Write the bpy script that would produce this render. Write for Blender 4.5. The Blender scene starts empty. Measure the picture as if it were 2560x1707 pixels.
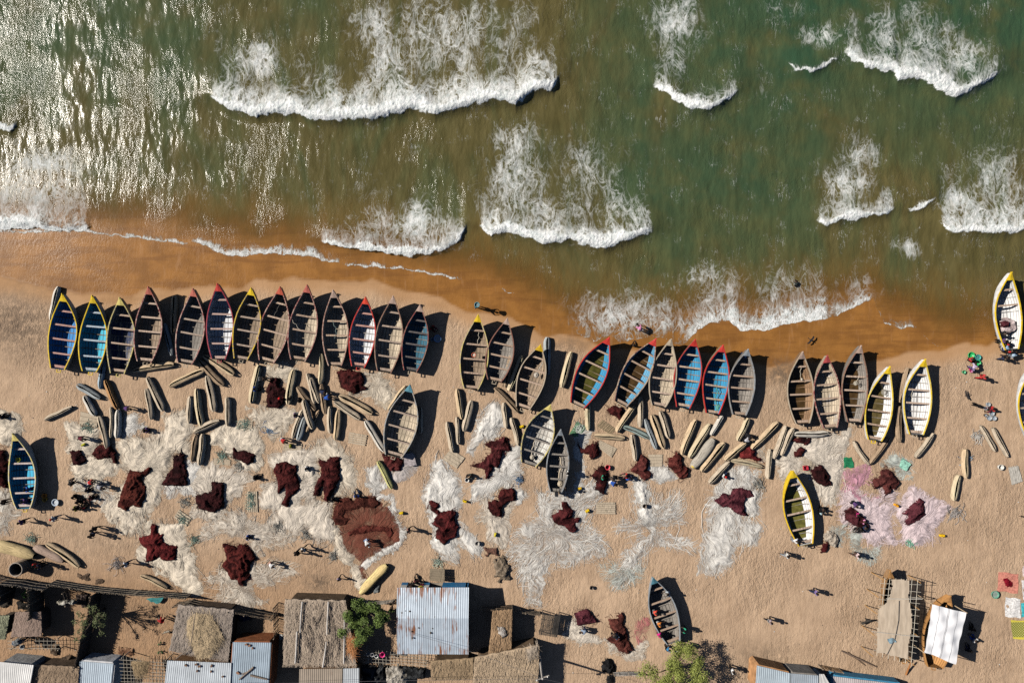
import bpy, bmesh, math, random
import numpy as np
from mathutils import Vector, Matrix
random.seed(7); rng = np.random.default_rng(7)
SC = bpy.context.scene; COL = SC.collection
R = math.radians
# ---------------------------------------------------------------- camera, sky, sun, exposure
PXM = 26.0          # photograph pixels per metre on the beach
CAMH = 70.0         # drone height
cam_d = bpy.data.cameras.new('camera'); cam = bpy.data.objects.new('camera', cam_d); COL.objects.link(cam)
cam.location = (0, 0, CAMH); cam.rotation_euler = (0, 0, 0)
cam_d.sensor_fit = 'HORIZONTAL'; cam_d.sensor_width = 36
cam_d.lens = 36 * CAMH / (2560 / PXM)
cam_d.clip_start = 1; cam_d.clip_end = 2000
SC.camera = cam
SUN_EL, SUN_TH = R(38.5), R(16.5)      # elevation; shadows run to the right and a little towards the village
ldir = Vector((math.cos(SUN_EL)*math.cos(SUN_TH), -math.cos(SUN_EL)*math.sin(SUN_TH), -math.sin(SUN_EL)))
sd_ = bpy.data.lights.new('sun', 'SUN'); sun = bpy.data.objects.new('sun', sd_); COL.objects.link(sun)
sd_.energy = 5.0; sd_.angle = R(0.5); sd_.color = (1.0, 0.93, 0.83)
sun.rotation_euler = ldir.to_track_quat('-Z', 'Y').to_euler(); sun.location = (-60, 20, 60)
W = bpy.data.worlds.new('World'); SC.world = W; W.use_nodes = True
wn = W.node_tree; sky = wn.nodes.new('ShaderNodeTexSky'); sky.sky_type = 'NISHITA'; sky.sun_disc = False
sky.air_density = 0.5; sky.dust_density = 0.3; sky.sun_elevation = SUN_EL; sky.sun_rotation = math.atan2(-ldir.x, -ldir.y)
wn.links.new(sky.outputs[0], wn.nodes['Background'].inputs[0]); wn.nodes['Background'].inputs[1].default_value = 0.05
SC.view_settings.view_transform = 'Standard'; SC.view_settings.look = 'None'
SC.view_settings.exposure = 0.35; SC.view_settings.gamma = 1.0
SC.cycles.max_bounces = 6; SC.cycles.transparent_max_bounces = 10; SC.cycles.diffuse_bounces = 0
SC.cycles.caustics_reflective = False; SC.cycles.caustics_refractive = False; SC.cycles.use_denoising = False
SC.cycles.sample_clamp_indirect = 4.0

# ---------------------------------------------------------------- where things stand (metres)
TILE = {}
for i, ox in enumerate((0, 450, 900, 1350, 1800, 2060)):
    TILE['A%d' % i] = (ox, 680 if i < 5 else 640, 3.92); TILE['M%d' % i] = (ox, 1000, 3.92); TILE['L%d' % i] = (ox, 1307, 3.92)
for i, ox in enumerate((0, 830, 1660)): TILE['W%d' % i] = (ox, 0, 1960/900)
TILE['S'] = (0, 0, 1.0)
def gp(t, x, y, z=0.0):
    ox, oy, s = TILE[t]; k = (CAMH - z) / CAMH
    return Vector(((ox + x/s - 1280)/PXM*k, (853.5 - oy - y/s)/PXM*k, z))
def gps(t, pts, z=0.0): return [gp(t, x, y, z) for x, y in pts]
def px(s, t='A0'): return s / TILE[t][2] / PXM

# ---------------------------------------------------------------- numpy noise
_perm = rng.permutation(512).astype(np.int64)
_perm = np.concatenate([_perm, _perm, _perm])
_ang = rng.random(512) * 2*np.pi
def noise2(x, y):
    xi = np.floor(x).astype(np.int64); yi = np.floor(y).astype(np.int64); xf = x - xi; yf = y - yi
    def g(a, b, dx, dy):
        h = _ang[_perm[(_perm[a % 512] + b) % 512] % 512]
        return np.cos(h)*dx + np.sin(h)*dy
    u = xf*xf*xf*(xf*(xf*6-15)+10); v = yf*yf*yf*(yf*(yf*6-15)+10)
    a = g(xi, yi, xf, yf); b = g(xi+1, yi, xf-1, yf); c = g(xi, yi+1, xf, yf-1); d = g(xi+1, yi+1, xf-1, yf-1)
    return (a*(1-u)+b*u)*(1-v) + (c*(1-u)+d*u)*v
def fbm(x, y, s=1.0, o=4):
    r = 0; a = 1; t = 0
    for i in range(o):
        r = r + a*noise2(x*s+17.3*i, y*s-9.1*i); t += a; a *= .5; s *= 2.03
    return r / t * 1.6
def ridge(x, y, s=1.0, o=3):
    r = 0; a = 1; t = 0
    for i in range(o):
        r = r + a*(1-np.abs(noise2(x*s+7.7*i, y*s+3.3*i))*2.2); t += a; a *= .5; s *= 2.1
    return r / t
def sstep(a, b, x):
    t = np.clip((x-a)/(b-a), 0, 1); return t*t*(3-2*t)
def sdf(px_, py_, poly):
    P = np.array([(p[0], p[1]) for p in poly]); n = len(P)
    d = np.full(px_.shape, 1e9); ins = np.zeros(px_.shape, bool)
    for i in range(n):
        a = P[i]; b = P[(i+1) % n]; e = b-a; wx = px_-a[0]; wy = py_-a[1]
        t = np.clip((wx*e[0]+wy*e[1])/max(e@e, 1e-9), 0, 1)
        d = np.minimum(d, np.hypot(wx-t*e[0], wy-t*e[1]))
        c = (a[1] > py_) != (b[1] > py_)
        xx = a[0] + (py_-a[1])*(b[0]-a[0])/(b[1]-a[1] if b[1] != a[1] else 1e-9)
        ins ^= c & (px_ < xx)
    return np.where(ins, d, -d)

# ---------------------------------------------------------------- materials
class G:
    def __init__(s, name):
        s.m = bpy.data.materials.new(name); s.m.use_nodes = True; s.nt = s.m.node_tree; s.b = s.nt.nodes['Principled BSDF']
        s.geo = None
    def n(s, typ, ins=None, **props):
        nd = s.nt.nodes.new(typ)
        for k, v in props.items(): setattr(nd, k, v)
        for k, v in (ins or {}).items(): s.put(nd.inputs[k], v)
        return nd
    def put(s, sock, v):
        if isinstance(v, bpy.types.NodeSocket): s.nt.links.new(v, sock)
        elif isinstance(v, tuple) and len(v) == 3 and sock.type == 'RGBA': sock.default_value = (*v, 1)
        else: sock.default_value = v
    def math(s, op, a, b=0.0, c=None, clamp=False):
        d = {0: a, 1: b}
        if c is not None: d[2] = c
        return s.n('ShaderNodeMath', d, operation=op, use_clamp=clamp).outputs[0]
    def mul(s, a, b): return s.math('MULTIPLY', a, b)
    def add(s, a, b): return s.math('ADD', a, b)
    def mix(s, f, a, b, blend='MIX'):
        nd = s.n('ShaderNodeMix', data_type='RGBA', blend_type=blend)
        s.put(nd.inputs[0], f); s.put(nd.inputs[6], a); s.put(nd.inputs[7], b); return nd.outputs[2]
    def map(s, v, a, b, c=0.0, d=1.0): return s.n('ShaderNodeMapRange', {0: v, 1: a, 2: b, 3: c, 4: d}, interpolation_type='SMOOTHSTEP').outputs[0]
    def attr(s, name): return s.n('ShaderNodeAttribute', attribute_name=name).outputs['Fac']
    def co(s, rnd=False, scale=(1, 1, 1), rot=(0, 0, 0)):
        v = s.n('ShaderNodeTexCoord').outputs['Object']
        if rnd:
            r = s.n('ShaderNodeObjectInfo').outputs['Random']
            v = s.n('ShaderNodeVectorMath', {0: v, 1: s.n('ShaderNodeCombineXYZ', {0: s.mul(r, 91.0), 1: s.mul(r, 57.0), 2: s.mul(r, 33.)}).outputs[0]}, operation='ADD').outputs[0]
        return s.n('ShaderNodeMapping', {0: v, 2: rot, 3: scale}).outputs[0]
    def noise(s, v, sc, det=3.0, ro=.55, dist=0.0): return s.n('ShaderNodeTexNoise', {'Vector': v, 'Scale': sc, 'Detail': det, 'Roughness': ro, 'Distortion': dist}).outputs[0]
    def ridge(s, v, sc, det=3.0, dist=0.0):
        return s.math('SUBTRACT', 1.0, s.math('ABSOLUTE', s.math('MULTIPLY_ADD', s.noise(v, sc, det, .55, dist), 4.0, -2.0)))
    def bump(s, h, st, dist=.05, nrm=None):
        d = {'Height': h, 'Strength': st, 'Distance': dist}
        if nrm: d['Normal'] = nrm
        return s.n('ShaderNodeBump', d).outputs[0]
    def out(s, col=None, rough=.7, bump=None, spec=.3, metal=0.0, alpha=None):
        if col is not None: s.put(s.b.inputs['Base Color'], col)
        s.put(s.b.inputs['Roughness'], rough); s.put(s.b.inputs['Specular IOR Level'], spec); s.put(s.b.inputs['Metallic'], metal)
        if bump is not None: s.put(s.b.inputs['Normal'], bump)
        if alpha is not None: s.put(s.b.inputs['Alpha'], alpha)
        return s.m
_cache = {}
def memo(f):
    def w(*a):
        k = (f.__name__,)+a
        if k not in _cache: _cache[k] = f(*a)
        return _cache[k]
    return w
@memo
def m_cloth(c, rough=.9):
    g = G('cloth'); v = g.co(True); n = g.noise(v, 6.0); d = tuple(x*.6 for x in c)
    return g.out(g.mix(g.map(n, .35, .65), d, c), rough, g.bump(g.noise(v, 14.), .5, .02), .15)
@memo
def m_plastic(c):
    g = G('plastic'); v = g.co(True); d = tuple(x*.75 for x in c)
    return g.out(g.mix(g.map(g.noise(v, 9., 4.), .45, .7), c, d), .38, None, .4)
@memo
def m_skin(c): g = G('skin'); return g.out(c, .55)
@memo
def m_wood(c, s=1.0):
    g = G('weathered_wood'); v = g.co(True); st = g.co(True, (9, 1.2, 9))
    d = tuple(x*.45 for x in c); l = tuple(min(.8, x*1.35) for x in c)
    col = g.mix(g.map(g.noise(st, 2.2, 5.), .3, .7), d, l); col = g.mix(g.map(g.noise(v, 1.1, 3.), .35, .7), col, c)
    return g.out(col, .8, g.bump(g.noise(st, 3., 4.), .6, .02), .2)
@memo
def m_paint(c, wear=.35, w=(.30, .24, .18)):
    g = G('weathered_paint'); v = g.co(True); st = g.co(True, (6, 1.0, 6))
    c2 = tuple(x*.7 for x in c)
    col = g.mix(g.map(g.noise(v, 2.0, 4.), .35, .7), c, c2)
    nn = g.add(g.mul(g.noise(st, 2.5, 5.), .6), g.mul(g.noise(v, 5., 4.), .4))
    col = g.mix(g.map(nn, .72-wear*.55, .78-wear*.4), col, w)
    return g.out(col, .6, g.bump(nn, .3, .01), .3)
@memo
def m_hullin(c, w, wear):
    # inside of a plank boat: strakes run fore and aft, paint worn back to wood
    w = tuple(min(.7, x*1.2) for x in w); c = tuple(min(.68, x*(1.15 if max(c) < .3 and abs(c[0]-c[2]) < .12 else 1.0)) for x in c)
    g = G('plank_lining'); v = g.co(True); st = g.co(True, (5, .8, 5)); s = g.attr('strake')
    fr = g.math('FRACT', s); line = g.math('LESS_THAN', fr, .2)
    cell = g.math('FLOOR', s); tone = g.n('ShaderNodeTexWhiteNoise', {'W': cell}, noise_dimensions='1D').outputs[0]
    nn = g.add(g.mul(g.noise(st, .8, 3.), .65), g.mul(g.noise(v, 1.2, 3.), .35))
    wd = g.mix(g.map(nn, .3, .7), tuple(x*.55 for x in w), tuple(min(.8, x*1.25) for x in w)); wd = g.mix(g.mul(tone, .45), wd, tuple(x*.5 for x in w))
    col = g.mix(g.map(nn, .74-wear*.5, .82-wear*.45), c, wd)
    col = g.mix(g.mul(line, .75), col, tuple(x*.16 for x in w))
    return g.out(col, .7, g.bump(g.math('SUBTRACT', 1.0, line), .6, .03), .25)
@memo
def m_canoe(c, rot=0.0):
    g = G('hewn_log'); v = g.co(True); st = g.co(True, (7, .7, 7))
    d = tuple(x*.5 for x in c); l = tuple(min(.75, x*1.3) for x in c)
    col = g.mix(g.map(g.noise(st, 1.6, 5., .6), .3, .7), d, l); col = g.mix(g.map(g.noise(v, .9, 4.), .4, .65), col, c)
    crack = g.map(g.ridge(st, .9, 4.), .93, .99); col = g.mix(g.mul(crack, .7), col, tuple(x*.2 for x in c))
    return g.out(col, .8, g.bump(g.noise(st, 2.4, 5.), .8, .03), .2)
@memo
def m_tin(c, rust=.2, band=0.0):
    g = G('corrugated_tin'); v = g.co(); st = g.co(False, (3, .35, 1)); sh = g.co(False, (.9, .0, 0))
    rc = (.22, .085, .035)
    panel = g.n('ShaderNodeTexVoronoi', {'Vector': sh, 'Scale': 1.0}, feature='F1').outputs['Color']
    pv = g.n('ShaderNodeSeparateColor', {0: panel}).outputs[0]
    col = g.mix(g.map(g.noise(v, 1.2, 4.), .3, .7), tuple(x*.8 for x in c), c); col = g.mix(g.mul(pv, .55), col, tuple(x*.62 for x in c))
    nn = g.add(g.mul(g.noise(st, 1.5, 5., .65), .6), g.mul(g.noise(v, .45, 2.), .4)); nn = g.add(nn, g.mul(g.map(g.noise(v, 3.5, 3.), .68, .78), .08))
    f = g.map(nn, .72-.3*rust, .84-.3*rust); col = g.mix(f, col, rc)
    return g.out(col, .5, None, .45, .15)
@memo
def m_straw(c):
    g = G('straw'); v = g.co(); n = g.noise(v, 1.1, 5.); h = g.n('ShaderNodeAttribute', attribute_name='tone').outputs['Fac']
    col = g.mix(g.map(n, .3, .7), tuple(x*.75 for x in c), tuple(x*1.1 for x in c)); col = g.mix(g.mul(h, .7), col, tuple(min(.7, x*1.45) for x in c))
    return g.out(col, .9, g.bump(g.noise(g.co(False, (14, 2, 14)), 2., 4.), .5, .04), .1)
@memo
def m_mud(c):
    g = G('mud_wall'); v = g.co(); return g.out(g.mix(g.map(g.noise(v, 1.6, 5.), .3, .7), tuple(x*.6 for x in c), c), .9, g.bump(g.noise(v, 5., 5.), .6, .04), .1)
@memo
def m_net(c, thin=.5, lo=.60):
    # spread netting: bunched yarns are opaque, single layers see-through
    g = G('spread_netting'); rr = g.n('ShaderNodeObjectInfo').outputs['Random']; v = g.n('ShaderNodeCombineXYZ', {0: g.attr('fx'), 1: g.attr('fy'), 2: g.mul(rr, 40.0)}).outputs[0]; d = g.attr('dens')
    r1 = g.ridge(v, 1.0, 4., 1.2); r2 = g.ridge(v, 2.9, 4., .9); f = g.noise(v, 7., 4., .7, .6)
    val = g.add(g.add(g.mul(g.math('MAXIMUM', r1, r2), .75), g.mul(f, .55)), d)
    al = g.map(val, 1.0, 1.72)
    al = g.math('MAXIMUM', al, g.mul(g.map(d, .04, .3), g.mul(g.map(f, .2, .75), thin*.85)))
    vd = g.map(d, .06, .22); al = g.math('MAXIMUM', al, g.mul(vd, g.math('MAXIMUM', g.mul(g.map(r1, .80, .95), .85), g.mul(g.map(r2, .86, .97), .7))))
    t = g.noise(v, 3.2, 5., .7, .5)
    col = g.mix(g.map(t, .33, .62), tuple(x*lo for x in c), c)  # shade of the crumples put in the colour: hollows take the darker tone
    return g.out(col, .9, g.bump(g.add(t, g.mul(r2, .6)), .9, .08), .1, 0, al)
@memo
def m_heap(c, hi):
    g = G('bunched_netting'); v = g.co(True); t = g.noise(v, 2.2, 6., .7, .9); f = g.noise(v, 11., 3.)
    fl = g.ridge(v, 1.6, 5., 1.3); fa = g.attr('fold'); col = g.mix(g.map(g.add(g.mul(t, .45), g.add(g.mul(f, .15), g.add(g.mul(fl, .2), g.mul(fa, .42)))), .52, .98), tuple(x*.7 for x in c), hi)  # fold shading put in the colour: crests lighter, creases darker, plus random tone
    return g.out(col, .95, g.bump(g.add(g.add(t, g.mul(fl, .6)), g.mul(f, .5)), 1.0, .16), .08)
@memo
def m_strand(c): g = G('net_yarn'); return g.out(c, .9, None, .1)
@memo
def m_leaf(c):
    g = G('leaves'); v = g.co(True); h = g.attr('tone')
    col = g.mix(h, tuple(x*.55 for x in c), tuple(x*1.6 for x in c))
    g.put(g.b.inputs['Subsurface Weight'], .0)
    return g.out(col, .6, None, .25)

# ---------------------------------------------------------------- object helpers
def link(o, parent=None):
    COL.objects.link(o)
    if parent: o.parent = parent
    return o
def tag(o, label, cat, group=None, kind=None):
    if label: o['label'] = label
    if cat: o['category'] = cat
    if group: o['group'] = group
    if kind: o['kind'] = kind
    return o
def thing(name, loc, rz, label, cat, group=None):
    o = bpy.data.objects.new(name, None); o.location = loc; o.rotation_euler = (0, 0, rz); link(o); o.empty_display_size = .3
    return tag(o, label, cat, group)
class MB:
    def __init__(s): s.v = []; s.f = []; s.mi = []; s.at = {}
    def quad(s, a, b, c, d, mi=0):
        i = len(s.v); s.v += [a, b, c, d]; s.f.append((i, i+1, i+2, i+3)); s.mi.append(mi)
    def grid(s, rows, mi=0, closed=False):
        i0 = len(s.v); n = len(rows[0])
        for r in rows: s.v += [tuple(p) for p in r]
        for i in range(len(rows)-1):
            for j in range(n if closed else n-1):
                k = (j+1) % n
                s.f.append((i0+i*n+j, i0+i*n+k, i0+(i+1)*n+k, i0+(i+1)*n+j)); s.mi.append(mi)
    def ngon(s, pts, mi=0):
        i = len(s.v); s.v += [tuple(p) for p in pts]; s.f.append(tuple(range(i, i+len(pts)))); s.mi.append(mi)
    def prism(s, pts, z0, z1, mi=0):
        lo = [(p[0], p[1], z0) for p in pts]; hi = [(p[0], p[1], z1) for p in pts]
        s.ngon(hi, mi); s.ngon(lo[::-1], mi); s.grid([lo, hi], mi, True)
    def box(s, c, d, rz=0.0, mi=0, rx=0.0):
        M = Matrix.Translation(c) @ Matrix.Rotation(rz, 4, 'Z') @ Matrix.Rotation(rx, 4, 'X'); h = [x/2 for x in d]
        P = [M @ Vector((sx*h[0], sy*h[1], sz*h[2])) for sz in (-1, 1) for sx, sy in ((-1, -1), (1, -1), (1, 1), (-1, 1))]
        i = len(s.v); s.v += [tuple(p) for p in P]
        for f in ((0, 3, 2, 1), (4, 5, 6, 7), (0, 1, 5, 4), (1, 2, 6, 5), (2, 3, 7, 6), (3, 0, 4, 7)): s.f.append(tuple(i+k for k in f)); s.mi.append(mi)
    def tube(s, pts, r, n=5, mi=0, cap=True):
        pts = [Vector(p) for p in pts]; rows = []
        rr = r if isinstance(r, (list, tuple)) else [r]*len(pts)
        for i, p in enumerate(pts):
            t = (pts[min(i+1, len(pts)-1)] - pts[max(i-1, 0)]).normalized()
            u = t.cross(Vector((0, 0, 1))); u = u.normalized() if u.length > .05 else Vector((1, 0, 0)); w = u.cross(t)
            rows.append([p + (u*math.cos(a)+w*math.sin(a))*rr[i] for a in [2*math.pi*k/n for k in range(n)]])
        s.grid(rows, mi, True)
        if cap: s.ngon(rows[0][::-1], mi); s.ngon(rows[-1], mi)
    def lathe(s, prof, c=(0, 0, 0), n=14, mi=0):
        s.grid([[(c[0]+r*math.cos(2*math.pi*k/n), c[1]+r*math.sin(2*math.pi*k/n), c[2]+z) for k in range(n)] for r, z in prof], mi, True)
    def ribbon(s, pts, w, mi=0, up=None):
        P = np.array(pts, float); T = np.gradient(P, axis=0); Nn = np.stack([-T[:, 1], T[:, 0], T[:, 2]*0], 1)
        Nn /= np.maximum(np.linalg.norm(Nn, axis=1, keepdims=True), 1e-6)
        i0 = len(s.v); A = P-Nn*w/2; B = P+Nn*w/2; n = len(P)
        s.v += [tuple(x) for x in A]+[tuple(x) for x in B]
        for i in range(n-1): s.f.append((i0+i, i0+i+1, i0+n+i+1, i0+n+i)); s.mi.append(mi)
    def build(s, name, mats, parent=None, smooth=False, loc=None):
        me = bpy.data.meshes.new(name); me.from_pydata([tuple(v) for v in s.v], [], s.f); 
        for m in (mats if isinstance(mats, (list, tuple)) else [mats]): me.materials.append(m)
        if any(s.mi): me.polygons.foreach_set('material_index', s.mi)
        if smooth: me.polygons.foreach_set('use_smooth', [True]*len(me.polygons))
        for k, vals in s.at.items():
            a = me.attributes.new(k, 'FLOAT', 'POINT'); a.data.foreach_set('value', np.asarray(vals, np.float32))
        me.update(); o = bpy.data.objects.new(name, me)
        if loc is not None: o.location = loc
        return link(o, parent)
def npmesh(name, V, F, mats, attrs=None, smooth=True, mi=None, loc=(0, 0, 0), parent=None):
    me = bpy.data.meshes.new(name); V = np.asarray(V, np.float32); F = np.asarray(F, np.int32)
    me.vertices.add(len(V)); me.vertices.foreach_set('co', V.ravel())
    me.loops.add(F.size); me.loops.foreach_set('vertex_index', F.ravel())
    me.polygons.add(len(F)); me.polygons.foreach_set('loop_start', np.arange(len(F), dtype=np.int32)*4)
    me.update(calc_edges=True)
    for m in (mats if isinstance(mats, (list, tuple)) else [mats]): me.materials.append(m)
    if smooth: me.polygons.foreach_set('use_smooth', np.ones(len(F), bool))
    if mi is not None: me.polygons.foreach_set('material_index', np.asarray(mi, np.int32))
    for k, v in (attrs or {}).items():
        a = me.attributes.new(k, 'FLOAT', 'POINT'); a.data.foreach_set('value', np.asarray(v, np.float32).ravel())
    me.validate(); me.update()
    o = bpy.data.objects.new(name, me); o.location = loc
    return link(o, parent)
def gridmesh(xs, ys):
    X, Y = np.meshgrid(xs, ys); n = len(xs); m = len(ys)
    I = np.arange(n*m).reshape(m, n)
    F = np.stack([I[:-1, :-1], I[:-1, 1:], I[1:, 1:], I[1:, :-1]], -1).reshape(-1, 4)
    return X, Y, F
def axis(lo, hi, step, far_lo, far_hi, k=10):
    a = np.arange(lo, hi+step/2, step)
    return np.concatenate([far_lo+(lo-far_lo)*(1-(1-np.linspace(0, 1, k, endpoint=False))**2) if far_lo < lo else [], a, hi+(far_hi-hi)*(np.linspace(0, 1, k+1)[1:]**2) if far_hi > hi else []])

# ================================================================ THE SETTING: sand and water
def wx(p): return (p-1280)/PXM
def wy(p): return (853.5-p)/PXM
SHORE = [(-400, 575), (0, 581), (220, 584), (312, 592), (413, 606), (500, 613), (574, 643), (689, 633), (780, 643), (849, 663), (968, 670), (1060, 684), (1151, 702), (1242, 722), (1288, 738), (1330, 770), (1400, 815), (1450, 836), (1483, 853), (1503, 848), (1526, 838), (1551, 856), (1605, 846), (1656, 841), (1689, 861), (1707, 867), (1727, 846), (1748, 825), (1771, 810), (1822, 801), (1851, 828), (1922, 825), (1979, 805), (2068, 800), (2126, 774), (2175, 749), (2184, 744), (2193, 774), (2211, 808), (2259, 823), (2290, 821), (2315, 844), (2353, 874), (2386, 865), (2422, 855), (2468, 862), (2490, 852), (2560, 858), (3000, 860)]
WET = [(-400, 695), (0, 698), (40, 702), (80, 715), (140, 725), (200, 735), (280, 739), (330, 742), (380, 722), (450, 726), (500, 716), (526, 713), (547, 721), (608, 721), (641, 700), (692, 704), (731, 699), (833, 705), (896, 705), (933, 703), (1002, 726), (1053, 735), (1104, 749), (1142, 769), (1168, 784), (1206, 782), (1242, 790), (1283, 800), (1321, 823), (1360, 842), (1393, 836), (1460, 843), (1500, 872), (1600, 880), (1700, 880), (1815, 890), (1925, 920), (1978, 906), (2080, 908), (2150, 912), (2198, 905), (2264, 886), (2315, 881), (2353, 879), (2386, 867), (2422, 857), (2430, 863), (2468, 864), (2490, 854), (2560, 860), (3000, 862)]
def interp(tab, X):
    t = np.array(tab, float); return np.interp(X*PXM+1280, t[:, 0], t[:, 1])
def depth_m(X, Y):     # metres seaward of the swash edge
    n = fbm(X, Y, .9, 3)*.25
    return (interp(SHORE, X) - (853.5-Y*PXM))/PXM + n
def depth_c(X, Y):     # the same from a smoothed shoreline: how murky the water looks
    xs = np.arange(-2500, 5200, 10.0); t = np.array(SHORE, float); sh = np.interp(xs, t[:, 0], t[:, 1]); k = np.exp(-(np.arange(-24, 25)/10.0)**2); sh = np.convolve(np.pad(sh, 24, mode='edge'), k/k.sum(), mode='valid')
    return np.maximum((np.interp(X*PXM+1280, xs, sh)-(853.5-Y*PXM))/PXM+fbm(X, Y, .3, 3)*.9, 0)
def bed(d): return np.where(d > 0, -np.minimum(.045*d, 2.2), 0.0)
def build_sand():
    xs = axis(-54, 54, .2, -420, 420); ys = axis(-37, 12, .2, -420, 420)
    X, Y, F = gridmesh(xs, ys); d = depth_m(X, Y)
    wet_y = interp(WET, X); py = 853.5-Y*PXM
    dw = (wet_y-py)/PXM + fbm(X, Y, .5, 3)*.3
    wet = sstep(-.12, .25, dw); damp = sstep(-2.2, -.3, dw)*.9
    Z = bed(d) + (fbm(X, Y, .35, 3)*.05+fbm(X, Y, 1.6, 2)*.035)*(1-sstep(-3, 0, dw))
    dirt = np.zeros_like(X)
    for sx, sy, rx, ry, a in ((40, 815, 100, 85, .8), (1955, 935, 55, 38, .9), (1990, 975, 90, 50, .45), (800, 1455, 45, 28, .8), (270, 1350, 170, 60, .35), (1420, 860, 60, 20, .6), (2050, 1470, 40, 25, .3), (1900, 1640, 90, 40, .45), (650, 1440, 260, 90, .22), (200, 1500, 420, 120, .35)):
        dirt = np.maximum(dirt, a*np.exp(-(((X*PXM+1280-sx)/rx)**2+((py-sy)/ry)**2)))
    vil = sstep(1330, 1500, py)*sstep(1500, 300, X*PXM+1280)
    g = G('beach_sand'); v = g.co()
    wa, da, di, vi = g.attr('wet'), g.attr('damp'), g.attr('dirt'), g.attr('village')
    n1 = g.noise(v, .35, 4.); n2 = g.noise(v, 6., 4., .65); n3 = g.noise(v, 30., 2.)
    dry = g.mix(g.map(n1, .3, .7), (.375, .263, .178), (.485, .347, .237)); dry = g.mix(g.mul(g.map(n2, .5, .75), .35), dry, (.24, .155, .09)); dry = g.mix(g.mul(n3, .25), dry, (.5, .37, .25))
    dry = g.mix(g.mul(vi, .7), dry, (.33, .195, .105))
    dp = g.mix(g.map(n1, .3, .7), (.36, .205, .098), (.42, .25, .13))
    wt = g.mix(g.map(g.noise(v, .5, 5., .6), .3, .7), (.20, .090, .024), (.30, .138, .036))
    sl = g.noise(g.co(False, (.10, .9, 1), (0, 0, -.1)), 1.6, 5., .6, .5); dp = g.mix(g.mul(g.map(sl, .5, .68), .35), dp, (.27, .155, .075)); wt = g.mix(g.mul(g.map(sl, .5, .62), .5), wt, (.165, .072, .022)); wt = g.mix(g.mul(g.map(g.noise(g.co(False, (1.6, .22, 1)), 1.3, 4., .6, .8), .56, .72), .3), wt, (.36, .20, .10)); drag = g.map(g.ridge(g.co(False, (1.3, .09, 1), (0, 0, .12)), .55, 3., .3), .90, .985); dry = g.mix(g.mul(drag, .30), dry, (.26, .175, .11)); col = g.mix(da, dry, dp); col = g.mix(wa, col, wt)
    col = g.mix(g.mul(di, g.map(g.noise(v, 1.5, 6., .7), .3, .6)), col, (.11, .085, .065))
    spk = g.map(g.noise(v, 16., 2., .8), .76, .82); col = g.mix(g.mul(g.mul(spk, .5), g.math('SUBTRACT', 1.0, da)), col, (.6, .55, .5))
    # footprints all over the dry sand
    fv = g.co(False, (1.3, .7, 1), (0, 0, -.5)); f1 = g.noise(fv, 3.8, 2., .5, 1.2); f2 = g.noise(fv, 9.0, 3., .6, .8); f3 = g.n('ShaderNodeTexVoronoi', {'Vector': fv, 'Scale': 3.4, 'Randomness': 1.0}, feature='SMOOTH_F1').outputs[0]
    h = g.add(g.add(g.mul(f1, .8), g.mul(f2, .75)), g.mul(f3, .5))
    tr = g.map(g.noise(v, .16, 4., .6), .32, .66, .35, 1.25); dry_c = g.mul(g.map(g.add(g.mul(f1, .6), g.mul(f2, .4)), .52, .34), g.mul(g.math('SUBTRACT', 1.0, da), .28)); col = g.mix(dry_c, col, (.27, .18, .115)); st = g.mul(tr, g.math('SUBTRACT', 1.0, g.math('MULTIPLY', da, .93)))
    bmp = g.bump(h, g.mul(st, .75), .145)
    rough = g.math('MULTIPLY_ADD', wa, -.62, .92)
    m = g.out(col, rough, bmp, g.math('MULTIPLY_ADD', wa, .08, .1))
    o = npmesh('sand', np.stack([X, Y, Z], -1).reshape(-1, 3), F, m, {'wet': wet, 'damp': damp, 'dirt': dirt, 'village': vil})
    tag(o, 'trampled tan sand of the beach, darker and wet by the water', None, None, 'structure')
build_sand()

FRONTS = [  # breaking crest (photo pixels), dense width, lace reach, lace amount, crest height
 ([(528, 246), (574, 275), (643, 294), (679, 287), (744, 287), (780, 303), (830, 305), (922, 303), (1037, 275), (1087, 291), (1179, 264), (1243, 255), (1289, 264), (1335, 234), (1381, 225), (1397, 200)], 38, 150, .62, .75),
 ([(1197, 567), (1229, 588), (1266, 578), (1358, 611), (1427, 601), (1509, 624), (1546, 611), (1633, 576)], 30, 130, .55, .6),
 ([(800, 606), (830, 611), (936, 629), (1027, 640), (1105, 629), (1151, 601), (1168, 566)], 24, 90, .6, .45),
 ([(-60, 574), (0, 576), (90, 570), (138, 581), (216, 578), (228, 570)], 26, 170, .62, .4),
 ([(1630, 218), (1660, 234), (1692, 257), (1720, 278), (1761, 282), (1798, 266), (1844, 232)], 30, 60, .55, .6),
 ([(2103, 136), (2156, 174), (2229, 184), (2239, 202), (2294, 200), (2349, 234), (2385, 246), (2440, 220), (2494, 186)], 34, 110, .6, .65),
 ([(1960, 156), (1986, 177), (2027, 184), (2097, 150)], 9, 30, .4, .4),
 ([(2037, 553), (2059, 565), (2119, 551), (2211, 537), (2236, 522)], 20, 95, .55, .45),
 ([(2262, 529), (2303, 524), (2337, 496)], 14, 12, .3, .4),
 ([(2342, 560), (2372, 583), (2505, 585), (2560, 575), (2700, 570)], 28, 140, .62, .5),
 ([(-60, 318), (0, 322), (28, 331), (48, 310)], 18, 20, .3, .4),
]
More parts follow.
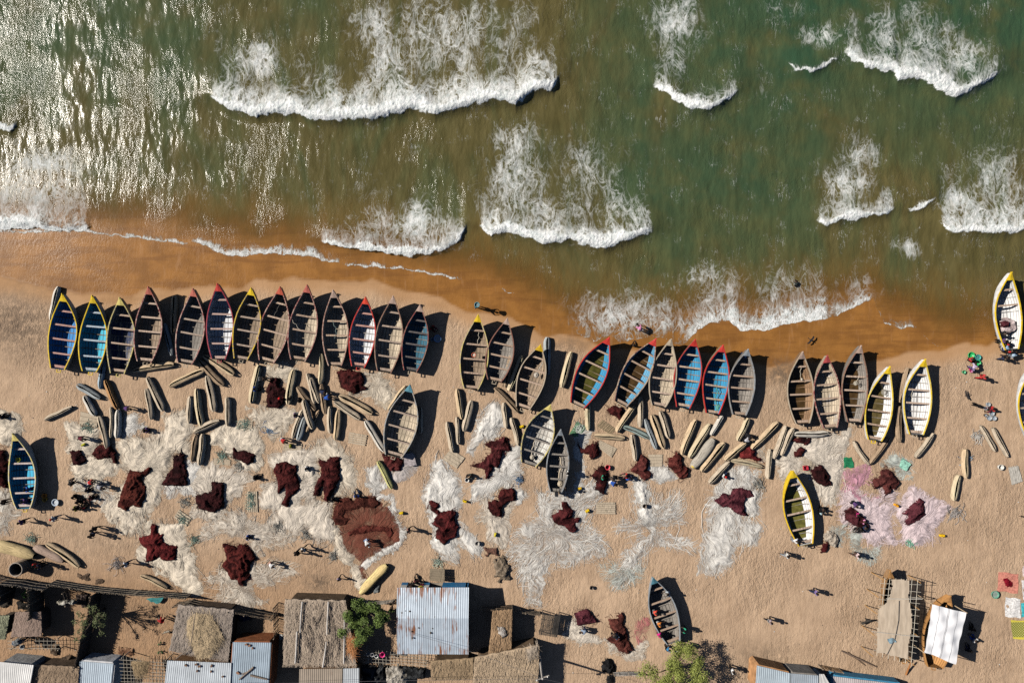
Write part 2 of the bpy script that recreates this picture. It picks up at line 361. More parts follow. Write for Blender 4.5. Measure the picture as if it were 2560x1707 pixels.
SWASH = [  # the foam edge of spent waves on the sand: x0, x1, dense px, lace reach, lace amount
 (-60, 335, 8, 30, .4), (300, 480, 11, 22, .5), (470, 860, 22, 30, .55), (850, 1160, 9, 26, .45), (1240, 1300, 4, 8, .3), (1420, 1720, 3, 110, .5), (1700, 1830, 40, 120, .74), (1800, 2080, 46, 105, .78), (2060, 2190, 20, 90, .7), (2180, 2298, 7, 40, .46), (2285, 2362, 3, 5, .2)]
PATCH = [  # lacy leftovers: cx, cy, rx, ry, amount
 (1130, 100, 220, 130, .50), (930, 60, 70, 60, .48), (965, 150, 60, 60, .55), (640, 165, 60, 60, .62), (1330, 60, 70, 70, .36), (1300, 360, 60, 60, .58), (1290, 460, 80, 110, .56), (1480, 460, 130, 120, .42), (1420, 520, 170, 70, .46), (1555, 520, 60, 50, .5), (1690, 60, 60, 90, .55), (1690, 150, 45, 60, .5), (2050, 90, 50, 35, .45), (2260, 60, 120, 60, .42), (2220, 110, 70, 50, .5), (2330, 110, 60, 70, .55), (2400, 160, 80, 60, .55), (1050, 570, 90, 60, .58), (970, 560, 110, 60, .45), (920, 500, 100, 60, .3), (120, 410, 70, 40, .66), (80, 480, 130, 100, .56), (2150, 380, 40, 60, .52), (2130, 460, 70, 50, .55), (2480, 440, 110, 90, .48), (2400, 500, 60, 40, .58), (2265, 620, 30, 30, .52), (1770, 690, 60, 40, .45), (1950, 250, 160, 60, .2), (860, 320, 30, 80, .2), (2500, 380, 90, 80, .3), (1560, 790, 150, 55, .62), (1650, 800, 80, 50, .6), (1330, 640, 90, 30, .25), (2140, 730, 60, 40, .5), (2270, 25, 90, 30, .4), (1960, 20, 60, 30, .4)]
def build_water():
    xs = axis(-55, 55, .085, -420, 420); ys = axis(-1.2, 36.5, .085, -1.2, 420)
    X, Y, F = gridmesh(xs, ys); d = depth_m(X, Y); U = X*PXM+1280; Vv = 853.5-Y*PXM
    wig = fbm(X, Y, .7, 4)*14; wig2 = fbm(X, Y, 2.2, 3)*5+fbm(X, Y+9, .8, 2)*8
    foam = np.zeros_like(X); lace = np.zeros_like(X); Z = np.zeros_like(X)
    big = .75+.6*fbm(X, Y, .22, 3)
    for pts, wd, reach, amt, h in FRONTS:
        t = np.array(pts, float); x0, x1 = t[0, 0], t[-1, 0]
        yf = np.interp(U, t[:, 0], t[:, 1])
        inx = sstep(x0-6, x0+16, U)*sstep(x1+6, x1-16, U)
        if x0 < 0: inx = sstep(x1+6, x1-16, U)
        if x1 > 2600: inx = sstep(x0-6, x0+16, U)
        e = yf-Vv+wig2*1.0
        w = wd*(.5+1.1*np.clip(fbm(X*.28, Y*0+3+x0*.01, 1.0, 4)+.35, 0, 1.3))*np.minimum(1, .35+np.minimum(np.abs(U-x0), np.abs(x1-U))/120)
        f = sstep(-2.5, 2.5, e)*(.30+.70*sstep(w*1.5, w*.3, e+wig*.5))*sstep(w*2.6, w*.9, e+wig*.9)
        foam = np.maximum(foam, f*inx)
        lw = reach*1.2*np.maximum(.25, big)
        lf = sstep(-3, 4, e)*np.exp(-np.maximum(e-w*.5, 0)/lw)*amt*1.25
        lace = np.maximum(lace, lf*inx)
        # crest: steep towards the beach, long back slope
        em = (yf-Vv)/PXM; ex = sstep(x0-70, x0+60, U)*sstep(x1+70, x1-60, U)
        if x0 < 0: ex = sstep(x1+70, x1-60, U)
        if x1 > 2600: ex = sstep(x0-70, x0+60, U)
        Z += h*ex*np.where(em < .5, np.exp(-((em-.5)/.75)**2), np.exp(-((em-.5)/2.6)**2))
    for x0, x1, wd, reach, amt in SWASH:
        inx = sstep(x0-10, x0+25, U)*sstep(x1+10, x1-25, U); e = d*PXM + wig2*.6
        w = wd*(.55+(.9 if wd > 6 else .7)*np.clip(fbm(X*.33, Y*0+9, 1.0, 4)+.4, 0, 1.4))
        foam = np.maximum(foam, sstep(-1.5, 2, e)*sstep(w*1.5, w*.4, e+wig*.6*min(1, wd/14))*inx*(.80 if wd > 40 else .70 if wd > 4 else .74))
        lace = np.maximum(lace, sstep(-2, 3, e)*np.exp(-np.maximum(e-w*.6, 0)/reach)*amt*inx)
    for cx, cy, rx, ry, a in PATCH:
        q = ((U-cx+wig*1.5)/(rx*1.22))**2+((Vv-cy+wig)/(ry*1.22))**2
        lace = np.maximum(lace, (a-.005)*np.exp(-q*.75)*(.8+.4*big))
    foam = np.clip(foam, 0, 1)
    lump = np.abs(fbm(X, Y, 2.4, 3))
    Z += foam*(.02+.12*lump)*sstep(0, 2.5, d) + .03*foam*lump
    deep = sstep(2, 9, d)
    Z += deep*(.05*fbm(X*1.5, Y*.55, .8, 3) + .20*fbm(X*.3, Y, .25, 2))
    Z = Z*sstep(-.2, 1.2, d)*1.0 + .012 + np.maximum(0, -0.002*d)
    far = sstep(60, 120, np.hypot(X, Y)); Z = Z*(1-far)+.012*far
    teal = np.clip(sstep(500, 40, Vv)*sstep(1250, 2000, U)*.9 + .5*sstep(420, 60, Vv)*sstep(1000, 250, U) + .6*np.exp(-((U-1690)/260)**2-((Vv-430)/160)**2)+.4*np.exp(-((U-1900)/160)**2-((Vv-500)/120)**2) + fbm(X*.5, Y*.25, .25, 3)*.45, 0, 1)
    keep = (d.ravel()[F] > -.12).any(1); F = F[keep]
    g = G('lake_water'); v = g.co()
    dp0, dp, fo, la, te = g.attr('depth'), g.attr('murk'), g.attr('foam'), g.attr('lace'), g.attr('teal')
    sv = g.co(False, (1.4, .45, 1)); n1 = g.noise(sv, .16, 5., .6, .8); n2 = g.noise(sv, .7, 5., .6); n3 = g.noise(v, .3, 4.)
    olive = g.mix(g.map(n2, .3, .7), (.076, .066, .024), (.108, .092, .037)); green = g.mix(g.map(n2, .3, .7), (.058, .068, .029), (.084, .092, .038))
    tealc = (.020, .066, .038)
    col = g.mix(g.map(g.add(n1, g.mul(te, .35)), .47, .68), olive, green); col = g.mix(g.mul(g.mul(te, .8), g.map(n3, .25, .62)), col, tealc)
    shal = g.mix(g.map(n2, .35, .7), (.165, .092, .025), (.122, .082, .026))
    col = g.mix(g.map(g.add(dp, g.mul(g.math('SUBTRACT', n1, .5), 5.0)), 1.5, 7.5), shal, col)
    # foam: heaped on the crests, lace behind them
    lv = g.co(False, (1.3, .68, 1)); a1 = g.ridge(lv, .62, 5., 1.6); a2 = g.ridge(lv, 1.9, 5., 1.2); a3 = g.noise(lv, .38, 4., .6, .6); a4 = g.noise(lv, 6., 4., .7)
    lacev = g.add(g.add(g.mul(g.math('MAXIMUM', a1, g.mul(a2, .9)), .75), g.mul(a3, .70)), g.add(g.mul(a4, .22), la))
    lf = g.mul(g.map(lacev, 1.40, 1.98), g.map(la, .06, .22))
    ff = g.map(g.add(fo, g.mul(g.math('SUBTRACT', g.math('MAXIMUM', a1, a2), .72), g.math('MULTIPLY_ADD', fo, -.9, 1.25))), .40, .95); ff = g.mul(ff, g.map(a4, .26, .46, .55, 1.0)); fk = g.mul(g.map(g.ridge(g.co(False, (2.4, .42, 1)), 1.5, 3., .8), .955, .995), g.map(g.noise(v, .45, 4., .65), .52, .66)); ff = g.math('MAXIMUM', ff, g.mul(g.mul(fk, .5), g.map(dp, .5, 3.0)))  # fk: thin white streaks, painted glints as well as foam threads
    ftot = g.math('MAXIMUM', g.mul(lf, .86), ff)
    fcol = g.mix(g.map(g.noise(v, 2.2, 5., .7), .35, .62), (.55, .60, .60), (.82, .84, .84)); col2 = g.mix(ftot, col, fcol)
    # wavelets: crests lie along the shore-normal, fetch from the left
    w1 = g.noise(g.co(False, (1.0, .34, 1), (0, 0, .12)), 1.15, 3., .55, .5); w2 = g.noise(g.co(False, (1.0, .42, 1), (0, 0, -.15)), 3.4, 3., .6, .4); w3 = g.noise(v, 9., 3., .6)
    gust = g.map(g.noise(v, .18, 3.), .34, .72, .30, 1.08)
    hh = g.add(g.add(g.mul(w1, .66), g.mul(w2, .62)), g.mul(w3, .36))
    bm = g.bump(hh, g.mul(gust, .40), .34)
    fb = g.bump(g.add(a4, g.noise(v, 2.6, 5., .7)), .6, .14)
    nrm = g.n('ShaderNodeMix', data_type='VECTOR'); g.put(nrm.inputs[0], ftot); g.put(nrm.inputs[4], bm); g.put(nrm.inputs[5], fb)
    film = g.map(dp, .0, 5.0, .03, 1.0)
    al = g.math('MAXIMUM', film, g.mul(ftot, .97)); al = g.mul(al, g.map(dp0, -.08, .03))
    m = g.out(col2, g.math('MULTIPLY_ADD', ftot, .7, .17), nrm.outputs[1], .5, 0, al)
    g.b.inputs['IOR'].default_value = 1.33
    o = npmesh('water', np.stack([X, Y, Z], -1).reshape(-1, 3), F, m, {'depth': d, 'murk': depth_c(X, Y), 'foam': foam, 'lace': lace, 'teal': teal})
    tag(o, 'green brown lake water breaking in white foam on the beach', None, None, 'structure')
build_water()
# ================================================================ PLANK FISHING BOATS
def lerp_tab(tab, t): return float(np.interp(t, [a for a, b in tab], [b for a, b in tab]))
WT = [(0, .50), (.1, .69), (.2, .84), (.3, .94), (.4, 1.0), (.5, .99), (.6, .92), (.7, .77), (.79, .57), (.87, .37), (.94, .18), (1.0, .015)]
WP = [1.0]
def wt(t): return lerp_tab(WT, t**WP[0])
def zgun(t): return 1.10 + .08*(1-t)**2 + .95*max(0, t-.45)**2/.3025
def zkeel(t): return .10 + (1.35*((t-.74)/.26)**2 if t > .74 else 0) + .06*(1-t)
WOOD = (.275, .205, .145); GREYW = (.22, .20, .18); PALEW = (.43, .36, .27); DARKW = (.20, .15, .11); BROWNW = (.25, .155, .09)
YEL = (.72, .50, .02); PYEL = (.66, .55, .18); RED = (.50, .035, .025); DRED = (.22, .05, .05); SALM = (.48, .14, .10); PINKW = (.44, .32, .26); BLUE = (.025, .13, .40); LBLUE = (.03, .23, .42); TEALB = (.10, .26, .33); WHITE = (.72, .72, .72); GREYB = (.28, .31, .34); ORANGEW = (.46, .235, .085); BRN = (.25, .12, .09)
BOAT_GROUP = 'plank fishing boats drawn up on the beach'
def hull_rows(L, B, inset=0.0, n=25):
    rows = []
    for i in range(n):
        t = i/(n-1); w = max(wt(t)*B/2 - inset, .012); zg = zgun(t); zk = min(zkeel(t)+inset*1.6, zg-.06); y = (t-.5)*L
        if inset and i == 0: y += inset
        if inset and i == n-1: y -= inset*3
        h = zg-zk
        prof = [(1.0, 1.0), (.975, .78), (.93, .55), (.85, .32), (.72, .14), (.5, .045), (.25, .012), (0, 0)]
        r = [(-w*a, y, zk+h*b) for a, b in prof] + [(w*a, y, zk+h*b) for a, b in prof[-2::-1]]
        rows.append(r)
    return rows
def plank_boat(p_bow, p_stern, beam, rim, deck, inner, label, name='fishing_boat', wood=WOOD, wear=.45, thw=None, water=None, bracket=None, rim2=None, seed=0, outer=None, nthw=5, zoff=0.0):
    r = random.Random(seed); WP[0] = r.uniform(.90, 1.10)
    kb = (CAMH-1.95)/CAMH; ks = (CAMH-1.15)/CAMH
    b = Vector((p_bow.x*kb, p_bow.y*kb)); s = Vector((p_stern.x*ks, p_stern.y*ks))
    d = b-s; L = d.length; B = beam*(CAMH-1.1)/CAMH; c = (b+s)/2; rz = math.atan2(d.y, d.x)-math.pi/2
    root = thing(name, (c.x, c.y, zoff), rz, label, 'fishing boat', BOAT_GROUP)
    root.rotation_euler = (0, R(r.uniform(-2.5, 2.5)), rz)
    o = MB(); rows = hull_rows(L, B); o.grid(rows); o.ngon(rows[0][::-1])
    i0 = len(o.v); inn = hull_rows(L, B, .045); o.grid(inn, 1); o.ngon(inn[0], 1)
    o.grid([rows[0], inn[0]], 0)
    st = [0]*len(o.v); npf = len(rows[0])
    for i in range(len(o.v)):
        if i >= i0: st[i] = ((i-i0) % npf)*.95+.02
    ow = outer or (tuple(x*.8 for x in wood)); o.at['strake'] = st
    mi_in = m_hullin(inner, wood, wear)
    hull = o.build('hull', [m_paint(ow, .3, wood), mi_in], root, False)
    # rail round the top edge
    g = MB()
    for sgn in (-1, 1):
        R0 = []
        for i in range(25):
            t = i/24; w = max(wt(t)*B/2, .03); z = zgun(t); y = (t-.5)*L
            R0.append([(sgn*(w+.035), y, z-.06), (sgn*(w+.035), y, z+.035), (sgn*(w-.06), y, z+.035), (sgn*(w-.06), y, z-.06)])
        g.grid(R0, 0, True)
        g.ngon(R0[0])
    g.build('gunwale', m_paint(rim, .28 if rim2 is None else .5, rim2 or wood), root)
    # bow deck
    k = MB(); P = []
    for t in (.905, .94, .97, 1.0):
        w = max(wt(t)*B/2+.03, .035); P.append([(-w, (t-.5)*L, zgun(t)+.04), (0, (t-.5)*L, zgun(t)+.075), (w, (t-.5)*L, zgun(t)+.04)])
    k.grid(P); P2 = [[(x, y, z-.07) for x, y, z in q] for q in P]; k.grid(P2); k.grid([P[0], P2[0]]); k.grid([P[-1], P2[-1]])
    k.box((0, L/2+.03, zgun(1)+.02), (.07, .10, .26), mi=0)
    k.build('bow_deck', m_paint(deck, .15, wood), root)
    ts = [(.78, .59, .40, .205, .035), (.79, .60, .41, .21, .035)][seed % 2][:nthw]
    tm = m_wood(thw or r.choice([(.40, .30, .23), (.36, .265, .20), (.43, .33, .26), (.33, .26, .21)]))
    tilt = r.uniform(-.03, .03)
    for j, t in enumerate(ts):
        t2 = t+r.uniform(-.008, .008); w = wt(t2)*B/2-.045; mb = MB()
        z = zgun(t2)-.20-(.1 if t2 > .7 else 0)
        w *= .965
        mb.box((0, (t2-.5)*L, z), (2*w, .165 if t2 > .1 else .24, .05), tilt+r.uniform(-.012, .012)); mb.build('thwart', tm, root)
    wm = m_wood(tuple(x*1.1 for x in wood))
    for t in (.88, .685, .495, .30, .12):
        mb = MB(); w = wt(t)*B/2-.07; zk = zkeel(t); h = zgun(t)-zk; y = (t-.5)*L
        pts = [(-w*.96, y, zk+h*.8), (-w*.84, y, zk+h*.36), (-w*.55, y, zk+h*.13+.08), (0, y, zk+.17), (w*.55, y, zk+h*.13+.08), (w*.84, y, zk+h*.36), (w*.96, y, zk+h*.8)]
        mb.tube(pts, .038, 4); mb.build('rib', wm, hull)
    if water:
        q = MB(); a = []; bb = []
        for i in range(9):
            t = .06+.74*i/8; w = wt(t)*B/2*.60; a.append((-w, (t-.5)*L, .33)); bb.append((w, (t-.5)*L, .33))
        q.grid([a, bb]); q.build('bilge_water', m_bilge(water), root)
    br = MB(); bw = .36; y = -L/2
    for sx in (-1, 1): br.box((sx*bw/2, y-.16, .92), (.06, .32, .07))
    br.box((0, y-.31, .92), (bw, .06, .07)); br.box((0, y-.03, .62), (.10, .06, .85))
    br.build('motor_bracket', m_paint(bracket, .3, wood) if bracket else m_wood(PALEW), root)
    return root
@memo
def m_bilge(c): g = G('bilge_water'); n = g.noise(g.co(True), 2.5, 4.); return g.out(g.mix(g.map(n, .35, .65), tuple(x*.6 for x in c), c), .12, g.bump(n, .15, .02), .4)
# tile, bow, stern, beam, rim, deck, inner, wear, wood, opts, label
OLV = (.09, .085, .02); BWT = (.085, .05, .02)
BOATS = [
 ('A0', (613, 218), (562, 950), 272, YEL, YEL, (.04, .24, .58), .25, WOOD, dict(thw=(.40, .24, .21), bracket=YEL, outer=(.6, .6, .55)), 'bright blue boat with fully yellow rim at the left end of the shore row'),
 ('A0', (903, 235), (872, 975), 268, YEL, YEL, (.06, .46, .64), .15, WOOD, dict(thw=(.36, .42, .47), bracket=YEL, outer=(.6, .6, .55)), 'cyan blue boat with yellow rim, second from left in the shore row'),
 ('A0', (1170, 255), (1145, 993), 268, PYEL, PYEL, (.02, .035, .09), .6, GREYW, dict(rim2=GREYW, bracket=PYEL), 'worn boat with pale yellow bow and dark navy lining beside the cyan blue boat'),
 ('A0', (1458, 150), (1412, 880), 268, DRED, SALM, DARKW, .9, WOOD, dict(rim2=PINKW), 'wooden boat with salmon red bow, fourth from left, a dugout lying across its stern'),
 ('A1', (140, 170), (50, 900), 272, DRED, SALM, DARKW, .9, GREYW, dict(rim2=PINKW), 'wooden boat with salmon red bow just left of the white lined boat with crimson rim'),
 ('A1', (367, 118), (375, 855), 262, (.30, .03, .05), (.50, .05, .04), (.62, .64, .68), .35, (.35, .33, .31), dict(thw=(.42, .30, .26), bracket=(.3, .03, .05)), 'white lined boat with crimson rim and red bow, sixth from left in the shore row'),
 ('A1', (695, 160), (590, 855), 258, YEL, YEL, DARKW, .9, WOOD, dict(rim2=WOOD), 'bare wood boat with a yellow painted bow between two red bowed boats'),
 ('A1', (992, 152), (850, 880), 288, DRED, (.46, .09, .05), DARKW, .9, WOOD, dict(rim2=PINKW), 'wooden boat with brick red bow lying aslant, maroon net heap below its stern'),
 ('A1', (1240, 130), (1150, 865), 276, DRED, (.44, .12, .09), DARKW, .9, PALEW, dict(rim2=PINKW), 'wooden boat with dusty red bow and a dark dugout on its right'),
 ('A1', (1505, 182), (1520, 918), 255, BRN, PINKW, DARKW, .9, PALEW, dict(rim2=PINKW), 'bare wood boat with faded pink bow left of the bright red rimmed boat'),
 ('A1', (1822, 250), (1745, 930), 252, RED, (.62, .06, .03), (.62, .64, .68), .4, (.35, .33, .31), dict(thw=(.42, .24, .2), bracket=RED), 'white lined boat with bright red rim and bow'),
 ('A2', (325, 240), (235, 980), 266, BRN, PINKW, DARKW, .95, PALEW, dict(rim2=WOOD), 'bare wood boat with dull pink bow just left of the teal lined boat'),
 ('A2', (587, 325), (490, 970), 250, DRED, PINKW, (.025, .11, .17), .35, GREYW, dict(thw=(.10, .09, .09), rim2=WOOD), 'teal blue lined boat with pink bow at the right end of the left row'),
 ('A2', (1155, 420), (1085, 1145), 275, PYEL, YEL, DARKW, .95, WOOD, dict(rim2=PALEW), 'wooden boat with yellow bow and pale yellow rim beside the gap in the row'),
 ('A2', (1440, 455), (1315, 1065), 264, BRN, PINKW, GREYW, .95, GREYW, dict(rim2=BRN), 'grey wood boat with brownish pink bow, right of the pale yellow rimmed boat'),
 ('A2', (1778, 715), (1600, 1335), 268, PALEW, (.66, .42, .02), DARKW, .95, WOOD, dict(rim2=PALEW), 'wooden boat with orange yellow bow holding loose netting and a blue bundle'),
 ('A2', (490, 1108), (325, 1805), 312, GREYB, TEALB, DARKW, .95, PALEW, dict(rim2=PALEW, outer=GREYB), 'large wooden boat with blue green bow standing alone behind the first row'),
 ('M2', (1860, 45), (1648, 630), 292, PYEL, PYEL, (.55, .55, .52), .6, (.4, .38, .35), dict(rim2=GREYW, thw=GREYW), 'grey white boat with pale yellow bow in the second row, netting scraps inside'),
 ('M3', (200, 290), (155, 900), 218, GREYB, GREYB, DARKW, .95, GREYW, dict(rim2=GREYW, thw=GREYW), 'small grey boat with grey bow and an outboard at its stern'),
 ('A3', (672, 640), (362, 1305), 290, RED, RED, LBLUE, .2, WOOD, dict(water=OLV, outer=RED), 'blue boat with red rim lying aslant with olive water in its bottom'),
 ('A3', (1130, 655), (785, 1290), 268, BRN, (.55, .05, .04), (.10, .30, .48), .35, WOOD, dict(water=BWT, rim2=PALEW), 'slanting boat with light blue sides, red bow and brown water in its bottom'),
 ('A3', (1280, 660), (1160, 1315), 262, PALEW, PALEW, PALEW, .9, PALEW, dict(rim2=PALEW), 'pale bleached wood boat with unpainted bow'),
 ('A3', (1525, 665), (1405, 1330), 262, RED, RED, LBLUE, .2, WOOD, dict(rim2=DRED), 'sky blue boat with red bow right of the pale bleached boat'),
 ('A3', (1782, 720), (1685, 1385), 258, RED, (.62, .05, .04), LBLUE, .25, WOOD, dict(), 'sky blue boat with red rim all round and green netting on its floor'),
 ('A4', (265, 760), (185, 1400), 262, GREYB, GREYB, GREYW, .95, GREYW, dict(rim2=GREYW), 'weathered grey boat with blue grey bow at the end of the middle row'),
 ('A4', (797, 785), (805, 1485), 266, PALEW, PINKW, DARKW, .95, BROWNW, dict(water=BWT, rim2=PALEW), 'wooden boat with plain pinkish wood bow at the left end of the right row'),
 ('A4', (1052, 820), (1085, 1528), 258, DRED, (.42, .07, .07), (.45, .42, .4), .75, PALEW, dict(rim2=PINKW), 'pale wood boat with dark red bow in the right row'),
 ('A4', (1372, 725), (1310, 1470), 255, BRN, PINKW, (.36, .33, .32), .9, GREYW, dict(water=BWT, rim2=WOOD), 'grey brown boat with brown bow reaching furthest to the water in the right row'),
 ('A4', (1665, 930), (1520, 1648), 258, YEL, YEL, WHITE, .2, GREYW, dict(water=(.13, .10, .04), rim2=PYEL, bracket=YEL, outer=WHITE), 'white lined boat with brown water on its floor, fourth in the right row'),
 ('A5', (988, 1015), (905, 1748), 270, YEL, YEL, WHITE, .3, (.36, .34, .33), dict(rim2=PYEL, outer=WHITE), 'white lined boat with yellow rim at the right end of the right row'),
 ('A5', (1832, 165), (1842, 915), 255, YEL, YEL, WHITE, .15, (.5, .5, .5), dict(outer=WHITE, nthw=2), 'white boat with yellow bow half in the lake, net piled aboard'),
 ('S', (2590, 912), (2588, 1092), 68, YEL, YEL, WHITE, .2, WOOD, dict(outer=WHITE), 'white boat with yellow edge cut off by the right border'),
 ('M0', (140, 330), (232, 1065), 268, PYEL, PYEL, (.05, .40, .64), .12, GREYW, dict(thw=(.45, .38, .36), rim2=(.5, .47, .42), bracket=YEL, outer=(.5, .5, .48)), 'blue boat with pale yellow bow standing alone at the left edge'),
 ('M4', (710, 695), (838, 1418), 278, (.66, .42, .02), YEL, WHITE, .2, GREYW, dict(water=(.16, .15, .04), outer=YEL, rim2=YEL), 'white lined boat with thick yellow rim standing alone among the nets'),
 ('L3', (1105, 535), (1308, 1172), 262, GREYB, TEALB, DARKW, .95, GREYW, dict(rim2=GREYB, outer=GREYB), 'grey boat with teal bow below the nets, villagers leaning on its sides'),
]
BO = []
for i, (t, b, s, bm, rim, dk, inn, wear, wood, op, lab) in enumerate(BOATS):
    BO.append(plank_boat(gp(t, *b), gp(t, *s), px(bm, t), rim, dk, inn, lab, wood=wood, wear=wear, seed=i, **op))
plank_boat(gp('L5', 1230, 712), gp('L5', 1090, 1415), px(300), ORANGEW, ORANGEW, ORANGEW, 'new orange wood boat under a white striped tarpaulin', wood=ORANGEW, wear=.5, seed=51, outer=ORANGEW, nthw=2, bracket=ORANGEW)
plank_boat(gp('L5', 650, 460), gp('L5', 800, 1350), px(215), (.3, .19, .1), (.42, .22, .08), (.2, .13, .08), 'unfinished orange wood boat under the grey shade netting', wood=(.24, .15, .08), wear=.5, seed=52, outer=(.34, .2, .1), nthw=2, bracket=ORANGEW)

# ================================================================ DUGOUT CANOES
CG = (.45, .375, .285); CT = (.51, .385, .25); CW = (.56, .52, .46); CB = (.31, .225, .15); CBL = (.28, .36, .42); CGB = (.32, .35, .36); CPALE = (.52, .43, .29); CGRN = (.26, .33, .31); CRST = (.36, .20, .09); CYG = (.48, .46, .20)
def canoe_mesh(r, L, Wd, H):
    o = MB(); n = 17; so = .21+r.random()*.07
    rows = []; bend = r.uniform(-.09, .09)*L/3; kink = r.random()*6
    for i in range(n):
        t = i/(n-1); q = abs(2*t-1)
        k = (1-q**6.5)**.5 if q < 1 else 0
        k = max(k, .50); taper = 1-.12*(t-.5)*(1 if r.random() < 2 else 0)
        w = Wd/2*k*taper; h = H*(.62+.38*k); y = (t-.5)*L; x0 = bend*(1-q*q)+.012*math.sin(9*t+kink)
        zb = .0+.16*H*q**4; lip = so*w*(1.0+.22*math.sin(7*t+kink)); lip = max(lip, .035) if .035 < t < .965 else .012
        row = []
        m = 11
        a0 = math.acos(min(.98, lip/w)) if w > 0 else 0
        for j in range(m):
            a = a0 + (2*math.pi-2*a0 - 0)*j/(m-1) - 0  # sweep round the log the long way
            ang = math.pi/2 - math.acos(min(.98, lip/w)) if False else None
            th = math.pi/2-math.asin(min(.98, lip/w)) + (2*math.pi-2*math.asin(min(.98, lip/w)))*0
            b0 = math.asin(min(.98, lip/w)); th = math.pi/2 - b0 - (2*math.pi-2*b0)*j/(m-1)
            rr = 1+.035*math.sin(3*th+kink+4*t)+.03*math.sin(11*t+2*kink)
            row.append((x0+w*math.cos(th)*rr, y, zb+h/2+h/2*math.sin(th)*rr))
        top = zb+h
        xi = lip
        inner = [(x0-xi, y, top-.05), (x0-w*.62, y, zb+h*.62), (x0-w*.45, y, zb+h*.25), (x0, y, zb+h*.16), (x0+w*.45, y, zb+h*.25), (x0+w*.62, y, zb+h*.62), (x0+xi, y, top-.05)]
        rows.append(row+inner)
    outer = [q[:11] for q in rows]; inn = [[q[10]]+q[11:]+[q[0]] for q in rows]
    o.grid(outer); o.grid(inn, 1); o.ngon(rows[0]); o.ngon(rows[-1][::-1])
    rim = MB()
    for sgn in (0, 1):
        pts = [Vector(q[0] if sgn else q[10]) for q in rows[1:-1]]
        rim.tube([p+Vector((.02 if not sgn else -.02, 0, -.005)) if False else p for p in pts], .016, 4)
    return o, rim
def canoe(t, a, b, w, c, label, over=False, roll=None, seed=0, z=0.0, tip=None, hh=.46):
    r = random.Random(seed*13+5); A = gp(t, *a, z+.3); B = gp(t, *b, z+.3); d = B-A; L = d.length; m = (A+B)/2; Wd = px(w, t)*(CAMH-.3)/CAMH*.92
    rz = math.atan2(d.y, d.x)-math.pi/2
    if r.random() < .5 and not over: rz += math.pi; 
    root = thing('dugout_canoe', (m.x, m.y, z), rz, label, 'dugout canoe', 'dugout canoes lying on the sand')
    H = min(hh, Wd*.72)+.04; o, rim = canoe_mesh(r, L, Wd, H)
    # roll: the slot faces a little to one side
    ro = roll if roll is not None else r.uniform(-.22, .22)
    if over: ro = math.pi+r.uniform(-.15, .15)
    M = Matrix.Translation((0, 0, H*.5)) @ Matrix.Rotation(ro, 4, 'Y') @ Matrix.Translation((0, 0, -H*.5))
    cc = tuple(x*r.uniform(.86, 1.14) for x in c)
    h = o.build('hull', [m_canoe(c), m_wood((.09, .07, .055))], root, True); h.data.transform(M)  # inner wood coloured extra dark, standing in for shade inside the slot
    q = rim.build('rim', m_canoe(tuple(min(.7, x*1.35) for x in c)), h, True); q.data.transform(M)
    if tip:
        e = MB(); y = (B-A).length/2*.93*(1 if tip[1] else -1); e.lathe([(.02, -.13), (Wd*.24, -.09), (Wd*.27, .05), (Wd*.1, .14), (.01, .15)], (0, 0, 0), 8)
        k = e.build('painted_tip', m_paint(tip[0], .1), root); k.location = (0, y, H*.55); k.rotation_euler = (R(-90), 0, 0)
    return root
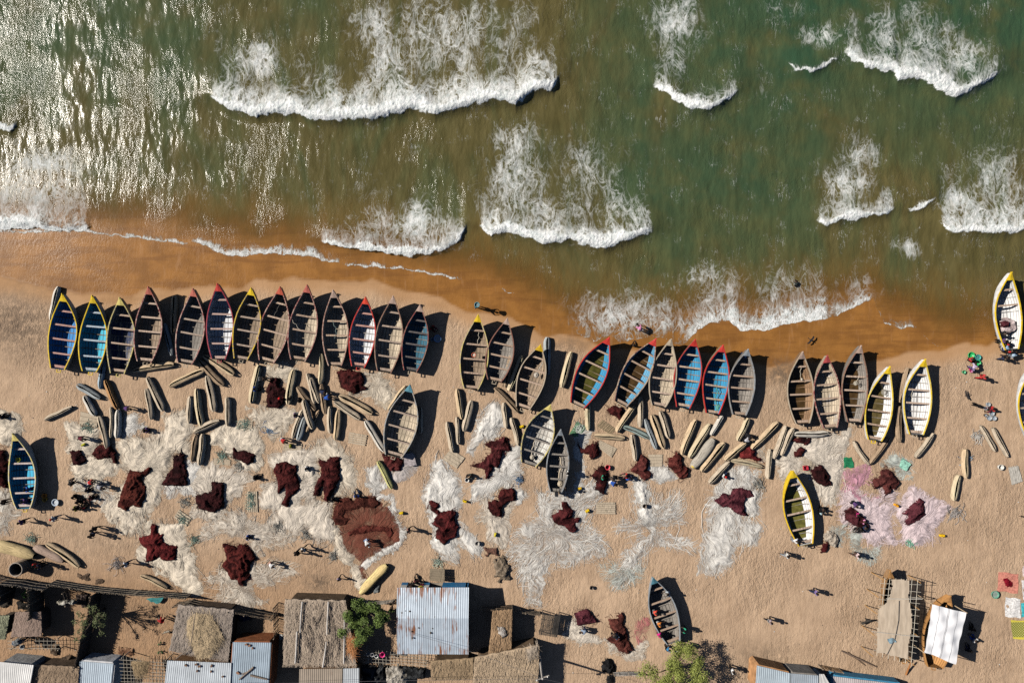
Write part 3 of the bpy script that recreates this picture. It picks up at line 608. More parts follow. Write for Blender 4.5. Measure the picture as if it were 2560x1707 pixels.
CANOES = [
 ('A0', (575, 142), (500, 470), 68, CW, 'whitish dugout poking out past the bow of the leftmost blue boat'),
 ('A0', (1712, 232), (1700, 612), 82, CT, 'tan dugout standing between the fourth and fifth plank boats'),
 ('A0', (1612, 505), (1690, 815), 68, CGB, 'grey blue dugout leaning against the tan dugout between the fourth and fifth boats'),
 ('A0', (1300, 968), (1708, 905), 76, CT, 'tan dugout lying crosswise at the stern of the fourth boat'),
 ('A0', (1025, 850), (985, 1145), 66, CBL, 'pale blue dugout under the stern of the cyan blue boat'),
 ('A0', (760, 1105), (985, 1240), 76, CGB, 'grey blue dugout lying aslant below the blue boats'),
 ('A0', (830, 1210), (935, 1405), 80, CW, 'whitish grey short dugout touching the end of the grey blue one'),
 ('A0', (1035, 1060), (1150, 1340), 76, CRST, 'rusty brown dugout below the pale blue dugout'),
 ('A0', (1445, 1030), (1600, 1360), 84, CG, 'grey dugout right of a parallel pair below the crosswise tan one'),
 ('A0', (1440, 1140), (1490, 1445), 72, CG, 'shorter grey dugout left of a parallel pair below the fourth boat'),
 ('A0', (435, 1447), (705, 1320), 56, CG, 'single thin grey dugout alone on the bare sand at the left'),
 ('A0', (1665, 1120), (2000, 965), 80, CT, 'tan dugout lying aslant below the fifth boat'),
 ('M0', (975, 155), (1055, 470), 76, CG, 'grey dugout slanting down onto the dark red net at the left'),
 ('M0', (1090, 68), (1085, 365), 56, CG, 'narrow grey dugout left of the pair below the rusty brown dugout'),
 ('M0', (1160, 95), (1150, 370), 76, CW, 'whitish dugout with a bundle on its end, below the rusty brown dugout'),
 ('A1', (235, 818), (530, 1005), 88, CT, 'upper tan dugout of a crossed pair below the crimson rimmed boat'),
 ('A1', (195, 865), (430, 1110), 84, CB, 'brown lower dugout of a crossed pair below the crimson rimmed boat'),
 ('A1', (268, 1015), (340, 1365), 92, CG, 'broad grey dugout just below the crossed pair'),
 ('A1', (165, 1140), (215, 1515), 80, CPALE, 'pale dugout with a white flank left of the broad grey one'),
 ('A1', (105, 1215), (90, 1482), 74, CG, 'grey dugout left of the pale white flanked dugout'),
 ('A1', (467, 1225), (470, 1508), 72, CG, 'upright grey dugout alone on clear sand right of the broad grey one'),
 ('M1', (140, 315), (390, 200), 76, CG, 'grey dugout lying aslant above the reddish ended pair'),
 ('M1', (165, 335), (125, 600), 70, CB, 'dugout with a reddish end, left of a pair beside the cream nets'),
 ('M1', (225, 330), (190, 635), 74, CG, 'grey dugout right of the one with a reddish end'),
 ('A1', (775, 910), (695, 1285), 84, CPALE, 'pale dugout left of the maroon heap below the brick red bowed boat'),
 ('A1', (1120, 955), (1060, 1295), 86, CPALE, 'pale dugout right of the maroon heap below the brick red bowed boat'),
 ('A1', (1387, 792), (1378, 1095), 70, CPALE, 'pale dugout below the stern gap left of the faded pink bowed boat'),
 ('A1', (1250, 992), (1320, 1290), 62, CG, 'grey dugout left of two side by side above the tangled dugouts'),
 ('A1', (1285, 1035), (1370, 1280), 72, CG, 'grey dugout right of two side by side above the tangled dugouts'),
 ('A1', (1390, 1100), (1428, 1390), 72, CB, 'dark brown dugout beside the man in the blue shirt'),
 ('A1', (1150, 1125), (1330, 1350), 76, CB, 'dark brown dugout partly covered by crossing dugouts'),
 ('A1', (1215, 1250), (1300, 1535), 76, CG, 'grey dugout lying over the others in the tangle', dict(z=.32)),
 ('M1', (1205, 95), (1105, 375), 66, CG, 'grey dugout slanting at the lower left of the tangle'),
 ('M1', (1228, 165), (1160, 395), 70, CGB, 'bluish grey dugout next to the slanting one in the tangle'),
 ('M1', (1365, 100), (1240, 310), 50, CB, 'thin dark dugout in the shade right of the tangle'),
 ('A1', (1560, 1212), (1885, 1385), 92, CT, 'tan dugout upper of two lying aslant below the round maroon heap'),
 ('A1', (1515, 1265), (1765, 1438), 76, CG, 'grey brown dugout lower of two lying aslant below the round maroon heap'),
 ('M1', (1468, 62), (1475, 325), 66, CG, 'grey dugout left of an upright pair beside the slatted mat'),
 ('M1', (1558, 95), (1530, 390), 76, CT, 'tan grey dugout right of an upright pair beside the slatted mat'),
 ('M2', (55, 198), (240, 500), 80, CW, 'white sided dugout pointing at the stern of the large boat'),
 ('A2', (448, 1115), (280, 1350), 58, CT, 'tan dugout hidden behind the bow of the large boat'),
 ('M2', (592, 68), (588, 325), 66, CG, 'grey dugout in the shadow along the right side of the large boat'),
 ('M2', (548, 300), (490, 482), 58, CB, 'dark dugout with a yellow end in the shadow of the large boat'),
 ('M2', (178, 595), (312, 868), 66, CYG, 'yellow green dugout lying on white net below the large boat'),
 ('A2', (955, 1142), (1000, 1438), 76, CT, 'tan dugout left of a pair below the pale yellow rimmed boat'),
 ('A2', (1098, 1258), (1022, 1558), 80, CG, 'dark grey dugout right of a pair below the pale yellow rimmed boat'),
 ('M2', (853, 212), (910, 508), 66, CG, 'grey dugout with a yellow painted tip resting on a plank mat', dict(tip=(YEL, 0))),
 ('M2', (950, 165), (965, 432), 60, CG, 'thin grey dugout with a coil of rope, right of the yellow tipped one'),
 ('A2', (1318, 1132), (1545, 1372), 68, CB, 'brown dugout slanting below the boat with the blue bundle'),
 ('A2', (1408, 1278), (1435, 1530), 66, CG, 'grey dugout with white netting over its side'),
 ('M2', (1482, 172), (1550, 442), 66, CG, 'grey dugout left of the grey white boat, beside a yellow can'),
 ('A2', (1500, 780), (1425, 1130), 70, CB, 'dark dugout in the shade right of the red brown rimmed boat'),
 ('A2', (1585, 818), (1460, 1162), 84, CPALE, 'pale dugout in sun left of the boat with orange yellow bow'),
 ('A2', (1838, 638), (1840, 1002), 80, CGB, 'grey dugout in the shade right of the orange yellow bow'),
 ('A3', (308, 782), (215, 1132), 78, CPALE, 'pale cream dugout alone left of the slanting blue boat', dict(tip=(YEL, 1))),
 ('M3', (470, 40), (475, 295), 66, CPALE, 'pale dugout at the stern of the slanting blue boat'),
 ('M3', (925, 60), (752, 310), 76, CT, 'tan dugout slanting right of the small red brown heap'),
 ('A3', (985, 1215), (985, 1520), 74, CG, 'upright grey dugout behind the brown water boat'),
 ('M3', (820, 258), (1072, 372), 64, CGRN, 'green blue dugout lying aslant in the middle group'),
 ('M3', (530, 345), (828, 370), 68, CT, 'tan dugout lying level above a bamboo mat'),
 ('M3', (903, 335), (940, 592), 70, CG, 'grey dugout pointing down onto a maroon heap in the middle'),
 ('M3', (1030, 185), (1140, 475), 62, CGB, 'bluish grey left dugout of three slanting side by side'),
 ('M3', (1100, 142), (1215, 468), 86, CT, 'broad tan middle dugout of three slanting side by side'),
 ('M3', (1182, 108), (1262, 370), 72, CG, 'right dugout of three slanting side by side, shorter'),
 ('M3', (1528, 192), (1390, 532), 80, CT, 'tan dugout left of the row of five on the right of the middle'),
 ('M3', (1665, 235), (1460, 565), 86, CPALE, 'pale yellowish dugout second in the row of five'),
 ('M3', (1805, 418), (1580, 698), 88, CT, 'broad tan dugout right of the overturned grey one'),
 ('M3', (1790, 150), (1675, 342), 60, CW, 'white edged dugout in the shade behind the sky blue boats'),
 ('M4', (280, 180), (172, 398), 72, CPALE, 'whitish dugout beside the man in black at the weathered grey boat'),
 ('M4', (568, 218), (308, 478), 82, CT, 'long tan dugout slanting up to the right of the man in black'),
 ('M4', (258, 412), (48, 592), 76, CT, 'tan dugout left of the red brown net with its end tied'),
 ('M3', (1855, 600), (1658, 812), 70, CG, 'grey dugout beside the man in the red cap'),
 ('M4', (108, 590), (410, 652), 58, CPALE, 'thin pale dugout lying below the red brown net'),
 ('M4', (645, 252), (528, 572), 76, CG, 'grey dugout left of a close pair on cream netting'),
 ('M4', (722, 272), (605, 542), 72, CG, 'grey dugout right of a close pair on cream netting'),
 ('M4', (728, 330), (1055, 325), 70, CW, 'whitish grey dugout lying level below the right row of boats'),
 ('M4', (490, 478), (470, 768), 70, CG, 'upright grey dugout beside the bare sand left of cream netting'),
 ('M4', (1310, 402), (1462, 628), 54, CG, 'grey left arm of two dugouts forming a V'),
 ('M4', (1662, 368), (1472, 622), 58, CB, 'brown right arm of two dugouts forming a V'),
 ('A5', (828, 1095), (735, 1432), 96, CB, 'large dark dugout with a reddish end wedged between the two white lined boats'),
 ('M5', (738, 58), (742, 408), 76, CB, 'brown dugout between the sterns of the two white lined boats'),
 ('M5', (1072, 328), (898, 562), 64, CG, 'grey dugout just below the stern of the last white lined boat'),
 ('M5', (1538, 250), (1680, 497), 56, CG, 'left dugout of the pair on bare sand at the right'),
 ('M5', (1655, 272), (1802, 552), 60, CG, 'right dugout of the pair on bare sand at the right'),
 ('M5', (1385, 478), (1392, 762), 76, CT, 'dugout with blue netting wrapped round it'),
 ('M5', (1322, 732), (1272, 982), 80, CPALE, 'pale dugout end to end with the one wrapped in blue netting'),
 ('L0', (458, 203), (780, 427), 84, CT, 'open tan dugout right of the overturned ones by the wicker bin'),
 ('L0', (1378, 514), (1638, 642), 62, CT, 'small tan dugout lying along the reed fence'),
]
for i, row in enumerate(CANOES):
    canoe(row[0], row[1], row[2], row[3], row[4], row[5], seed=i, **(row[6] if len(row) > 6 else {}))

def rope(t, pts, z, c, label, r=.022, coil=None):
    P = gps(t, pts, z); c0 = P[0].copy(); mb = MB(); Q = [p-c0 for p in P]; k = MB; out = []
    for i in range(len(Q)-1):
        for j in range(5): u = j/5; out.append(Q[i].lerp(Q[i+1], u)+Vector((.05*math.sin(7*(i+u)), .05*math.cos(5*(i+u)), .03*math.sin(3*(i+u)))))
    out.append(Q[-1])
    if coil:
        e = out[-1]; out += [e+Vector((coil*(1-k/60)*math.cos(k*.55), coil*(1-k/60)*math.sin(k*.55), .004*k)) for k in range(44)]
    mb.tube(out, r, 4); tag(mb.build('rope', m_strand(c), None, True, c0), label, 'rope')
RC = (.50, .46, .38)
rope('A1', [(975, 310), (950, 380), (920, 430)], 1.0, (.12, .11, .10), 'dark rope dangling in the brick red bowed boat'); rope('A1', [(1090, 460), (1130, 510), (1170, 560)], 1.1, RC, 'pale rope across the dusty red bowed boat'); rope('A1', [(1490, 480), (1525, 540), (1530, 600), (1515, 650)], 1.0, (.2, .26, .25), 'grey green rope in the faded pink bowed boat')
rope('A4', [(795, 920), (785, 990), (800, 1050)], 1.1, RC, 'pale rope hanging from a thwart of the leftmost boat of the right row', coil=.1); rope('A4', [(1360, 1020), (1330, 1090)], 1.0, RC, 'coil of rope in the grey brown boat of the right row', coil=.22); rope('A4', [(1620, 1090), (1610, 1180)], .9, (.34, .32, .28), 'tangled rope in the brown water yellow rimmed boat', coil=.3)
rope('A2', [(1160, 570), (1165, 640), (1150, 700)], 1.05, RC, 'thin rope under the bow of the pale yellow rimmed boat'); rope('A5', [(865, 1300), (855, 1380), (870, 1460)], .95, RC, 'pale rope in the last white lined boat of the right row'); rope('A3', [(1720, 1100), (1745, 1170), (1710, 1250), (1750, 1330)], .7, (.08, .26, .24), 'green netting rope on the floor of the red rimmed sky blue boat', .05, .3)
rope('A2', [(1790, 890), (1750, 960), (1730, 1010)], .9, (.42, .38, .33), 'grey rope bundle in the orange yellow bowed boat', .04, .25); rope('M2', [(1720, 370), (1700, 440), (1680, 520), (1690, 560)], .6, (.40, .36, .30), 'netting scrap lying in the grey white boat', .05, .22); rope('M3', [(195, 560), (215, 640), (180, 760), (200, 820)], .6, (.40, .34, .26), 'netting scrap on the floor of the small grey boat', .07, .25)
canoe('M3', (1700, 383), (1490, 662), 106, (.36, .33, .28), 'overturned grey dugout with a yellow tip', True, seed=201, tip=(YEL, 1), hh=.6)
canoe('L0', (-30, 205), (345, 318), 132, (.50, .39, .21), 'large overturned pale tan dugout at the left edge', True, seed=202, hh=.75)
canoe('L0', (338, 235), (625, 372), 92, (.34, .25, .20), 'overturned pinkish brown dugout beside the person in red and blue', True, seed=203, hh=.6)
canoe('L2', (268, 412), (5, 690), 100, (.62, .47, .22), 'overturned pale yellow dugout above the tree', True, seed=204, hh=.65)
# ================================================================ FISHING NETS
NETG = 'nets spread out to dry on the sand'
def net_sheet(t, poly, label, dens=.6, h=.16, strands=120, c=(.69, .65, .58), res=.11, name='fishing_net', thin=.5, reach=1.0, seed=0, flow=None, cat='fishing net', lo=.60, sc=None):
    P = gps(t, poly, 0.0); P = [(p.x, p.y) for p in P]; A = np.array(P)
    cx, cy = A.mean(0); x0, y0 = A.min(0)-.8; x1, y1 = A.max(0)+.8
    X, Y, F = gridmesh(np.arange(x0, x1, res), np.arange(y0, y1, res))
    s = sdf(X, Y, P)+.28+fbm(X, Y, .8, 4)*.75+fbm(X+50, Y, 2.5, 2)*.18
    keep = s > -.05; Fk = F[(keep.ravel()[F]).all(1)]
    m = np.clip(s/.9, 0, 1)
    lump = np.clip(.35+ridge(X+seed, Y, .8, 3)*.9, 0, 1.5); clump = .5+.8*fbm(X+9*seed, Y-seed, .55, 3)
    D = np.clip((dens+.08)*(.35+.65*m)*(.58+.62*np.clip(clump+.2, 0, 1.4)), 0, 1)*sstep(-.05, .25, s)
    Z = .012 + h*m*m*lump*np.clip(clump+.1, .02, 1.4) + .02*D
    used = np.unique(Fk); remap = -np.ones(X.size, int); remap[used] = np.arange(len(used)); Fk = remap[Fk]
    wx_ = X-cx+fbm(X, Y+seed, .35, 3)*1.5; wy_ = Y-cy+fbm(X+31, Y-seed, .35, 3)*1.5
    if flow is None:
        rr_ = np.hypot(wx_, wy_); FX = rr_*.5; FY = np.arctan2(wy_, wx_)*np.maximum(1.2, np.median(rr_)*.9)
    else:
        ca, sa = math.cos(R(flow)), math.sin(R(flow)); FX = (wx_*ca+wy_*sa)*.35; FY = -wx_*sa+wy_*ca
    V = np.stack([X.ravel()[used]-cx, Y.ravel()[used]-cy, Z.ravel()[used]], -1); at = [D.ravel()[used]]; fxy = [FX.ravel()[used], FY.ravel()[used]]
    # loose yarns and cork lines running out of the bunches
    r = np.random.default_rng(seed+100); SV = []; SF = []; nb = len(V)
    span = max(x1-x0, y1-y0)
    for k in range(int(strands*.9)):
        for _ in range(30):
            sx = r.uniform(x0, x1); sy = r.uniform(y0, y1)
            if sdf(np.array([sx]), np.array([sy]), P)[0] > -.1: break
        ang = (math.atan2(sy-cy, sx-cx) if flow is None else R(flow)+r.choice([0, math.pi]))+r.normal(0, .45)
        big = r.random() < .12; n = int(r.integers(16, 34)) if big else int(r.integers(9, 20)); st = reach*(r.uniform(.10, .17) if big else r.uniform(.08, .16)); pts = []; cur = r.normal(0, .05 if big else .14)
        x, y = sx, sy
        for i in range(n):
            pts.append((x, y)); ang += cur+r.normal(0, .12 if big else .22); cur = .85*cur+r.normal(0, .035); x += math.cos(ang)*st; y += math.sin(ang)*st
        Q = np.array(pts); ok = sdf(Q[:, 0], Q[:, 1], P) > -.45*reach
        n = len(ok) if ok.all() else max(3, int(np.argmin(ok))); Q = Q[:n]; T = np.gradient(Q, axis=0); N = np.stack([-T[:, 1], T[:, 0]], 1); N /= np.maximum(np.linalg.norm(N, axis=1, keepdims=True), 1e-6)
        w = (r.uniform(.008, .024) if big else r.choice([.004, .006, .009], p=[.4, .35, .25]))*(np.sin(np.linspace(.25, math.pi-.1, n)))[:, None]
        z = .022+r.uniform(0, .012)+h*.35*np.clip(sdf(Q[:, 0], Q[:, 1], P)/.9, 0, 1)**2
        b = nb+len(SV)*1
        rows = []
        for q, zz in ((Q-N*w, z), (Q+N*0, z+(.03 if big else .01)), (Q+N*w, z)): rows.append(np.stack([q[:, 0]-cx, q[:, 1]-cy, zz], -1))
        base = nb+sum(len(a) for a in SV); SV.append(np.concatenate(rows))
        for i in range(n-1):
            SF.append((base+i, base+i+1, base+n+i+1, base+n+i)); SF.append((base+n+i, base+n+i+1, base+2*n+i+1, base+2*n+i))
    mi = [0]*len(Fk)+[1]*len(SF)
    if SV: V = np.concatenate([V]+SV); Fk = np.concatenate([Fk, np.array(SF, int)]) if len(Fk) else np.array(SF, int)
    dd = np.concatenate([at[0], np.ones(len(V)-len(at[0]))])
    o = npmesh(name, V, Fk, [m_net(c, thin, lo), m_strand(sc or tuple(min(.8, x*1.08) for x in c))], {'dens': dd, 'fx': np.concatenate([fxy[0], np.zeros(len(dd)-len(fxy[0]))]), 'fy': np.concatenate([fxy[1], np.zeros(len(dd)-len(fxy[1]))])}, True, mi, (cx, cy, 0))
    return tag(o, label, cat, NETG)
MAR = (.030, .007, .008); MARH = (.085, .018, .017); DKM = (.018, .006, .007); DKH = (.048, .012, .013); RBR = (.065, .014, .010); RBH = (.16, .040, .026); PURM = (.05, .012, .02); PURH = (.13, .035, .045)
def heap(t, poly, label, c=MAR, hi=MARH, h=.6, res=.075, name='net_heap', seed=0, cat='net heap', group='dark red net heaps', z0=0.1, rough=.13, yarn=None):
    yarn = (group == 'dark red net heaps') if yarn is None else yarn; hi = tuple(x*1.15 for x in hi) if yarn else hi
    P = [(p.x, p.y) for p in gps(t, poly, 0.15)]; A = np.array(P); cx, cy = A.mean(0); x0, y0 = A.min(0)-.4; x1, y1 = A.max(0)+.4
    X, Y, F = gridmesh(np.arange(x0, x1, res), np.arange(y0, y1, res))
    s = sdf(X, Y, P)+.05+fbm(X+seed, Y, 1.7, 4)*rough+ridge(X, Y+seed, 3.1, 2)*.10-.06
    keep = s > -.02; Fk = F[(keep.ravel()[F]).all(1)]
    m = np.sqrt(np.clip(s/.7, 0, 1)); fold = np.clip(ridge(X+3*seed+fbm(X, Y, .7, 2), Y-seed, .95, 3), 0, 1.2)
    Z = z0*np.minimum(1, m*2.5)+.015+h*m*(.25+.75*fold+.35*fbm(X, Y+seed, .7, 2))+.05*m*fbm(X, Y, 4.5, 2)
    used = np.unique(Fk); remap = -np.ones(X.size, int); remap[used] = np.arange(len(used)); Fk = remap[Fk]
    V = [np.stack([X.ravel()[used]-cx, Y.ravel()[used]-cy, Z.ravel()[used]], -1)]; nv = len(V[0]); n0 = nv; FF = [Fk]; r = np.random.default_rng(seed+7)
    if yarn:
        per = np.concatenate([A, A[:1]]); L = np.hypot(*np.diff(per, axis=0).T); n_ = int(L.sum()*5)
        for k in range(n_):
            i = r.choice(len(L), p=L/L.sum()); p = per[i]+(per[i+1]-per[i])*r.random(); an = math.atan2(p[1]-cy, p[0]-cx)+r.normal(0, .9); cu = r.normal(0, .3); m_ = int(r.integers(5, 12)); q = [p-.1*np.array([math.cos(an), math.sin(an)])]
            for j in range(m_): an += cu+r.normal(0, .25); q.append(q[-1]+.07*np.array([math.cos(an), math.sin(an)]))
            Q = np.array(q); T = np.gradient(Q, axis=0); N = np.stack([-T[:, 1], T[:, 0]], 1); N /= np.maximum(np.linalg.norm(N, axis=1, keepdims=True), 1e-6); w = r.uniform(.006, .02); zz = np.linspace(.10, .03, len(Q))+z0*.3
            V.append(np.stack([np.r_[(Q-N*w)[:, 0], (Q+N*w)[:, 0]]-cx, np.r_[(Q-N*w)[:, 1], (Q+N*w)[:, 1]]-cy, np.r_[zz, zz]], -1)); n2 = len(Q); FF.append(np.array([(nv+j, nv+j+1, nv+n2+j+1, nv+n2+j) for j in range(n2-1)])); nv += 2*n2
    o = npmesh(name, np.concatenate(V), np.concatenate(FF), m_heap(c, hi), {'fold': np.concatenate([fold.ravel()[used], np.full(nv-n0, .7)])}, True, None, (cx, cy, 0))
    return tag(o, label, cat, group)
CR = (.68, .61, .52); WH = (.71, .69, .65); CREAM = (.68, .60, .49); PKW = (.70, .575, .595); PK = (.66, .34, .43); GRW = (.52, .56, .52)
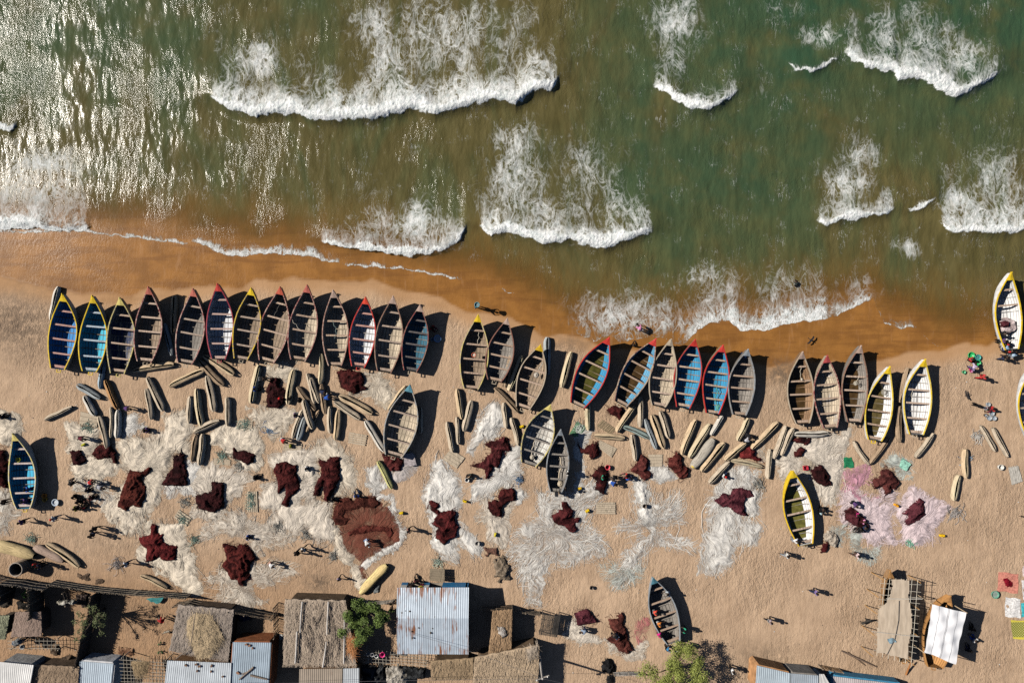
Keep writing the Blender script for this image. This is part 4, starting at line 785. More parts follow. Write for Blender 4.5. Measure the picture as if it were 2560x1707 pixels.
NETS = [
 ('M0', [(-40, 90), (80, 130), (225, 200), (240, 260), (190, 380), (60, 430), (-40, 450)], 'cream net cut off by the left edge, above the lone blue boat', dict(dens=.8, strands=90, c=CREAM, h=.3)),
 ('M0', [(-40, 860), (80, 850), (130, 960), (170, 1120), (90, 1200), (100, 1290), (-40, 1320)], 'thin white net left of the lone blue boat at the left edge', dict(dens=.38, strands=90)),
 ('M0', [(650, 220), (790, 230), (960, 300), (1000, 420), (920, 520), (860, 560), (700, 500), (650, 330)], 'cream net with a bamboo mat on it, upper left of the net field', dict(dens=.85, strands=70, c=CREAM, h=.25)),
 ('M0', [(720, 600), (900, 560), (1090, 560), (1150, 640), (1120, 740), (960, 780), (760, 780), (700, 660)], 'cream net between two small dark red heaps and a crowd of people', dict(dens=.85, strands=90, c=CREAM, h=.28)),
 ('M0', [(710, 790), (1050, 800), (1140, 1000), (1000, 1030), (720, 880)], 'thin white net under the crowd beside the lone blue boat', dict(dens=.34, strands=90)),
 ('M0', [(1220, 180), (1330, 150), (1400, 270), (1230, 350), (1195, 300)], 'bright white net with long tails next to the whitish dugout', dict(dens=.8, strands=70, c=WH, reach=1.5)),
 ('M0', [(1150, 420), (1400, 370), (1600, 300), (1630, 150), (1800, 90), (1890, 300), (1850, 560), (1700, 520), (1600, 800), (1550, 1000), (1500, 1050), (1440, 1120), (1300, 1330), (1080, 1200), (1010, 1060), (1160, 900), (1250, 700), (1140, 500)], 'large cream net lying round the red brown sack shaped heap', dict(dens=.66, strands=380, c=CREAM, h=.22)),
 ('M0', [(1590, 820), (1840, 600), (1960, 640), (2000, 900), (1800, 940), (1620, 930)], 'white net below the dark heap shaped like a sitting cat', dict(dens=.75, strands=80, c=WH)),
 ('M1', [(80, 700), (330, 600), (640, 690), (700, 760), (540, 950), (430, 1080), (330, 1150), (100, 1160), (170, 1030), (160, 930), (0, 900), (20, 700)], 'white net spread round the round black red heap', dict(dens=.58, strands=240, c=CR)),
 ('M1', [(310, 320), (560, 260), (760, 280), (830, 500), (740, 690), (600, 650), (480, 500), (310, 420)], 'fluffy cream net curled round the small black red heap', dict(dens=.85, strands=150, c=CREAM, h=.3)),
 ('M1', [(680, 90), (840, 70), (1000, 50), (1180, 130), (1060, 250), (900, 390), (830, 260), (690, 190)], 'cream net below the maroon heap between the two pale dugouts', dict(dens=.62, strands=130, c=CREAM)),
 ('A1', [(850, 900), (1110, 950), (1060, 1060), (850, 1050)], 'cream net tucked under the stern of the aslant red bowed boat', dict(dens=.8, strands=50, c=CREAM)),
 ('M1', [(870, 540), (1070, 480), (1330, 470), (1360, 900), (1180, 1000), (1060, 1090), (940, 1080), (780, 1030), (800, 880), (940, 740)], 'cream net round the tall maroon heap with a hole in it', dict(dens=.7, strands=220, c=CR, h=.22)),
 ('M1', [(1300, 440), (1480, 370), (1690, 590), (1740, 780), (1660, 930), (1520, 950), (1490, 720), (1340, 560)], 'cream net fanned out right of the maroon heap with two legs', dict(dens=.6, strands=200, c=CREAM, flow=-55, reach=1.5)),
 ('M1', [(1090, 970), (1460, 990), (1500, 1130), (1560, 1250), (1500, 1400), (1340, 1400), (1250, 1250), (1110, 1350), (830, 1230), (880, 1100)], 'white net hanging in long folds left of the big brown net', dict(dens=.62, strands=260, c=CR, flow=90, reach=1.3)),
 ('M1', [(250, 1230), (570, 1090), (830, 1250), (1100, 1380), (830, 1430), (760, 1510), (600, 1330), (430, 1300), (180, 1380)], 'stringy white net with a man in blue sitting on it', dict(dens=.46, strands=300, reach=1.6, c=CR)),
 ('L1', [(280, 570), (420, 430), (700, 420), (920, 390), (1160, 462), (940, 560), (900, 620), (650, 600), (780, 740), (830, 760), (760, 830), (560, 800), (330, 740), (450, 610)], 'white net with trailing strings under the star shaped maroon heap', dict(dens=.44, strands=280, reach=1.6, c=CR)),
 ('L0', [(1380, 20), (1800, 0), (1830, 200), (1890, 400), (2010, 690), (1880, 700), (1520, 430), (1370, 330)], 'cream net fanned out down to the reed fence', dict(dens=.82, strands=240, c=CREAM, flow=-50, reach=1.6, h=.2)),
 ('M2', [(60, 680), (160, 660), (250, 830), (140, 920), (70, 800)], 'white net under the yellow green dugout', dict(dens=.75, strands=60, c=WH)),
 ('M2', [(300, 700), (460, 520), (520, 560), (540, 640), (440, 770), (330, 790)], 'white and purple grey net beside the red heap at the large boat', dict(dens=.8, strands=50, c=(.55, .50, .48))),
 ('A2', [(30, 1020), (180, 980), (300, 1080), (370, 1200), (250, 1330), (130, 1250), (40, 1230), (-80, 1200)], 'cream net right of the round maroon heap near the shore row', dict(dens=.58, strands=120, c=CREAM)),
 ('M2', [(1130, 200), (1250, 80), (1350, 30), (1420, 80), (1440, 240), (1250, 380), (1100, 540), (1060, 490), (1140, 320)], 'white net gathered in long folds above the spread maroon heap', dict(dens=.72, strands=150, c=WH, flow=70, reach=1.4, h=.3)),
 ('M2', [(1340, 640), (1400, 520), (1560, 440), (1570, 720), (1500, 830), (1650, 930), (1550, 990), (1400, 860), (1220, 960), (1100, 980), (1040, 870), (1250, 760)], 'white net between two maroon heaps below the grey white boat', dict(dens=.66, strands=200, c=WH)),
 ('M2', [(770, 540), (830, 590), (1000, 780), (980, 1000), (940, 1130), (1000, 1250), (1200, 1390), (1160, 1540), (1060, 1500), (960, 1350), (940, 1600), (760, 1500), (700, 1300), (690, 1150), (620, 950), (680, 740)], 'long white net with a forked tail around the knotted red heap', dict(dens=.66, strands=300, c=WH, flow=-65, reach=1.3)),
 ('M2', [(1200, 920), (1260, 980), (1400, 1100), (1500, 1000), (1450, 1180), (1440, 1350), (1400, 1430), (1280, 1420), (1240, 1230), (1150, 1180), (1190, 1040)], 'small white net with a yellow can on its thin lower end', dict(dens=.58, strands=140, c=CR)),
 ('M3', [(-20, 900), (300, 920), (520, 790), (700, 810), (500, 1040), (430, 1220), (560, 1300), (660, 1500), (300, 1600), (60, 1600), (10, 1980), (-110, 1980), (-200, 1650), (-290, 1500), (-270, 1370), (-170, 1240), (20, 1120)], 'widest white net of the field, thin and full of holes', dict(dens=.37, strands=620, c=WH, reach=1.6, thin=.35)),
 ('M3', [(930, 760), (1040, 820), (1080, 1000), (1350, 930), (1400, 1200), (1130, 1250), (1490, 1400), (1500, 1460), (1140, 1400), (1060, 1460), (900, 1700), (740, 1820), (840, 1500), (1060, 1280), (760, 1280), (760, 1220), (960, 1180)], 'very thin white net with a solid white spine, open sand below it', dict(dens=.27, strands=420, c=WH, reach=1.7, thin=.3)),
 ('M3', [(930, 770), (1030, 800), (1060, 950), (1090, 1150), (1140, 1280), (1080, 1330), (1000, 1180), (950, 1080), (980, 950)], 'dense white rope of netting running down from the red brown heap', dict(dens=.8, strands=60, c=WH, h=.25, flow=-80)),
 ('M3', [(1060, 660), (1250, 640), (1330, 760), (1200, 790), (1080, 770)], 'bright white net between two red brown heaps in the middle group', dict(dens=.85, strands=40, c=WH)),
 ('M4', [(-80, 860), (60, 760), (20, 680), (230, 640), (360, 700), (330, 860), (400, 920), (370, 1120), (260, 1150), (410, 1240), (350, 1400), (150, 1440), (120, 1568), (-30, 1700), (-200, 1690), (-160, 1450), (-120, 1180)], 'white net fanning down from the wine red heap right of the middle', dict(dens=.52, strands=380, c=WH, flow=-70, reach=1.5, thin=.4)),
 ('M4', [(520, 600), (740, 400), (950, 340), (1180, 340), (1310, 280), (1220, 480), (1200, 760), (1180, 900), (1030, 1060), (960, 880), (890, 650), (780, 740), (600, 780)], 'broad cream net below the right row of boats with a pallet on it', dict(dens=.7, strands=300, c=CR)),
 ('M4', [(1210, 700), (1450, 660), (1480, 800), (1200, 870)], 'faint pink net above the pink and white net', dict(dens=.5, strands=90, c=PK, thin=.6)),
 ('M4', [(1190, 900), (1270, 880), (1540, 980), (1700, 1000), (1690, 1300), (1750, 1380), (1500, 1420), (1380, 1330), (1290, 1250), (1180, 1150)], 'pink and white net with people sitting on its red heap', dict(dens=.66, strands=260, c=PKW, reach=1.3)),
 ('M4', [(1220, 890), (1290, 890), (1440, 960), (1540, 960), (1500, 1010), (1340, 1010), (1250, 960)], 'bright pink strip of net above the people on the pink and white net', dict(dens=.66, strands=50, c=PK)),
 ('M5', [(600, 600), (690, 530), (850, 620), (870, 750), (760, 750), (690, 660)], 'whitish net edged by the turquoise cloth', dict(dens=.55, strands=80, c=GRW)),
 ('M5', [(720, 1060), (860, 850), (1010, 950), (1220, 1040), (1070, 1250), (1110, 1390), (900, 1400), (780, 1400), (760, 1170)], 'pale pink net round the rightmost red heap', dict(dens=.8, strands=210, c=PKW, h=.22)),
 ('M5', [(560, 880), (720, 900), (710, 1000), (620, 990)], 'small pale pink net below the wine red ring shaped heap', dict(dens=.6, strands=40, c=PKW)),
 ('L5', [(270, 60), (380, 100), (330, 260), (530, 240), (540, 330), (440, 390), (330, 330), (280, 250)], 'thin whitish net under the walker in the pink shirt', dict(dens=.38, strands=120, c=GRW)),
 ('M4', [(1090, 1260), (1240, 1240), (1260, 1320), (1170, 1400)], 'faint white net right of the cream bundle by the thick yellow rimmed boat', dict(dens=.36, strands=60, c=GRW)),
 ('L3', [(240, 1080), (350, 920), (400, 1000), (600, 1160), (400, 1180)], 'whitish net under the left wine red heap by the black bundle', dict(dens=.78, strands=90, c=CR)),
 ('L3', [(640, 1140), (740, 1200), (850, 1290), (900, 1240), (1030, 1170), (1000, 1300), (860, 1310), (690, 1230)], 'pale net edge under the long red brown heap by the grey boat', dict(dens=.75, strands=90, c=CR)),
 ('L3', [(960, 980), (1040, 940), (1030, 1060), (990, 1160), (950, 1140)], 'faint rose net beside the long red brown heap', dict(dens=.36, strands=40, c=(.55, .2, .2))),
 ('M3', [(360, 310), (520, 310), (440, 420), (400, 560), (430, 640), (340, 560)], 'white net left of the maroon heap beside the small grey boat', dict(dens=.8, strands=60, c=WH)),
 ('M3', [(340, 720), (430, 740), (400, 900), (345, 840)], 'little white net beside the outboard of the small grey boat', dict(dens=.75, strands=30, c=WH)),
 ('M4', [(340, 480), (420, 480), (430, 580), (380, 570)], 'little cream net right of the bright red net', dict(dens=.55, strands=40, c=CR)),
 ('L3', [(600, 420), (740, 400), (980, 420), (990, 520), (800, 620), (720, 620)], 'nearly bare thin net on the sand left of the teal bowed boat', dict(dens=.22, strands=130, c=GRW, thin=.3, reach=1.6)),
]
for i, (t, poly, lab, op) in enumerate(NETS): net_sheet(t, poly, lab, seed=i, **op)
HEAPS = [
 ('M0', [(690, 500), (790, 490), (840, 590), (800, 640), (720, 630)], DKM, DKH, 'small black red heap at the left edge of the net field'),
 ('M0', [(900, 530), (960, 440), (1080, 440), (1140, 520), (1130, 570), (1150, 620), (1110, 620), (1090, 560), (960, 580)], MAR, MARH, 'maroon heap under the slanting grey dugout at the left'),
 ('M0', [(1150, 1040), (1200, 870), (1270, 690), (1380, 700), (1470, 650), (1490, 670), (1440, 730), (1380, 760), (1420, 850), (1440, 920), (1380, 1050), (1290, 1040), (1240, 1080)], (.05, .012, .010), (.12, .030, .022), 'tall red brown sack shaped heap on the large cream net'),
 ('M0', [(1585, 830), (1640, 720), (1700, 670), (1700, 530), (1760, 550), (1775, 470), (1785, 540), (1810, 530), (1800, 610), (1840, 700), (1840, 820), (1750, 840)], DKM, DKH, 'black red heap shaped like a sitting cat'),
 ('M0', [(-60, 480), (40, 490), (70, 650), (50, 760), (80, 860), (-60, 830)], MAR, MARH, 'maroon heap cut off by the left edge beside the lone blue boat'),
 ('L0', [(1365, 140), (1480, 120), (1490, 20), (1540, 20), (1540, 100), (1610, 100), (1600, 190), (1660, 210), (1740, 230), (1720, 360), (1610, 370), (1560, 330), (1500, 370), (1430, 380), (1440, 250), (1380, 210)], (.055, .008, .010), (.14, .022, .022), 'crimson heap with ragged arms on the fanned cream net'),
 ('M1', [(515, 470), (540, 440), (560, 500), (620, 480), (740, 530), (720, 610), (660, 635), (590, 590), (520, 570)], DKM, DKH, 'small black red heap with a curled tail'),
 ('M1', [(155, 940), (310, 890), (310, 800), (430, 810), (430, 1040), (340, 1100), (200, 1070), (160, 1020)], DKM, DKH, 'round black red heap in the middle of the left nets'),
 ('M1', [(940, 620), (1040, 595), (1110, 640), (1150, 620), (1140, 720), (1170, 800), (1175, 870), (1080, 950), (1060, 1060), (990, 1020), (1040, 930), (1030, 850), (960, 920), (960, 780), (920, 700)], MAR, MARH, 'tall maroon heap with a hole near its lower end'),
 ('M1', [(1355, 590), (1430, 600), (1470, 560), (1565, 555), (1570, 760), (1500, 900), (1450, 995), (1410, 970), (1410, 790), (1350, 940), (1305, 930), (1330, 830), (1390, 720)], MAR, MARH, 'maroon heap split into two long legs'),
 ('A1', [(850, 1160), (890, 1040), (960, 1030), (980, 1070), (970, 1120), (1040, 1170), (1020, 1290), (960, 1330), (850, 1320)], DKM, DKH, 'dark maroon heap between two pale dugouts under the red bowed boat'),
 ('A1', [(1530, 980), (1620, 960), (1760, 975), (1810, 1060), (1790, 1110), (1840, 1140), (1700, 1195), (1580, 1130), (1560, 1060)], DKM, MARH, 'broad rounded maroon heap at the stern of the bright red rimmed boat'),
 ('L1', [(420, 200), (530, 230), (560, 260), (560, 220), (640, 210), (720, 300), (745, 350), (690, 390), (680, 480), (690, 520), (630, 570), (620, 615), (580, 610), (570, 560), (500, 550), (460, 470), (400, 420), (460, 360)], MAR, (.11, .022, .018), 'star shaped maroon heap below the left net field'),
 ('M2', [(215, 520), (250, 540), (390, 570), (425, 590), (400, 690), (300, 690), (240, 610)], (.05, .012, .012), (.13, .032, .03), 'brick red heap under the stern of the large boat'),
 ('M2', [(1220, 430), (1290, 400), (1350, 390), (1410, 350), (1450, 380), (1465, 470), (1480, 490), (1400, 500), (1350, 670), (1300, 640), (1290, 700), (1240, 770), (1220, 680), (1080, 640), (1180, 620), (1280, 520), (1290, 480)], MAR, (.12, .028, .03), 'sprawling maroon heap with a trailing arm left of the grey white boat'),
 ('M2', [(1350, 950), (1380, 880), (1490, 860), (1525, 890), (1520, 970), (1440, 1000), (1390, 1050), (1390, 1150), (1290, 1130), (1250, 1060), (1260, 1000), (1330, 980), (1370, 1000)], MAR, MARH, 'comma shaped maroon heap left of the small grey boat'),
 ('M2', [(675, 990), (700, 980), (770, 1010), (770, 1050), (740, 1060), (780, 1100), (850, 1080), (900, 1070), (940, 1100), (930, 1180), (960, 1240), (940, 1340), (870, 1360), (830, 1420), (740, 1350), (760, 1250), (710, 1210), (750, 1120), (700, 1080)], MAR, (.12, .022, .022), 'long knotted red heap on the white net with a forked tail'),
 ('M3', [(115, 1130), (180, 1100), (180, 1070), (220, 1070), (215, 1000), (260, 990), (280, 1040), (325, 1080), (310, 1150), (390, 1150), (380, 1190), (330, 1200), (370, 1260), (350, 1290), (290, 1290), (240, 1230), (180, 1220), (140, 1190)], MAR, (.12, .026, .028), 'cross shaped maroon heap on the widest white net'),
 ('M3', [(370, 440), (420, 480), (560, 405), (580, 540), (500, 580), (470, 530), (400, 510)], MAR, MARH, 'maroon heap right of the small grey boat'),
 ('A3', [(650, 1350), (700, 1310), (790, 1320), (830, 1370), (790, 1450), (740, 1420), (690, 1390)], MAR, MARH, 'small red brown heap at the stern of the brown water boat'),
 ('M3', [(490, 740), (600, 650), (650, 670), (670, 760), (640, 870), (630, 930), (540, 880), (560, 790)], DKM, MARH, 'dark red heap beside the person in green'),
 ('M3', [(880, 690), (950, 620), (990, 530), (1060, 580), (1060, 680), (1090, 720), (1080, 760), (1020, 790), (980, 740)], (.06, .015, .014), (.14, .04, .035), 'red brown heap under the tip of a grey dugout in the middle group'),
 ('M3', [(1255, 570), (1310, 550), (1340, 505), (1390, 560), (1400, 640), (1450, 670), (1450, 750), (1370, 770), (1340, 720), (1260, 650)], (.06, .014, .012), (.14, .036, .03), 'red brown heap left of the overturned grey dugout'),
 ('M4', [(0, 950), (30, 910), (100, 930), (130, 870), (220, 860), (310, 890), (330, 940), (250, 950), (230, 1020), (260, 1130), (150, 1110), (90, 1040), (30, 1050), (-60, 980)], PURM, PURH, 'wine red heap on the fanning white net right of the middle'),
 ('M4', [(190, 520), (290, 450), (340, 500), (340, 550), (410, 580), (370, 600), (300, 570), (200, 570)], (.08, .012, .012), (.2, .03, .03), 'bright red flat net between dugouts below the weathered grey boat'),
 ('M4', [(700, 400), (740, 370), (890, 370), (880, 420), (830, 440), (820, 420)], DKM, MARH, 'dark red heap just below the level whitish dugout'),
 ('M4', [(730, 510), (790, 460), (830, 480), (800, 550), (740, 560)], MAR, MARH, 'little maroon heap above the pallet with the red crate'),
 ('M4', [(890, 690), (980, 625), (1010, 660), (1040, 690), (1070, 740), (1060, 780), (1100, 830), (1030, 850), (960, 820), (900, 750)], DKM, DKH, 'black red oval heap at the bow of the thick yellow rimmed boat'),
 ('M4', [(1220, 1080), (1290, 1040), (1330, 1080), (1430, 1170), (1460, 1230), (1430, 1290), (1330, 1230), (1230, 1170)], MAR, PURH, 'maroon heap under the seated people on the pink and white net'),
 ('M5', [(485, 770), (550, 760), (550, 700), (600, 670), (660, 700), (690, 750), (740, 800), (720, 860), (690, 880), (650, 850), (660, 910), (600, 930), (580, 860), (600, 820), (490, 870)], (.05, .014, .014), (.12, .036, .032), 'wine red ring shaped heap below the turquoise cloth'),
 ('M5', [(770, 1110), (850, 1030), (930, 960), (980, 990), (990, 1110), (940, 1180), (870, 1200), (820, 1230), (780, 1190), (830, 1130)], PURM, PURH, 'rightmost wine red heap on the pale pink net'),
 ('L3', [(345, 890), (420, 845), (490, 860), (560, 960), (450, 990), (370, 1000)], PURM, PURH, 'left wine red heap of two by the black bundle'),
 ('L3', [(680, 940), (760, 940), (800, 880), (830, 920), (810, 1000), (850, 1060), (860, 1150), (910, 1240), (850, 1280), (770, 1250), (740, 1190), (650, 1140), (740, 1080), (690, 1030)], (.06, .018, .015), (.14, .045, .035), 'long red brown heap left of the teal bowed boat'),
 ('M4', [(1000, 1420), (1060, 1380), (1060, 1460), (1030, 1490), (995, 1490)], (.06, .01, .012), (.12, .02, .02), 'small dark red bundle at the stern of the thick yellow rimmed boat'),
]
for i, (t, poly, c, hi, lab) in enumerate(HEAPS): heap(t, poly, lab, c, hi, seed=i+1)
heap('M4', [(1010, 1310), (1060, 1280), (1140, 1310), (1165, 1380), (1130, 1450), (1070, 1400), (1030, 1370)], 'cream bundle of net beside the thick yellow rimmed boat', (.42, .35, .28), (.62, .55, .46), .5, seed=60, group=None, cat='net bundle')
heap('A5', [(1690, 640), (1760, 600), (1840, 640), (1850, 720), (1780, 770), (1700, 740)], 'pale pink net bundle piled in the white boat at the lake edge', (.48, .38, .38), (.70, .60, .60), .5, seed=61, z0=.7, group=None, cat='net bundle')
heap('A5', [(1685, 650), (1740, 630), (1775, 660), (1750, 700), (1690, 700)], 'small maroon net on the pale pink bundle in the white boat', MAR, PURH, .25, seed=62, z0=1.0, group=None, cat='net bundle')
heap('L2', [(1310, 390), (1400, 300), (1420, 330), (1470, 460), (1450, 550), (1360, 570), (1320, 480)], 'heap of dry grey brown brush below the small white net', (.16, .125, .09), (.30, .24, .18), .35, seed=63, group=None, cat='brush heap', rough=.5)
heap('L2', [(1220, 260), (1330, 240), (1340, 310), (1240, 320)], 'reddish brown old net beside the brush heap', (.12, .06, .045), (.22, .12, .09), .2, seed=64, group=None, cat='old net', rough=.4)
heap('L3', [(600, 1360), (640, 1325), (700, 1345), (735, 1410), (735, 1470), (690, 1480), (610, 1450)], 'crumpled black plastic bundle beside the utility pole shadow', (.008, .008, .009), (.03, .03, .032), .6, seed=65, group=None, cat='plastic bundle')
heap('L3', [(660, 1490), (720, 1480), (715, 1568), (650, 1568)], 'second black plastic bundle at the bottom edge', (.008, .008, .009), (.03, .03, .032), .6, seed=66, group=None, cat='plastic bundle')
# the big brown seine net held out in a ring
net_sheet('M2', [(-290, 1160), (-210, 1000), (-120, 950), (-40, 990), (130, 955), (180, 1010), (330, 1110), (400, 1250), (405, 1400), (200, 1490), (60, 1580), (20, 1790), (-10, 1780), (20, 1600), (-50, 1500), (-120, 1520), (-200, 1400), (-190, 1250)], 'big see-through brown net spread flat in a ring with a bending man in white', dens=.52, strands=260, c=(.19, .068, .046), thin=1.0, seed=90, lo=.7, reach=1.6, h=.1, sc=(.07, .02, .015))
for poly, c, hi, lab in [
 ([(-270, 1160), (-250, 1060), (-200, 970), (-130, 945), (-60, 1000), (-40, 960), (60, 960), (150, 950), (190, 1010), (130, 1060), (20, 1040), (-60, 1070), (-140, 1080), (-170, 1130), (-110, 1170), (-140, 1220), (-240, 1220)], (.035, .010, .008), (.10, .03, .022), 'thick dark roll of net along the top of the big brown ring'),
 ([(-120, 1300), (0, 1240), (130, 1230), (300, 1250), (330, 1300), (290, 1350), (250, 1290), (120, 1280), (0, 1310), (-110, 1330)], (.06, .014, .011), (.15, .04, .03), 'red brown fold of net across the middle of the big brown ring')]:
    heap('M2', poly, lab, c, hi, .25, seed=95)
net_sheet('M2', [(185, 925), (290, 930), (350, 1000), (378, 1140), (432, 1280), (428, 1400), (300, 1478), (150, 1565), (60, 1655), (25, 1625), (130, 1505), (275, 1425), (382, 1368), (392, 1280), (338, 1140), (305, 1012), (268, 958), (185, 958)], 'rolled white edge along the right of the big brown net', dens=.9, strands=40, c=WH, seed=91, h=.22, reach=.5)
net_sheet('M2', [(-290, 1230), (-220, 1250), (-190, 1370), (-100, 1490), (-40, 1620), (0, 1700), (40, 1820), (0, 1860), (-50, 1780), (-110, 1660), (-190, 1560), (-240, 1420), (-240, 1330)], 'rolled cream edge along the left of the big brown net', dens=.9, strands=50, c=CREAM, seed=92, h=.25, reach=.6)
# small tangles
def tangle(t, x, y, w, c, label, n=26, seed=0):
    r = random.Random(seed); p = gp(t, x, y); mb = MB(); rad = px(w, t)/2
    for k in range(n):
        a = r.uniform(0, 6.28); q = r.random()*.5; pts = []; hx, hy = q*rad*math.cos(a), q*rad*math.sin(a); an = r.uniform(0, 6.28); cu = r.uniform(-.9, .9)
        for i in range(9): pts.append((hx, hy, .05+.1*r.random())); an += cu; hx += math.cos(an)*rad*.22; hy += math.sin(an)*rad*.22
        mb.tube(pts, .02, 3, 0, False)
    tag(mb.build('net_tangle', m_strand(c), None, False, p), label, 'net tangle', 'small tangles of net left on the sand')
GN = (.17, .25, .21); GY = (.24, .24, .22); BL = (.10, .18, .30)
for i, (t, x, y, w, c, lab) in enumerate([
 ('M1', 640, 230, 110, GN, 'green tangle on a bare plank mat above the fluffy cream net'), ('M1', 420, 545, 110, GN, 'green tangle on the mat left of the curled heap'), ('M1', 590, 645, 90, GY, 'grey tangle at the lower edge of the fluffy cream net'),
 ('M1', 700, 1020, 90, GN, 'green tangle on the lower half of the upright pallet'), ('M1', 700, 935, 70, GN, 'green tangle on the upper half of the upright pallet'), ('M1', 135, 1365, 90, GN, 'green tangle on bare sand left of the stringy net'), ('M1', 960, 1240, 90, GY, 'grey tangle right of the stringy net'), ('M1', 1230, 1320, 90, GY, 'dark grey tangle below the folded white net'),
 ('M1', 870, 280, 110, BL, 'blue tangle beside the person in red'), ('L1', 1505, 325, 100, GY, 'grey green tangle below the big brown ring'), ('L0', 320, 160, 100, GN, 'green tangle above the overturned dugouts'), ('L0', 1140, 400, 130, (.30, .27, .26), 'wiry grey tangle on bare sand above the reed fence'), ('M0', 870, 265, 120, GN, 'green tangle on the bamboo mat at the upper left'),
 ('M1', 30, 1180, 100, GN, 'green tangle on a slatted mat right of the crimson heap'), ('M1', 50, 1010, 100, GY, 'grey tangle left of the round black red heap'), ('M5', 1500, 350, 120, (.45, .43, .40), 'pale tangle left of the pair of dugouts on bare sand'), ('M3', 390, 270, 100, (.5, .55, .5), 'pale coil on the green mat'), ('L2', 770, 385, 90, (.3, .38, .32), 'pale green tangle above the wooden bench'),
 ('M2', 1560, 780, 70, BL, 'dark blue tangle left of the small grey boat'), ('M4', 380, 830, 110, GY, 'grey tangle above the wine red heap'), ('M5', 840, 1400, 80, (.18, .42, .30), 'green tangle at the lower tip of the pale pink net'), ('M5', 1290, 1110, 150, (.30, .28, .27), 'grey wisp of net on bare sand at the right'), ('M5', 1375, 580, 90, (.22, .36, .50), 'blue netting wrapped round the dugout on the right')]):
    tangle(t, x, y, w, c, lab, seed=i)
# ================================================================ DRYING MATS AND CLOTHS
def mat_slats(t, quad, n, label, c=PALEW, cross=2, name='drying_mat', gap=.25, cat='drying mat', z=.07, group='wooden drying mats on the beach'):
    q = [p for p in gps(t, quad, z)]; c0 = (q[0]+q[1]+q[2]+q[3])/4; root = thing(name, (c0.x, c0.y, 0), 0, label, cat, group)
    L = lambda u, v: (q[0].lerp(q[1], u)).lerp(q[3].lerp(q[2], u), v) - Vector((c0.x, c0.y, 0))
    wm = m_wood(c); wd = (q[1]-q[0]).length
    hgt = (q[3]-q[0]).length
    mb = MB()
    for k in range(n):
        v = (k+.5)/n; hw = (1-gap)/n/2
        P = [L(0-.01*(k % 3), v-hw), L(1+.01*(k % 2), v-hw), L(1+.01*(k % 2), v+hw), L(0-.01*(k % 3), v+hw)]
        mb.prism([(p.x, p.y) for p in P], z-.02+.004*(k % 2), z+.02+.004*(k % 2))
    mb.build('slats', wm, root)
    for k in range(cross):
        u = (k+.5)/cross if cross > 1 else .5; m2 = MB(); a = L(u, 0); b = L(u, 1); m2.tube([(a.x, a.y, z-.045), (b.x, b.y, z-.045)], .024, 5); m2.build('crosspiece', wm, root)
    return root
for row in [
 ('M0', [(790, 110), (960, 150), (950, 262), (780, 242)], 3, 'bamboo mat on the cream net at the upper left', dict(cross=9, gap=.08)),
 ('M1', [(655, 895), (655, 1092), (765, 1095), (757, 895)], 6, 'upright slatted pallet carrying two green tangles', {}),
 ('M1', [(1660, 310), (1832, 342), (1812, 450), (1648, 420)], 5, 'slatted mat on bare sand right of the upright pair of dugouts', {}),
 ('M1', [(1020, 425), (1195, 425), (1190, 490), (1010, 492)], 4, 'slatted mat below the person in red, half under cream net', {}),
 ('M1', [(330, 565), (492, 585), (492, 638), (330, 632)], 4, 'slatted mat under the green tangle left of the curled heap', {}),
 ('M1', [(590, 175), (720, 200), (700, 280), (560, 240)], 4, 'plank mat with a green tangle below the pale dugout', {}),
 ('M1', [(-10, 1070), (110, 1150), (60, 1240), (-60, 1150)], 4, 'slatted mat right of the crimson heap', {}),
 ('A2', [(280, 1150), (360, 1192), (268, 1342), (168, 1270)], 3, 'white plank mat next to the bow of the large boat', dict(cross=6, gap=.1)),
 ('M2', [(890, 478), (1027, 565), (945, 667), (808, 580)], 4, 'clean plank mat under the yellow tipped dugout', dict(gap=.06)),
 ('M3', [(580, 388), (752, 472), (697, 562), (578, 470)], 6, 'bamboo mat below the level tan dugout', dict(gap=.1)),
 ('M3', [(555, 998), (737, 998), (737, 1117), (553, 1112)], 6, 'bamboo mat alone on open sand in the middle', dict(gap=.12)),
 ('M3', [(1060, 530), (1200, 530), (1197, 650), (1075, 652)], 4, 'woven bamboo mat between the two red brown heaps', dict(cross=5, gap=.1)),
 ('M3', [(610, 190), (745, 280), (690, 340), (555, 255)], 6, 'broken cane rack left of the slanting tan dugout', dict(gap=.6, cross=6, c=(.30, .24, .15))),
 ('M4', [(783, 528), (903, 600), (883, 722), (768, 690)], 6, 'wooden pallet carrying a red crate', dict(cross=4)),
 ('M5', [(1805, 652), (1900, 635), (1947, 802), (1842, 837)], 1, 'bleached grey plank mat at the right', dict(cross=5, gap=.1, c=(.42, .40, .36))),
 ('L2', [(685, 445), (828, 450), (828, 580), (685, 560)], 5, 'low wooden bench table in front of the tin roofed house', dict(c=(.22, .18, .13), gap=.05, z=.75, name='wooden_bench', cat='bench', group=None)),
]: mat_slats(row[0], row[1], row[2], row[3], **row[4])
